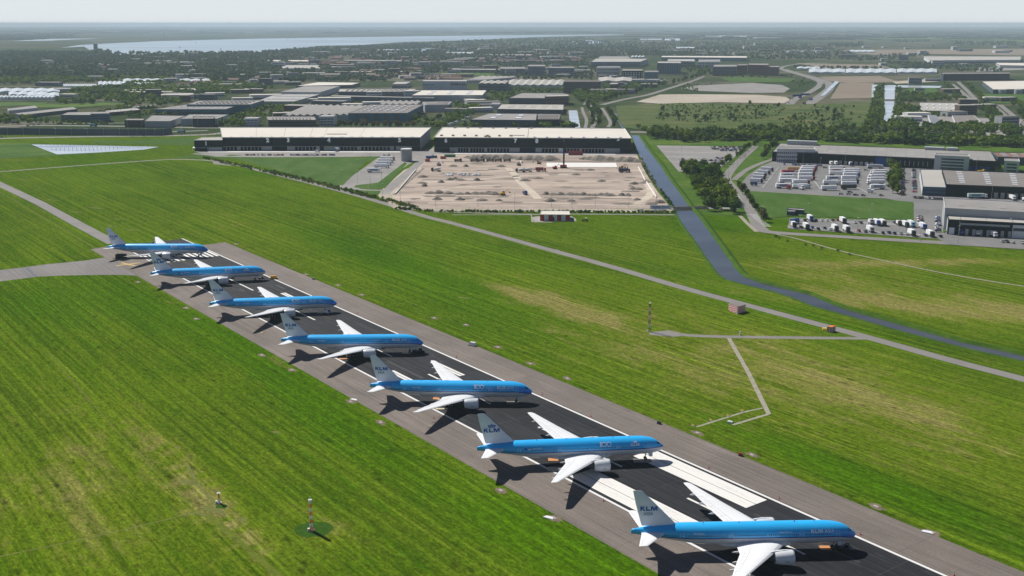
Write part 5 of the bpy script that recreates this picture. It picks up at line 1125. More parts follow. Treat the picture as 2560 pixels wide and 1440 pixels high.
woods('woodland','wooded belts and tree clumps filling the left industrial edge',[
 ([(0,196),(380,195),(520,208),(640,215),(700,222),(640,232),(520,235),(430,240),(330,238),(250,236),(160,232),(240,222),(330,214),(250,205),(100,210),(0,212)],900,9,14),
 ([(130,240),(230,236),(232,262),(150,262)],60,10,14),([(250,228),(420,240),(470,262),(400,266),(300,262),(240,250)],110,9,13),([(230,286),(330,262),(350,268),(300,284),(250,292)],40,6,9),
 ([(0,296),(40,290),(120,304),(140,315),(40,318),(0,312)],30,7,11),([(130,305),(280,308),(270,316),(120,314)],26,4,7),([(360,268),(470,276),(455,300),(330,300),(300,290)],50,6,9),
 ([(545,312),(600,290),(640,272),(700,258),(760,262),(700,285),(610,318),(550,320)],120,7,11),([(1010,300),(1150,258),(1190,262),(1170,285),(1105,320),(1085,320),(1060,318)],40,8,11),([(1090,320),(1130,290),(1180,262),(1215,255),(1225,262),(1160,300),(1110,322)],90,8,11),
 ([(1225,235),(1290,232),(1280,260),(1225,256)],40,8,12),([(1260,224),(1420,224),(1420,232),(1290,232)],70,7,10),([(1160,320),(1200,315),(1400,318),(1450,320),(1450,322),(1160,322)],26,8,11),([(1430,232),(1520,232),(1540,244),(1480,262),(1450,258)],90,9,14),([(1528,200),(1620,215),(1560,235),(1500,240),(1510,215)],70,8,13)],'leaf')
woods('woodland','broad mixed woodland of the town between estate and lake',[([(230,128),(300,134),(640,132),(740,124),(820,119),(900,117),(1000,110),(1160,103),(1300,98),(1460,93),(1460,97),(1160,108),(900,122),(640,139),(300,141),(230,136)],420,13,20),([(237,130),(275,133),(275,138),(237,137)],14,24,30),([(20,185),(110,186),(110,190),(20,190)],26,26,32),([(855,120),(1060,112),(1100,118),(1000,128),(880,128)],240,12,18),
 ([(0,165),(700,165),(700,205),(520,205),(380,195),(200,197),(0,196)],1250,12,20),
 ([(0,130),(230,133),(300,140),(640,136),(740,126),(900,119),(940,130),(700,165),(0,165)],2700,12,20),
 ([(640,160),(1000,158),(1050,175),(960,205),(700,205)],800,9,14),([(1000,158),(1460,150),(1480,165),(1245,168),(1100,180),(1050,200)],800,8,13),
 ([(900,119),(1160,105),(1460,95),(1560,108),(1560,140),(1460,150),(1000,158),(880,150)],2400,11,18),([(1200,178),(1250,178),(1380,192),(1480,180),(1480,200),(1300,200)],110,8,12),
 ([(1440,160),(1490,158),(1490,195),(1450,200)],50,8,12),([(1225,188),(1245,188),(1245,200),(1225,200)],1,22,24)],'wood')
woods('woodland','tree belts between glasshouses and fields on the right',[([(1560,104),(1960,98),(2020,108),(2080,118),(1960,128),(1560,128)],700,9,14),
 ([(1560,108),(1960,104),(2060,118),(2140,130),(2120,150),(1880,150),(1700,140),(1560,140)],1100,9,14),([(1560,128),(1720,126),(1760,136),(1720,141),(1570,141)],170,14,17),
 ([(2070,112),(2160,106),(2160,118),(2060,120)],70,16,20),([(2120,145),(2320,132),(2330,138),(2240,150),(2140,155)],110,10,14),([(2200,155),(2320,158),(2340,172),(2290,175)],110,9,12),([(1975,168),(2120,170),(2320,172),(2320,174),(1975,171)],46,9,12),
 ([(2320,174),(2420,160),(2520,178),(2480,182),(2350,178)],50,9,14),([(2380,104),(2540,106),(2540,115),(2385,113)],110,14,18),([(2270,84),(2560,88),(2560,92),(2270,89)],60,12,16),([(2170,86),(2340,88),(2340,93),(2170,91)],60,12,16),([(2180,100),(2330,99),(2320,107),(2240,107)],90,10,14)],'wood')
woods('woodland','green belts along the twin canals and the depot approach',[([(1648,262),(1960,262),(1990,278),(1900,306),(1780,310),(1640,300)],420,1.5,4.5),([(2000,262),(2150,266),(2150,310),(1960,318),(1945,300)],200,1.5,5),([(1700,212),(1740,206),(1750,232),(1700,222)],60,2,5),([(1612,342),(1900,340),(2560,354),(2560,370),(2060,356),(1900,352),(1700,352)],420,8,14),([(1708,428),(1745,425),(1800,432),(1838,515),(1770,524),(1752,498)],70,7,12),
 ([(2192,215),(2210,215),(2206,250),(2208,305),(2190,320),(2160,318),(2178,275)],190,7,11),([(2240,215),(2255,222),(2250,300),(2228,312),(2238,262)],80,5,8),([(2250,235),(2370,240),(2375,252),(2250,258)],130,8,11),
 ([(2355,205),(2372,208),(2405,245),(2440,262),(2420,265),(2385,248)],80,6,9),([(2405,205),(2425,212),(2470,255),(2455,262)],70,6,9),([(2440,262),(2480,268),(2560,325),(2560,340),(2500,335)],110,8,11),([(2520,255),(2600,262),(2600,300),(2560,300)],60,8,11),
 ([(2200,318),(2250,300),(2290,315),(2560,318),(2560,333),(2240,334)],190,8,12),([(2240,262),(2305,278),(2300,292),(2250,290)],50,8,12),([(2300,282),(2430,284),(2400,292),(2300,292)],60,7,9),
 ([(1540,300),(1600,322),(1700,322),(1900,320),(2150,318),(2200,330),(1900,336),(1620,334)],120,6,10),([(1980,200),(2040,196),(2030,215),(1985,225)],24,4,6),([(1790,188),(1980,190),(1985,194),(1800,195)],50,5,8),([(2060,354),(2240,360),(2400,364),(2560,372),(2560,366),(2300,352),(2060,346)],70,6,9)],'leaf')
# far hedges and shelter belts up to the horizon
q=MB(); r_=random.Random(9)
for k in range(620):
    x=r_.uniform(-100,2660); y=66+34*(r_.random()**.8)
    X,Y=G(x,y)
    if y>84 and 150<x<1560: continue
    L=r_.uniform(60,500)*(Y/9000); hh=r_.uniform(7,13); a=r_.uniform(-.25,.25); n=5; dpt=r_.uniform(15,60)
    for i in range(n):
        x0,x1=X+L*(i/n-.5),X+L*((i+1)/n-.5); yy=Y+L*math.sin(a)*(i/n-.5); q.box(x0,x1,yy,yy+dpt,0,hh*r_.uniform(.5,1.1))
tag(q.build('woodland',M['wood'],label='thin hazy tree lines of the farmland below the horizon',cat='woodland',kind='stuff'))
# ---------------------------------------------------------------- houses of the town
hm={}; col('roof_redh',(.24,.10,.075))
for i,(L,Wd) in enumerate(((9,8),(26,9),(42,9))):
    for j,rf in enumerate(('roof_tile','roof_red','roof_dark')):
        b=MB(); b.box(-L/2,L/2,-Wd/2,Wd/2,0,5.2,0,skip=(1,)); e=Wd/2+.4
        b.poly([(-L/2-.3,-e,5.0),(L/2+.3,-e,5.0),(L/2+.3,0,9),(-L/2-.3,0,9)],1); b.poly([(L/2+.3,e,5.0),(-L/2-.3,e,5.0),(-L/2-.3,0,9),(L/2+.3,0,9)],1)
        b.poly([(-L/2,-Wd/2,5.2),(-L/2,Wd/2,5.2),(-L/2,0,8.8)]); b.poly([(L/2,Wd/2,5.2),(L/2,-Wd/2,5.2),(L/2,0,8.8)])
        for k in range(int(L/6)): x=-L/2+6*k+2; b.box(x-.4,x+.4,-.4,.4,8.4,9.9,0)
        hm[i,j]=b.mesh('house',[col('house_wall',(.24,.19,.16),.8,.3,.4),M[{'roof_red':'roof_redh'}.get(rf,rf)]],fix=False)
HR=[([(300,150),(700,142),(700,163),(300,163)],60,'in the wooded town left of the lake arm','houses of the left town'),([(720,146),(1060,140),(1060,162),(720,166)],46,'between the trees below the lake arm','houses below the lake arm'),([(1060,138),(1460,135),(1460,158),(1060,160)],80,'in the dense brick quarter above the blue offices','houses of the brick quarter'),([(780,168),(1050,170),(1000,202),(800,200)],26,'among trees behind the cream-roofed hall','houses behind the cream-roofed hall'),([(380,196),(720,196),(680,225),(420,225)],16,'among trees on the left estate edge','houses on the left estate edge'),([(1000,196),(1130,196),(1140,203),(1040,204)],16,'in the grey ridge-roofed quarter left of the white block','houses left of the white block'),([(60,150),(300,148),(300,180),(80,190)],16,'in the far left woods','houses in the left woods')]
for k,(poly,n,lab,grp) in enumerate(HR):
    for X,Y in scatter(poly,n,True,300+k,16):
        j=random.choice((0,0,1,2)); i=random.choice((0,1,1,2)); o=bpy.data.objects.new('house',hm[i,j]); link(o); o.location=(X,Y,0); o.rotation_euler=(0,0,random.choice((.15,.15+1.571,-.3))); o.scale=(1.15,1.15,1.1)
        tag(o,('brown','red','dark grey')[j]+'-roofed '+('small house','short house row','long house row')[i]+' '+lab,'house',grp)

r_=random.Random(77)
for k in range(70):  # long low small blocks strewn at random as pale specks far off
    x=r_.uniform(0,2560); y=r_.uniform(69,97)
    if y>84 and 130<x<1600: continue
    X,Y=G(x,y); j=r_.choice((0,0,2)); o=bpy.data.objects.new('distant_building',sm[2,j]); link(o); o.location=(X,Y,0); s_=Y/6000; o.scale=(s_*r_.uniform(1,3),s_,.7+.2*s_)
    tag(o,'tiny pale building in the hazy land below the horizon','farm building','tiny pale buildings below the horizon')
# ---------------------------------------------------------------- vehicles
def paint(name,rough=.3):
    t=NT(name); n=t.noise(t.co.outputs['Object'],.8,2); v=t.n('ShaderNodeVectorMath',{'operation':'SCALE'}); t.put(v.inputs[0],t.n('ShaderNodeObjectInfo').outputs['Color']); t.put(v.inputs[3],t.rng(n,.3,.7,.93,1.05)); return t.out(v.outputs[0],rough,.5)
M['vp']=paint('vehicle_paint'); M['cabp']=paint('cab_paint')
def car_mesh(L=4.4,W=1.8,H=1.45,van=False):
    b=MB(); h=W/2
    prof=[(-L/2,.35),(-L/2,.85),(-L/2+.15,.95),(-L/2+.9,1.0),(L/2-1.15,.95),(L/2-.1,.75),(L/2,.55),(L/2,.35)]
    b.loft([[(x,y*h,z) for x,z in prof] for y in (-1,1)],0)
    a0,a1,r0,r1=((-L/2+.1,L/2-.9,-L/2+.2,L/2-1.5) if van else (-L/2+.35,L/2-1.2,-L/2+.95,L/2-2.0))
    b.loft([[(a0,-h*.96,.95),(a1,-h*.96,.93),(a1,h*.96,.93),(a0,h*.96,.95)],[(r0,-h*.8,H-.04),(r1,-h*.8,H-.04),(r1,h*.8,H-.04),(r0,h*.8,H-.04)]],0 if van else 1)
    b.box(r0,r1,-h*.8,h*.8,H-.035,H,0)
    if van: b.box(a1-.35,a1+.02,-h*.85,h*.85,.98,H-.4,1)
    for x in (-L/2+.8,L/2-.8):
        for y in (-h,h): b.cyl((x,y-.1,.32),(x,y+.1,.32),.32,None,10,2)
    return b.mesh('car',[M['vp'],M['glass'],M['rubber']])
CM=[car_mesh(),car_mesh(4.7,1.85,1.42),car_mesh(3.9,1.7,1.5)]; VM=car_mesh(5.6,2.0,2.4,True)
CC={'white':(.75,.75,.75),'silver':(.42,.44,.46),'dark grey':(.06,.065,.07),'black':(.015,.015,.018),'dark blue':(.015,.03,.10),'blue':(.03,.10,.35),'red':(.40,.02,.02),'light grey':(.55,.56,.57)}
CP=['white','silver','dark grey','black','dark blue','silver','light grey','black','dark grey','red','blue','white']
def car(X,Y,rz,c,label,group,mesh=None,z=.4,name='parked_car',cat='car'):
    o=bpy.data.objects.new(name,mesh or random.choice(CM)); link(o); o.location=(X,Y,z); o.rotation_euler=(0,0,rz); o.color=(*(CC[c] if isinstance(c,str) else c),1)
    return tag(o,label,cat,group)
def carrow(P,n,rz,where,group,fill=1.0,seed=1,z=.4,jit=.25):
    r_=random.Random(seed); W=[Vector(G(*p)) for p in P]
    for k in range(n):
        if r_.random()>fill: continue
        p=W[0].lerp(W[1],(k+.5)/n); c=r_.choice(CP); car(p.x+r_.uniform(-jit,jit),p.y+r_.uniform(-jit,jit),rz+r_.choice((0,math.pi))+r_.uniform(-.03,.03),c,c+' car '+where,group,z=z)
H2=math.pi/2
carrow([(612,388.5),(838,388.5)],44,H2,'in the row before the hall with numbers 2 to 5','cars before the left hall',.85,1,.2)
carrow([(945,389),(975,389)],5,H2,'at the right end of the lot before the number 5','cars below the number 5',.9,2,.2)
for k,(x0,x1,y,n,f) in enumerate(((1776,1858,369.5,20,.8),(1780,1850,374,17,.6),(1800,1842,378,10,.6),(1752,1812,403,12,.7),(1748,1800,410,11,.8),(1745,1790,417,9,.8),(1700,1716,416,4,.9),(1790,1808,397,4,.8))):
    carrow([(x0,y),(x1,y)],n,H2+.3,'in the paved car park beside the canal','cars in the canal-side car park',f,10+k,.45)
carrow([(2256,423),(2256,491)],26,0.05,'in the left of the two packed columns before the office wing','cars in the left packed column',.95,30,.6)
carrow([(2284,425),(2287,487)],22,0.05,'in the right of the two packed columns before the office wing','cars in the right packed column',.9,31,.6)
carrow([(2284,496),(2362,501)],13,H2,'in the bottom row below the packed columns','cars below the packed columns',.95,32,.6)
carrow([(1958,413),(2055,416)],14,H2,'before the striped office at the depot hall','cars before the depot office',.75,33,.6)
carrow([(2345,429),(2425,434)],9,H2,'before the office block with the stair tower','cars before the tower office',.7,34,.6)
carrow([(2299,544),(2301,563)],7,0.05,'in the short left column beside the lower loading bays','cars in the short left column',1,35,.6)
carrow([(2344,545),(2346,583)],12,0.05,'in the right column beside the nearest depot hall','cars in the column beside the nearest hall',1,36,.6)
carrow([(2498,606),(2575,612)],6,H2,'in the bottom right corner row of the lorry yard','cars in the bottom right row',.9,37,.6)
def s5(x,y): return 1880+x/3.765,520+y/3.765
for x,c in zip((497,600,655,705,760,805,968,1022,1343),('black','dark blue','white','white','dark grey','red','white','dark grey','black')):
    X,Y=G(*s5(x,127 if x<900 else 148)); car(X,Y,H2,c,c+' car in the upper bays of the lower lorry lot','cars in the upper bays',z=.6)
for x,y,c in ((460,193,'black'),(567,195,'blue'),(622,208,'black'),(683,202,'dark blue'),(730,211,'white'),(1005,227,'red'),(1065,233,'dark grey'),(1230,246,'black'),(1287,243,'dark blue'),(1340,251,'black'),(1400,253,'silver'),(1455,257,'white'),(1628,267,'dark blue'),(1773,279,'black')):
    X,Y=G(*s5(x,y)); car(X,Y,H2,c,c+' car in the lower bays of the lower lorry lot','cars in the lower bays',z=.6)
X,Y=G(*s5(1820,236)); car(X,Y,.1,(.20,.50,.05),'bright green car beside the nearest depot hall',None,z=.6)
for x,y,c,l in ((2101.6,487,'silver','leftmost car along the bottom edge of the lorry park'),(2124.5,483,'black','black car a little above the bottom row of the lorry park'),(2120,488,'silver','second silver car along the bottom edge of the lorry park'),(2139,490,'black','first black car along the bottom edge of the lorry park'),(2158,491,'black','last black car along the bottom edge of the lorry park'),(2203,491,'dark grey','dark car in the bottom right corner of the lorry park'),(2163,427,'silver','silver car crossing the top of the lorry park'),(2062,421,'dark grey','dark car beside the kerb at the top of the lorry park')):
    X,Y=G(x,y); car(X,Y,.1,c,l,None,z=.5)
for x,y,c,l in ((7,344,'silver','silver car at the left edge of the highway'),(332,342,'silver','silver car on the highway above the basin'),(360,341,'black','black car on the highway right of the silver one'),(70,316,'black','black car on the upper road at the left'),(85,314.5,'dark grey','pair car on the upper road, left one'),(97,313,'dark grey','dark car on the upper road, right one of a pair'),(135,323,'white','white car in the dark cutting road'),(212,324,'white','white-roofed car in the cutting, right of the middle')):
    X,Y=G(x,y); car(X,Y,.05,c,l,None,z=.5)
k=0
for x,y,c in ((2060,207,'white'),(2056,214,'dark blue'),(2062,222,'black'),(2037,231,'white'),(2032,232,'silver'),(2008,238,'blue'),(2000,246,'blue'),(1972,259,'white'),(2001,269,'silver'),(2034,205,'white'),(2020,198,'white'),(1995,190,'silver')):
    X,Y=G(x,y); car(X,Y,1.1,c,c+' vehicle on the curving motorway','vehicles on the curving motorway',VM if k%2 else None,z=.7,name='vehicle',cat='vehicle'); k+=1
for k in range(26): # cars on the big paved field by the office park
    X,Y=G(random.uniform(1742,1790),random.uniform(206,213)); c=random.choice(CP); car(X,Y,H2,c,c+' car on the far paved lot below the green field','cars on the far paved lot',z=.8)
for k,(x,y) in enumerate(((2262,304),(2270,304),(2420,304),(2480,309),(2490,312),(2500,316),(2510,306),(2340,300))):
    X,Y=G(x,y); car(X,Y,.3,'white','white van in the yard right of the twin canals','vans right of the twin canals',VM,z=.8,name='van',cat='van')
def wheelm(r=.5,wd=.35):
    b=MB(); b.cyl((0,-wd/2,0),(0,wd/2,0),r,None,14); return b.mesh('wheel',M['rubber'])
WH=wheelm()
def addw(o,xs_,y):
    for x in xs_:
        for s_ in (-1,1): w_=bpy.data.objects.new('wheel',WH); link(w_,o); w_.location=(x,s_*y,.5)
def cabm(cabover=True):
    b=MB(); b.box(0,2.1,-1.22,1.22,.7,2.2,0); b.loft([[(0,-1.22,2.2),(2.1,-1.22,2.2),(2.1,1.22,2.2),(0,1.22,2.2)],[(.1,-1.15,3.5),(1.8,-1.15,3.4),(1.8,1.15,3.4),(.1,1.15,3.5)]],0)
    b.box(.9,1.9,-1.235,1.235,2.15,2.9,1); b.box(2.02,2.08,-1.1,1.1,2.1,2.95,1); b.box(1.95,2.2,-1.2,1.2,.45,1.0,2); return b.mesh('cab',[M['cabp'],M['glass'],M['darkmetal']])
CAB=cabm()
TM={}
def boxm(L,H=4.0,stripe=None,k='box_body'):
    key=(L,H,stripe)
    if key not in TM:
        b=MB(); b.box(0,L,-1.27,1.27,1.15,H,0); b.box(.3,L-.3,-.5,.5,.75,1.15,1)
        if stripe: 
            for s_ in (-1,1): b.box(L*.2,L*.8,s_*1.272-.006,s_*1.272+.006,2.0,3.1,2)
            b.box(L*.1,L*.9,-1.28,1.28,1.2,1.28,2)
        TM[key]=b.mesh(k,[M['vp'],M['darkmetal'],stripe and M[stripe] or M['darkmetal']])
    return TM[key]
def part(name,me,par,x=0,c=None,label=None):
    o=bpy.data.objects.new(name,me); link(o,par); o.location=(x,0,0)
    if c: o.color=(*c,1)
    return o
def semi(X,Y,rz,cab,body,label,group=None,z=.5,L=13.6,stripe=None,name='semi_truck'):
    o=empty(name,(X,Y,z),rz,label,'lorry' if cab else 'trailer',group)
    part('trailer_body',boxm(L,4.0,stripe),o,-L/2,body); xs_=[-L/2+1.6,-L/2+2.9,-L/2+4.2]
    if cab: part('cab',CAB,o,L/2+.35,cab); xs_+=[L/2-.6,L/2+1.6]
    addw(o,xs_,1.05); return o
def rigid(X,Y,rz,cab,body,label,group=None,z=.5,L=7.2,H=3.8):
    o=empty('box_truck',(X,Y,z),rz,label,'lorry',group); part('box_body',boxm(L,H),o,-L/2,body); part('cab',CAB,o,L/2+.05,cab); addw(o,[-L/2+1.5,L/2+1.1],1.05); return o
Wt=(.92,.93,.94); Rd=(.40,.02,.02); Bu=(.02,.07,.30); Bk=(.02,.02,.025); Gy=(.35,.36,.38); Sv=(.6,.62,.64)
def s6(x,y): return 1850+x/6.4,400+y/6.4
ORD=['first','second','third','fourth','fifth','sixth','seventh','eighth']
for k,(x,y,c) in enumerate(((420,185,Wt),(370,235,Wt),(305,280,Wt),(290,320,Wt),(245,370,Wt))):
    X,Y=G(*s6(x,y)); rigid(X,Y,-.35,Bk,c,ORD[k]+' truck from the top in the slanted left row of the lorry park',None,.5,9.5,4.0)
X,Y=G(*s6(200,415)); rigid(X,Y,-.35,Bu,(.08,.10,.14),'dark blue truck at the bottom of the leftmost slanted row',None,.5,4,3.2)
for k,(x,y,body,cb,st,L,w_) in enumerate(((845,185,(.55,.32,.10),None,None,12,'ochre'),(770,232,(.5,.06,.05),None,'door_blue',12,'red and blue'),(760,280,Wt,None,'wall_grey',13.6,'white'),(745,330,Wt,None,None,13.6,'white'),(740,372,Wt,Wt,'wall_grey',13.6,'white'),(690,455,Wt,Bk,'wall_blue',13.6,'white'))):
    X,Y=G(*s6(x,y)); semi(X,Y,.10,cb,body,w_+' trailer, '+ORD[k]+' from the top, left half of second block',None,.5,L,st)
for k,(x,y,cb) in enumerate(((1090,160,Rd),(1070,190,Rd),(1050,225,Rd),(1040,275,Bk),(1040,330,Rd),(955,392,Rd),(955,462,Sv))):
    X,Y=G(*s6(x,y)); semi(X,Y,.10,cb,Wt,'white lorry with '+('red' if cb==Rd else 'dark' if cb==Bk else 'silver')+' cab, '+ORD[k]+' from the top, right half of second block')
for k,(x,y,st) in enumerate(((1530,165,None),(1535,205,'red'),(1535,250,None),(1490,330,'wall_blue'),(1445,400,None),(1420,490,None))):
    X,Y=G(*s6(x,y)); semi(X,Y,.06,None if k%2 else Sv,Wt,'white trailer, '+ORD[k]+' from the top, left half of third block',None,.5,13.6,st)
for k,(x,y,c,cb) in enumerate(((1770,205,Wt,Wt),(1765,240,Wt,Wt),(1760,275,Wt,Bu),(1735,325,Wt,Sv),(1735,385,Sv,Bk),(1740,420,Wt,None),(1735,475,(.02,.025,.022),None))):
    X,Y=G(*s6(x,y)); semi(X,Y,.06,cb,c,('black' if k==6 else 'white')+' trailer, '+ORD[k]+' from the top, right half of third block')
for k,(x,y) in enumerate(((2235,225),(2225,260),(2200,305),(2190,350),(2190,395),(2200,470))):
    X,Y=G(*s6(x,y)); semi(X,Y,math.pi+.06,Wt if k<5 else None,Wt,'white lorry, '+ORD[k]+' from the top in the rightmost row of the lorry park',None,.5,13.6,'wall_blue' if k==5 else None)
X,Y=G(*s6(975,475)); rigid(X,Y,-1.2,Wt,Wt,'lone white tractor unit before the second block of the lorry park',None,.5,2.0,1.6)
X,Y=G(*s6(700,455)); rigid(X+2,Y-5,-1.2,Rd,Bk,'small red and white tractor unit before the lowest left trailer',None,.5,2.0,1.6)
X,Y=G(*s6(2110,530)); rigid(X,Y,2.8,Wt,Wt,'small white truck at the bottom right of the lorry park',None,.5,3.0,2.6)
X,Y=G(*s6(2140,140)); semi(X,Y,0,Wt,Sv,'long silver lorry crossing the top right of the lorry park')
for k,(x,y) in enumerate(((2077,413),(2089,413),(2125.5,415))):
    X,Y=G(x,y); rigid(X,Y,-H2,(Wt,Wt,Bu)[k],Wt,('left','middle','blue-cabbed')[k]+' tractor unit standing at the docks of the long depot hall',None,.6,3.0,3.6)
for k,(x,y,c) in enumerate(((555,138,Bu),(865,160,Bk),(1130,170,Gy),(1186,180,Bu),(1240,182,Bk),(1395,183,Bk),(1453,197,Bk),(1510,193,(.2,.45,.6)),(1620,215,Bu))):
    X,Y=G(*s5(x,y-8)); rigid(X,Y+4,-H2+.04,c,Wt,ORD[k] if False else ['white box truck, first from the left','white box truck, second from the left','small white truck, third from the left','white box truck with blue front, fourth from the left','white box truck, fifth from the left','small white truck, sixth from the left','white box truck, seventh from the left','pale blue and white truck, eighth from the left','white truck with blue front, last on the right'][k]+', upper bays of the lower lot',None,.6,3.5 if k in (2,5) else 7,3.2 if k in (2,5) else 3.9)
for k,(x,y) in enumerate(((400,202),(518,217),(790,232),(898,241),(1122,243),(1515,277),(1690,287))):
    X,Y=G(*s5(x,y-8)); rigid(X,Y+4,-H2+.04,Bk if k!=4 else Gy,Wt,'white box truck, '+ORD[k]+' from left in the lower bays of the lower lot',None,.6,4 if k==0 else 7,3.9)
X,Y=G(*s5(392,150)); rigid(X,Y,.5,Bu,Bu,'blue truck with tarpaulin at the left end of the lower lot',None,.6,4.5,3.2)
for k,(x,y) in enumerate(((1965,268),(2117,275),(2280,292))):
    X,Y=G(*s5(x,y-8)); rigid(X,Y+5,-H2+.12,Wt if k else Bu,Wt,('left','middle','right')[k]+' white lorry at the docks of the nearest depot hall',None,.6,7.5,4)
X,Y=G(2439,497); semi(X,Y,0,Wt,(.5,.62,.62),'long lorry with green and white side beside the brown-roofed hall',None,.6,13.6,'wall_teal'); X,Y=G(2528,500); rigid(X,Y,-H2,Wt,Wt,'white lorry at the docks of the brown-roofed hall',None,.6); X,Y=G(2558,508); rigid(X,Y,-2.0,Wt,Wt,'white lorry cut by the right edge beside the brown-roofed hall',None,.6)
X,Y=G(2450,434); rigid(X,Y,0,(.7,.45,.02),(.7,.45,.02),'yellow truck behind the brown-roofed hall',None,.6,5,2.6)
for k,(x,y) in enumerate(((966,401),(961,407),(957,413),(951,420),(934,431))):
    X,Y=G(x,y); semi(X,Y,.10,(Rd,Wt,Wt,Wt,None)[k],Wt,'white lorry, '+ORD[k]+' from the top on the stand beside the silo' if k<4 else 'white trailer with green side, nearest on the stand beside the silo',None,.25,13.0,'wall_teal' if k==4 else None)
X,Y=G(843,378); rigid(X,Y,-H2-.3,(.05,.15,.35),Wt,'blue-cabbed lorry standing at the hall below the number 4',None,.25,7); X,Y=G(794,380.5); car(X,Y,0,'white','white van before the hall between the numbers 3 and 4',None,VM,z=.25,name='van',cat='van')
for x,y,l in ((1305,374.5,'white van before the hall left of the number 8'),(1324,381,'silver car before the hall below the number 8'),(1095,377,'silver car in the gap left of the right hall')): X,Y=G(x,y); car(X,Y,0,'white',l,None,VM,z=.3,name='van',cat='van')
for x,y,l in ((1158,306,'first'),(1140,311,'second'),(1128,315,'third'),(1170,298,'fourth'),(1120,318,'fifth')): X,Y=G(x,y); rigid(X,Y,.9,Wt,Wt,l+' white lorry from below in the lane behind the halls' if False else 'white lorry parked in the tree-lined lane behind the two long halls','lorries in the lane behind the halls',.8)
for k in range(7):
    X,Y=G(2267+1.5*k*0,292+3.2*k); semi(X,Y,.15,None,Wt,'white trailer in the left group of the yard right of the canals','trailers right of the canals, left group',.9)
    X,Y=G(2330+1.2*k,296+3.2*k); semi(X,Y,.15,None,Wt,'white trailer in the middle group of the yard right of the canals','trailers right of the canals, middle group',.9)
for k in range(5): X,Y=G(2500+2*k,310+3*k); semi(X,Y,.15,None,Wt,'white trailer in the right group beside the motorway','trailers right of the canals, right group',.9)
for x,y,c,b_,l,rz in ((36,311,Bk,(.05,.06,.07),'dark lorry on the upper road at the left edge',0),(232,318,Bu,(.15,.4,.5),'blue box truck on the slip road',-.2),(452,334,Bu,(.3,.45,.55),'blue and white lorry on the bend left of the hall',.2),(145,330,Bu,Bu,'blue lorry in the dark cutting of the highway',.3),(2000,247,Bu,(.02,.05,.25),'dark blue lorry on the motorway, upper one',.8),(2026,252,Bu,(.05,.1,.5),'bright blue lorry on the motorway, lower one',.8),(2010,262,Bk,(.1,.05,.05),'dark lorry lowest on the motorway',.9)):
    X,Y=G(x,y); rigid(X,Y,rz,c,b_,l,None,.8,8)
# ---------------------------------------------------------------- building site
HE=[(105,735),(190,730),(285,735),(400,742),(475,742),(555,735),(620,738),(690,736),(745,746),(175,797),(400,800),(620,803),(790,808),(330,464),(460,466),(810,467),(1260,744),(1330,747),(1405,746),(1505,746),(1565,748),(1635,750),(1690,754),(1740,755),(1810,750),(1870,752),(1905,757),(2020,754),(2080,757),(2130,692),(2180,694),(2140,640),(1815,614),(1050,608),(350,588),(400,602),(300,602),(30,572),(20,632),(45,662),(1180,584),(2170,800),(2310,842),(2400,828),(1300,812),(1510,812),(210,625),(570,605),(1560,548),(1700,502),(2265,622)]
def heap(X,Y,r,h,label,group,seed):
    r_=random.Random(seed); b=MB(); rings=[]
    for k,(rr,z) in enumerate(((1,0),(.8,.28),(.55,.62),(.28,.88),(.06,1))): rings.append([(r*rr*math.cos(t)*r_.uniform(.8,1.2)*1.3,r*rr*math.sin(t)*r_.uniform(.8,1.2),h*z*r_.uniform(.85,1.1) if k else 0) for t in np.linspace(0,6.283,13)[:-1]])
    b.loft(rings,cap0=False); return b.build('earth_heap',M['heap'],loc=(X,Y,.1),smooth=True,label=label,cat='earth heap',group=group)
for k,(x,y) in enumerate(HE): X,Y=G(1050+x/4,300+y/4); heap(X,Y,random.uniform(2.6,4.6),random.uniform(1.4,2.6),'small grey heap of dug earth on the sandy building site','small earth heaps',k)
for k,(x,y,r) in enumerate(((480,378,7),(590,376,9),(700,378,10),(820,376,9),(1330,392,9),(1240,394,8),(1130,390,9),(960,388,8),(1750,392,9),(1850,396,10),(1960,400,8),(2130,405,10),(540,383,11),(640,383,13),(760,383,12),(860,383,14),(930,386,8),(1010,393,10),(1090,395,13),(1180,397,13),(1290,399,14),(1640,392,8),(1700,395,10),(1790,398,15),(1900,403,12),(2020,408,13),(2100,414,15),(2170,420,9))):
    X,Y=G(1050+x/4,300+y/4); heap(X,Y,r*.62,r*.32,'big earth heap in the row along the back of the building site','big earth heaps at the back of the site',k+90)
def s4(x,y): return 1050+x/4,300+y/4
def mixer(X,Y,rz,label,col_=Bk):
    o=empty('concrete_mixer',(X,Y,.15),rz,label,'mixer truck'); part('cab',CAB,o,3.2,col_); addw(o,[-3.5,-2.2,3.9],1.05)
    b=MB(); b.box(-4.6,3.2,-.5,.5,.75,1.2); b.build('chassis',M['darkmetal'],o)
    b=MB(); b.loft([[(x,r*math.cos(t),2.5+(-x)*.10+r*math.sin(t)) for t in np.linspace(0,6.283,15)[:-1]] for x,r in ((2.6,.5),(1.4,1.15),(-.8,1.3),(-3,1.0),(-4.4,.5))]); b.build('drum',M['wall_light'],o,smooth=True)
mixer(*G(*s4(165,515)),2.9,'mixer truck with pale drum at the left of the building site'); mixer(*G(*s4(1075,520)),3.0,'mixer truck in the middle of the building site'); mixer(*G(*s4(1010,522)),3.0,'second mixer close behind the middle one')
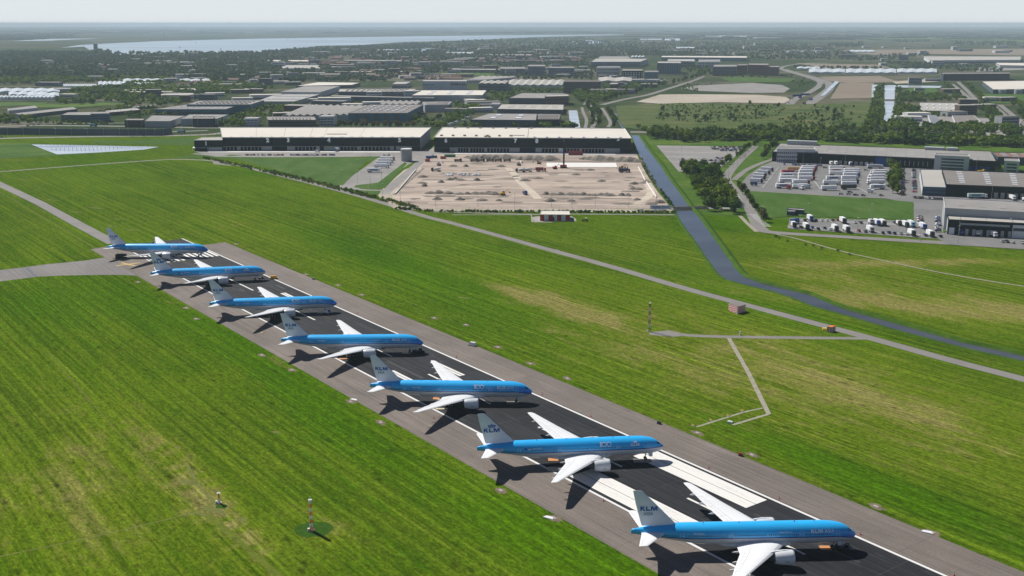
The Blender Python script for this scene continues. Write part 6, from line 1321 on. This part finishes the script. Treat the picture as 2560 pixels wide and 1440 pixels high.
def excavator(X,Y,rz,c,label,arm=1.0):
    o=empty('excavator',(X,Y,.12),rz,label,'excavator')
    for s_ in (-1,1):
        b=MB(); b.loft([[(x,s_*1.2+w_,z) for x,z in ((-2,.35),(-1.7,.9),(1.7,.9),(2,.35),(1.6,0),(-1.6,0))] for w_ in (-.3,.3)]); b.build('track',M['rubber'],o)
    b=MB(); b.box(-2.2,1.4,-1.35,1.35,1.0,2.1); b.box(-2.4,-1.2,-1.3,1.3,1.1,2.4); q=b.build('body',M['vp'],o); q.color=(*c,1)
    b=MB(); b.box(.1,1.6,.2,1.3,2.1,3.1); b.build('operator_cab',M['glass'],o)
    b=MB(); b.cyl((1,-.3,1.8),(4.2,-.3,4.8),.28,.22,6); b.cyl((4.2,-.3,4.8),(6.4,-.3,2.4),.22,.16,6); q=b.build('boom',M['vp'],o); q.color=(*c,1)
    b=MB(); b.loft([[(x,y,z) for x,z in ((6.1,2.4),(7.0,2.0),(6.8,1.2),(6.0,1.5))] for y in (-.8,.2)]); b.build('bucket',M['darkmetal'],o)
excavator(*G(*s4(830,752)),.5,(.70,.42,.03),'yellow excavator in the lower middle of the building site'); excavator(*G(*s4(2010,490)),.1,(.35,.25,.08),'ochre excavator right of the white slab'); excavator(*G(*s4(2060,500)),2.0,(.25,.2,.1),'dark excavator beside the ochre one')
excavator(*G(*s4(1190,440)),2.8,(.4,.12,.04),'red-brown excavator left of the white slab'); excavator(*G(*s4(1350,490)),.5,(.4,.03,.03),'red excavator left of the drilling rig'); excavator(*G(*s4(190,455)),1.0,(.4,.4,.42),'grey excavator near the left heaps')
excavator(*G(*s4(990,455)),1.0,(.2,.22,.22),'dark grey excavator in the upper middle of the site')
X,Y=G(*s4(1045,745)); rigid(X,Y,-1.2,(.02,.08,.35),(.03,.05,.12),'blue truck beside the yellow excavator',None,.15,3.5,2.6)
X,Y=G(*s4(1195,515)); semi(X,Y,0,Rd,(.25,.03,.05),'dark red truck behind the middle mixer',None,.15,8); X,Y=G(*s4(2030,525)); semi(X,Y,0,(.03,.05,.15),(.03,.04,.07),'low dark blue lorry below the ochre excavator',None,.15,9)
for k,x in enumerate((370,530,600,690,770,860)): X,Y=G(*s4(x,418)); rigid(X,Y,0,Bk,(.08,.06,.05),'dark tipper truck in the row before the earth heaps','tipper trucks before the earth heaps',.15,6,2.6)
def container(x,y,c,L,label,H=2.6,rz=0): 
    X,Y=G(x,y); b=MB(); b.box(-L/2,L/2,-1.25,1.25,.1,H)
    for k in range(int(L/.8)): b.box(-L/2+.8*k+.2,-L/2+.8*k+.6,-1.3,-1.25,.3,H-.2)
    o=b.build('container',M['vp'],loc=(X,Y,.15),rz=rz,label=label,cat='container'); o.color=(*c,1)
for a in ((1072,396,Bu,6,'left blue container at the left end of the site'),(1086,395,(.05,.12,.25),6,'right blue container at the left end of the site'),(1125,392.5,(.02,.25,.08),12,'green container before the hall with number 6'),(1108,397,(.3,.03,.03),6,'red container right of the blue ones'),(1439,387.5,(.25,.015,.03),16,'dark red long container before the docks below the number 8',4.2),(1069,404,(.4,.03,.03),5,'small red container at the left site corner')): container(*a)
# drilling rig
X,Y=G(*s4(1437,480)); hh=hat(1409,420,351); o=empty('drilling_rig',(X,Y,.15),0,'tall dark drilling rig on the building site in front of the white hall','drilling rig')
b=MB(); b.box(-3.5,3,-1.6,1.6,.9,3.0); q=b.build('body',M['vp'],o); q.color=(.35,.03,.02,1)
for s_ in (-1,1): b=MB(); b.box(-3.5,3.2,s_*1.9-.45,s_*1.9+.45,0,1.0); b.build('track',M['rubber'],o)
b=MB()
for dx in (-.7,.7):
    for dy in (-.7,.7): b.cyl((dx,dy,1),(dx,dy,hh),.16,None,5)
for k in range(14): z=1+(hh-2)*k/14; b.cyl((-.7,-.7,z),(.7,-.7,z+hh/14),.1,None,4); b.cyl((.7,.7,z),(-.7,.7,z+hh/14),.1,None,4)
b.box(-.45,.45,-.45,.45,1,hh*.96); b.build('mast',M['black'],o); b=MB(); b.box(-1.2,1.2,-1,1,hh-1.5,hh+.4); b.build('mast_head',M['darkmetal'],o)
X,Y=G(1403,382); q=MB(); q.box(-2.8,2.8,-1.2,1.2,0,5); q.build('white_cabin',M['panel_white'],loc=(X,Y,.3),label='white box left of the drilling rig mast before the hall',cat='cabin')
for k in range(46):
    X,Y=G(random.choice((random.uniform(1114,1133),random.uniform(1140,1201))),random.uniform(434,440)); q=MB(); r=random.uniform(.7,1.2); q.loft([[(r*1.5*math.cos(t)*rr,r*math.sin(t)*rr,z) for t in np.linspace(0,6.28,8)[:-1]] for rr,z in ((1,0),(1.05,.5),(.5,1.1))]); q.build('white_sack',M['panel_white'],loc=(X,Y,.15),label='white sack in the long loose row on the sand',cat='sack',group='white sacks on the sand')
for pts,l in (([(1596,419),(1604,434),(1613,452)],'long white pipe lying along the right site edge, upper length'),([(1616,456),(1628,475),(1641,494)],'long white pipe lying along the right site edge, lower length'),([(1040,425),(1015,455),(988,486)],'long pale pipe along the left site edge')):
    W=[Vector(G(*p)) for p in pts]; c=W[1]; b=MB(); b.cyl((*(W[0]-c),.5),(0,0,.5),.55,None,8); b.cyl((0,0,.5),(*(W[2]-c),.5),.55,None,8); b.build('pipe',M['slab'],loc=(c.x,c.y,.12),label=l,cat='pipe')
# banner and fence at the bottom right corner of the site
X,Y=G(1651,527); o=empty('banner',(X,Y,0),0,'white site banner with blue lettering at the corner of the canal bridge','banner'); b=MB(); b.box(-8.3,8.3,-.1,.1,1.2,4.4); b.build('sheet',M['panel_white'],o)
me=cap_text('Pleijsier Bouw',1.7,13.5,bold=.03)
for v in me.vertices: v.co=(v.co.x-6.8,-.13,2.2+v.co.y)
me.materials.clear(); me.materials.append(M['kblue']); link(bpy.data.objects.new('lettering',me),o)
for x in (-8,-2.7,2.7,8): b=MB(); b.box(x-.1,x+.1,.1,.3,0,4.4); b.build('post',M['darkmetal'],o)
for k in range(9): X,Y=G(1590+6+5*k if k<3 else 1632+6*(k-3),528.5); car(X,Y,H2,'white' if k%2 else 'silver',('white' if k%2 else 'silver')+' car parked behind the hedge below the site banner','cars below the site banner',z=.2)
X,Y=G(1400,522); b=MB()
P=[G(980,518),G(1060,524.5),G(1690,525.5)]
for a,c in zip(P[:-1],P[1:]):
    a=Vector(a);c=Vector(c); n=int((c-a).length/5)
    for k in range(n+1): p=a.lerp(c,k/n); b.box(p.x-.06,p.x+.06,p.y-.06,p.y+.06,0,2.4)
    for z in (2.35,1.2): b.cyl((a.x,a.y,z),(c.x,c.y,z),.04,None,4)
b.build('fence',M['wall_grey'],label='long thin wire fence along the lower edge of the building site',cat='fence')
# hedge strips (dense low scrub)
woods('hedge','dense low hedge along the near edge of the building site and hut',[([(985,524),(1090,531),(1340,532),(1690,534),(1690,531),(1340,529.5),(1090,528.5),(1000,520)],260,1.6,2.6),([(1594,392),(1604,395),(1640,455),(1690,522),(1684,526),(1640,470),(1610,425)],120,1.2,2.4),([(500,388),(560,403),(700,432),(830,464),(960,496),(1060,524),(1040,524),(900,490),(750,452),(600,418),(510,400)],420,1.4,3.0)],'leaf')
# ---------------------------------------------------------------- masts, huts, lamps, small things
def lattice(x,yb,yt,wd,cols,n,label,name='lattice_mast',cat='mast',arms=True,r=.12):
    X,Y=G(x,yb); h=hat(x,yb,yt); o=empty(name,(X,Y,0),.3,label,cat)
    for k in range(n):
        z0,z1=h*k/n,h*(k+1)/n; b=MB(); w_=wd/2*(1-.35*k/n)
        for dx,dy in ((w_,w_),(-w_,w_),(-w_,-w_),(w_,-w_)): b.cyl((dx,dy,z0),(dx,dy,z1),r,None,4)
        for (a,c) in (((w_,w_),(-w_,w_)),((-w_,w_),(-w_,-w_)),((-w_,-w_),(w_,-w_)),((w_,-w_),(w_,w_))): b.cyl((*a,z0),(*c,z1),r*.6,None,4); b.cyl((*c,z0),(*a,z1),r*.6,None,4)
        b.build('mast_section',M[cols[k%2]],o)
    b=MB(); b.box(-.5,.5,-.5,.5,h,h+.12); b.cyl((0,0,h),(0,0,h+1.2),.06,None,5); b.build('lamp_head',M['wall_light'],o)
    if arms:
        for z in (h*.45,h*.8): b=MB(); b.cyl((-1.6,0,z),(1.6,0,z),.07,None,4); b.box(-1.8,-1.4,-.2,.2,z-.2,z+.3); b.box(1.4,1.8,-.2,.2,z-.2,z+.3); b.build('antenna_arm',M['red'],o)
    b=MB(); b.box(-.8,.8,-.8,.8,0,.2); b.build('footing',M['concrete'],o); b=MB(); b.box(-1.1,-.5,-.3,.3,.25,.9); b.build('switch_box',M['panel_white'],o)
lattice(779,1327,1250,.8,('orange','panel_white'),8,'orange and white lattice mast in a dark grass circle on the near field',arms=False)
lattice(1623,829,758,1.0,('wall_brown','wall_grey'),7,'tall dark lattice mast with antenna arms at the grey service pad',r=.06)
lattice(548,1258,1233,.3,('panel_white','orange'),2,'short orange and white pole left of the near lattice mast','marker_pole','marker pole',False)
def hut(A,B_,Cc,ht,mats,n,label,name):
    "cuboid hut from three ground corners with a chequered skin"
    A,B_,Cc=[Vector(G(*p)) for p in (A,B_,Cc)]; o=empty(name,(B_.x,B_.y,0),0,label,'hut'); D=A+Cc-B_; q=MB(); q.prism([tuple(p-B_) for p in (A,B_,Cc,D)],0,ht); q.build('wall',M[mats[0]],o); q=MB(); q.prism([tuple(p-B_) for p in (A,B_,Cc,D)],ht+.003,ht+.15); q.build('roof',M[mats[2]],o)
    q=MB()
    for P,Q in ((A,B_),(B_,Cc)):
        f=(Q-P); nn=Vector((f.y,-f.x)).normalized()*.02; rows=n[1]
        for i in range(n[0]):
            for j in range(rows):
                if (i+j)%2: continue
                a=P-B_+f*i/n[0]+nn; c=P-B_+f*(i+1)/n[0]+nn; z0,z1=ht*j/rows,ht*(j+1)/rows; q.poly([(*a,z0),(*c,z0),(*c,z1),(*a,z1)])
    q.build('checks',M[mats[1]],o,fix=False)
col('check_red',(.75,.08,.13))
hut((1821,776),(1843,785),(1863,779),3.6,('white','check_red','roof_dark'),(6,6),'red and white chequered hut beside the perimeter road','chequered_hut')
hut((2067,829.5),(2078,831),(2089,828),2.5,('panel_white','red','orange'),(6,1),'small red and white striped box at the road fork','striped_box')
q=MB(); q.box(-1,1,-.6,.6,0,1.0); q.build('yellow_cabinet',M['yellow'],loc=(*G(2061,825),0),label='small yellow cabinet beside the striped box',cat='cabinet')
X,Y=G(1850,838); b=MB(); b.cyl((0,0,0),(0,0,1.9),.35,.3,12); b.build('white_post',M['panel_white'],loc=(X,Y,.03),label='white round post on the thin service road',cat='post')
for k,(x,y) in enumerate(((1855,1028),(1820,1040),(1777,1051),(1732,1064))):
    X,Y=G(x,y); o=empty('light_stand',(X,Y,0),-.9,'yellow approach light stand on the slanted gravel strip beside the runway','light stand','light stands beside the runway'); b=MB(); b.box(-.7,.7,-.45,.45,0,.12); b.build('base',M['concrete'],o); b=MB()
    for dx in (-.45,0,.45): b.cyl((dx,0,.1),(dx,0,.55),.12,.16,8)
    b.build('lamp',M['yellow'],o)
X,Y=G(1825,1056); q=MB(); q.box(-.9,.9,-.6,.6,0,.45); q.box(-.4,.4,-.3,.3,.45,.6); q.build('white_cover',M['panel_white'],loc=(X,Y,.02),rz=-.6,label='white cover box on the brown patch at the gravel track end',cat='cover box')
def cone(x,y,label,g):
    X,Y=G(x,y); o=empty('traffic_cone',(X,Y,.03),0,label,'traffic cone',g); b=MB(); b.box(-.3,.3,-.3,.3,0,.06); b.cyl((0,0,.06),(0,0,.95),.2,.04,10); b.build('cone',M['red'],o); b=MB(); b.cyl((0,0,.4),(0,0,.6),.142,.105,10); b.build('band',M['white'],o)
for x,y in ((1772,1170),(1948,1247),(2151,1337),(2385,1439),(1477,1041),(1355,987),(1141,893),(893,785)): cone(x,y,'red and white cone standing on the right runway edge line','cones on the right runway edge')
for x,y in ((1509,1253),(925,960),(1085,1046)): cone(x,y,'red and white cone standing on the left runway edge line','cones on the left runway edge')
def plate(x,y,L,Wd,m,label):
    X,Y=G(x,y); q=MB(); q.box(-L/2,L/2,-Wd/2,Wd/2,0,.05); q.build('steel_plate',M[m],loc=(X,Y,.04),label=label,cat='ground plate')
col('plate_orange',(.55,.25,.10)); col('plate_pale',(.55,.48,.36)); col('plate_grey',(.25,.24,.23))
for a in ((2063,1370,3,2.6,'plate_orange','orange plate on the runway behind the nose wheel of the nearest airliner'),(1606,1152,6,3.2,'plate_grey','grey plate under the nose wheel of the second nearest airliner'),(1383,1149,3.4,2.4,'plate_orange','orange plate by the belly of the second nearest airliner'),(1281,1006,4.6,2,'plate_pale','pale plate at the nose wheel of the third nearest airliner'),(1091,996,2.6,2.4,'plate_orange','orange plate by the belly of the third nearest airliner'),(1100,1022,3.4,1.4,'plate_pale','narrow pale plate under the wing of the third nearest airliner'),(1016,883,3.6,2,'plate_pale','pale plate behind the nose wheel of the middle airliner'),(857,897,3.6,1.6,'plate_orange','orange plate under the wing of the middle airliner'),(801,782,3.6,2,'plate_pale','pale plate behind the nose wheel of the third farthest airliner'),(1400,1173,8,3.5,'plate_pale','large pale plate under the main wheels of the second nearest airliner')): plate(*a)
def tug(x,y,rz,c,label,s_=1.0,cabin=True):
    X,Y=G(x,y); o=empty('tow_tractor',(X,Y,.03),rz,label,'tow tractor'); o.scale=(s_,s_,s_); b=MB(); b.prism([(-2.8,-1.2),(2.8,-1.2),(2.8,1.2),(-2.8,1.2)],.35,[1.25,1.0,1.0,1.25]); b.box(-2.5,-.6,-1.1,1.1,1.25,1.6); q=b.build('body',M['vp'],o); q.color=(*c,1)
    if cabin: b=MB(); b.loft([[(.2,-1,1.15),(2,-1,1.1),(2,1,1.1),(.2,1,1.15)],[(.4,-.9,2.1),(1.7,-.9,2.1),(1.7,.9,2.1),(.4,.9,2.1)]]); b.build('driver_cab',M['glass'],o)
    addw(o,[-1.8,1.8],1.05)
tug(819,783,.1,Wt,'white box-shaped tug under the nose of the third farthest airliner',.75); tug(653,697,.2,(.25,.2,.12),'small brown tug under the nose of the second farthest airliner',.6); tug(1045,881,.2,Bk,'dark tractor under the nose of the middle airliner',.95); tug(2108,1372,-.5,(.05,.05,.06),'dark tractor at the nose wheel of the nearest airliner',.8)
X,Y=G(685,697); _o=car(X,Y,.3,(.80,.42,.01),'yellow van on the runway before the second farthest airliner',None,VM,z=.03,name='yellow_van',cat='van'); _o.scale=(.75,.8,.75)
X,Y=G(1180,864); _o=car(X,Y,2.6,(.75,.75,.76),'white van on the shoulder beside the grass',None,VM,z=.03,name='white_van',cat='van'); _o.scale=(.7,.8,.7)
def cart(x,y,c,label,name='equipment_cart'):
    X,Y=G(x,y); o=empty(name,(X,Y,.03),-.6,label,'equipment cart'); o.scale=(.6,.6,.7); b=MB(); b.box(-1.4,1.4,-.8,.8,.45,.6); b.build('frame',M['darkmetal'],o); b=MB(); b.box(-1.1,.2,-.7,.7,.6,1.6); b.box(.4,1.1,-.5,.5,.6,1.2); q=b.build('unit',M['vp'],o); q.color=(*c,1); b=MB(); b.cyl((.9,0,.6),(.9,0,2.2),.06,None,6); b.cyl((-1.4,0,.5),(-2.4,0,.3),.05,None,5); b.build('pole',M['wall_grey'],o)
    for x_ in (-.9,.9):
        for s_ in (-1,1): b=MB(); b.cyl((x_,s_*.75-.1,.3),(x_,s_*.75+.1,.3),.3,None,10); b.build('wheel',M['rubber'],o)
cart(1648,1060,(.08,.08,.08),'dark equipment cart on the grass edge right of the second nearest airliner'); cart(784,699,(.3,.32,.3),'grey equipment cart on the far shoulder edge')
cart(1852,1140,(.35,.03,.03),'small red unit on the shoulder edge above the nearest airliner')
X,Y=G(303,645); q=MB(); q.box(-3,3,-1.8,1.8,0,2.4); q.box(-2.6,2.6,-1.84,-1.8,.3,2.1,0); q.build('dark_container',M['black'],loc=(X,Y,.03),label='dark container under the wing tip of the farthest airliner',cat='container')
X,Y=G(388,607); o=empty('old_propeller_frame',(X,Y,.03),.4,'brown framework cart behind the far wing of the farthest airliner','equipment cart'); b=MB()
for a in range(5): t=a*1.257; b.cyl((0,0,2),(2.2*math.cos(t),0,2+2*math.sin(t)),.12,None,5)
b.cyl((0,0,0),(0,0,2),.12,None,6); b.build('arm',M['plate_grey'],o); b=MB(); b.box(-2,3,-1,1,.3,.7); b.build('frame',M['darkmetal'],o)
for x,y,rz,l in ((2318,1331,-.6,'white triangular board lying on the grass edge at the right'),(885,1000,-.6,'pale box on the grass beside the left shoulder'),(1372,1295,-.6,'white board lying beside the left shoulder near the front')):
    X,Y=G(x,y); q=MB(); q.prism([(-1.6,-.7),(1.8,-.5),(.8,.9),(-1.2,.6)],0,.22); q.build('white_board',M['panel_white'],loc=(X,Y,.05),rz=rz,label=l,cat='board')
X,Y=G(1463,553); o=empty('field_sprayer',(X,Y,.02),math.pi-.1,'small vehicle with white roof on the grass right of the striped hut','farm vehicle'); b=MB(); b.box(-2,2,-.7,.7,.7,1.3); b.build('body',M['darkmetal'],o); b=MB(); b.box(-1.4,.0,-.9,.9,2.2,2.4); b.build('roof',M['panel_white'],o); addw(o,[-1.4,1.8],.9)
b=MB(); b.box(-1.2,-.2,-.7,.7,1.3,2.2); b.build('operator_cab',M['glass'],o)
# lamp posts
lm=MB(); lm.cyl((0,0,0),(0,0,12),.14,.09,8); lm=lm.mesh('pole',M['wall_grey']); lh=MB(); lh.box(-.9,.9,-.18,.18,12,12.15); lh=lh.mesh('lamp_head',M['wall_light'])
def lamps(P,label,group,h=12.0):
    for x,y in P:
        X,Y=G(x,y); o=empty('lamp_post',(X,Y,0),random.uniform(0,3),label,'lamp post',group); o.scale=(1,1,h/12); part('pole',lm,o); part('lamp_head',lh,o)
lamps([(841,465),(855,457),(875,442),(893,430),(908,418),(926,411),(954,456),(970,428),(984,412),(895,459),(926,472),(957,494),(1001,507)],'thin lamp post around the grey lorry stand','lamp posts around the lorry stand')
lamps([(1089,516),(1195,517),(1287,517),(1379,519),(1430,522),(1488,520),(1572,521),(1640,521)],'thin lamp post along the lower edge of the building site','lamp posts along the site')
lamps([(1680,366),(1694,366),(1759,366),(1815,365),(1830,365),(1703,380),(1817,405),(1796,435),(1821,445),(1843,415),(1863,400),(1740,362)],'tall lamp post around the canal-side car park','lamp posts around the car park')
lamps([(2006,407),(2112,415),(2098,410),(2180,412),(2225,420),(2067,475),(2007,412),(2370,490),(2478,500),(2050,430),(2350,410),(2440,428)],'tall lamp post in the lorry park','lamp posts in the lorry park',14)
lamps([(2019,548),(2178,548),(2396,590),(2523,590),(1998,580),(2264,597),(2143,587),(2395,609),(1905,556),(2300,603)],'lamp post around the lower lorry lot','lamp posts around the lower lot')
lamps([(300+22*k,345) for k in range(12)]+[(20+40*k,346) for k in range(7)]+[(250+35*k,322) for k in range(8)],'thin lamp post beside the highway at the left','lamp posts along the highway')
lamps([(1965,368),(2200,352),(2330,352),(2440,365),(2555,372),(1700,345),(1800,350),(2080,345)],'tall lamp post in front of the tree belt','lamp posts before the tree belt',16)
# posts standing in the water basin
pl=[]
for r,(xa,xb,y,n) in enumerate(((100,395,363.5,30),(110,385,367,27),(115,360,370.5,24),(125,300,374,17),(135,240,378,10))):
    for k in range(n): pl.append((xa+(xb-xa)*(k+.5)/n,y+r*.0))
pm_=MB(); pm_.cyl((0,0,0),(0,0,2.6),.12,None,6); pm_.cyl((0,0,2.5),(0,0,2.7),.16,None,6); pm_=pm_.mesh('water_post',M['darkmetal'])
for x,y in pl: X,Y=G(x,y); o=bpy.data.objects.new('water_post',pm_); link(o); o.location=(X,Y,0); tag(o,'thin dark post standing in the water basin','post','posts in the water basin')
# lot markings
def linesb(name,rows,z,m='white',wd=.14):
    b=MB()
    for (p,q_,n,dv) in rows:
        a=Vector(G(*p));c=Vector(G(*q_))
        for k in range(n+1): 
            s_=a.lerp(c,k/n); strip([tuple(s_),(s_.x+dv[0],s_.y+dv[1])],wd,z,px=False,b=b)
    b.build(name,M[m],kind='structure',fix=False)
linesb('lot_marking',[((2000,554),(2290,568),42,(0,9)),((1975,571),(2340,594),52,(0,7))],.66,wd=.3)
linesb('road_marking',[((1829,488),(1851,520),12,(5.5,-1.2)),((1873,538),(1908,568),12,(5.5,-1.5))],.75,wd=.9)
linesb('lot_marking',[((1660,382),(1790,384),34,(2,7)),((1668,394),(1770,396),28,(2,7)),((1680,408),(1745,409),18,(2,7))],.6,wd=.16)
linesb('lot_marking',[((1938,470),(1940,470.5),1,(34,120)),((2050,474),(2052,474.5),1,(20,120)),((2170,485),(2172,485.5),1,(6,130)),((1905,471),(1907,471.5),1,(48,140)),((1987,474),(1989,474.5),1,(30,120))],.62,wd=.2)
# motorway signs
for x,y,w_,l in ((1992,249,9,'left blue sign gantry over the motorway'),(2012,246,10,'right blue sign gantry over the motorway')):
    X,Y=G(x,y); o=empty('sign_gantry',(X,Y,0),.2,l,'sign gantry'); b=MB(); b.box(-w_,w_,-.1,.1,6,9.5); b.build('sign_panel',M['door_blue'],o); b=MB(); b.box(-w_-1,-w_,-.3,.3,0,9); b.box(w_,w_+1,-.3,.3,0,9); b.build('post',M['wall_grey'],o)
# masts far off
for x,yb,yt,l in ((668,66.5,52,'tall thin transmitter mast on the horizon'),(410,95,73,'thin chimney beyond the lake'),(22,250,224,'dark slim chimney of the left glasshouses')):
    X,Y=G(x,yb); h=hat(x,yb,yt); b=MB(); b.cyl((0,0,0),(0,0,h),h*.03,h*.012,8); b.cyl((0,0,h*.6),(0,0,h*.64),h*.05,None,8); b.build('tall_mast',M['wall_brown'],loc=(X,Y,0),label=l,cat='mast')
for k in range(7):
    X,Y=G((490,450,538,552,718,790,905)[k],(110,121,128,127,101,98,101)[k]); b=MB(); b.loft([[(x*s_,y,z) for x,y in ((-6,-2),(5,-2),(8,0),(5,2),(-6,2))] for s_,z in ((.8,0),(1,1.6))]); b.poly([(-4,0,2.5),(4,0,2.5),(-.5,0,16)]); b.cyl((0,0,1),(0,0,17),.12,None,5); b.build('sailing_boat',M['panel_white'],loc=(X,Y,1.25),rz=k,label='tiny white sailing boat far out on the lake',cat='boat',group='sailing boats on the lake')
# dark retaining wall of the highway cutting
q=MB(); W=[Vector(G(*p)) for p in [(-60,336),(60,336),(180,338),(300,339),(400,339),(430,336)]]
for a,c in zip(W[:-1],W[1:]): q.prism([tuple(a),tuple(c),(c.x,c.y+1),(a.x,a.y+1)],0,8.5)
q.build('retaining_wall',M['wall_slate'],label='long dark retaining wall beside the highway at the left',cat='retaining wall')
# bridge parapets over the canal
for dy,l in ((-2.5,'near'),(4,'far')):
    A=Vector(G(1682,523)); B2=Vector(G(1770,521)); q=MB(); q.prism([(A.x,A.y+dy),(B2.x,B2.y+dy),(B2.x,B2.y+dy+.3),(A.x,A.y+dy+.3)],0,1.3); q.build('bridge_parapet',M['concrete'],label=l+' parapet of the small bridge over the canal',cat='bridge parapet')
# ---------------------------------------------------------------- haze
b=MB(); b.box(-50000,50000,-9000,50000,-1,150)
mh=bpy.data.materials.new('haze'); mh.use_nodes=True; n_=mh.node_tree; n_.nodes.remove(n_.nodes['Principled BSDF']); pv=n_.nodes.new('ShaderNodeVolumePrincipled'); n_.links.new(pv.outputs[0],n_.nodes['Material Output'].inputs['Volume'])
pv.inputs['Color'].default_value=(.70,.86,1,1); pv.inputs['Density'].default_value=5.4e-5; pv.inputs['Anisotropy'].default_value=.0
hz=b.build('haze',mh,label='pale blue haze over the far land',cat='haze',kind='stuff');
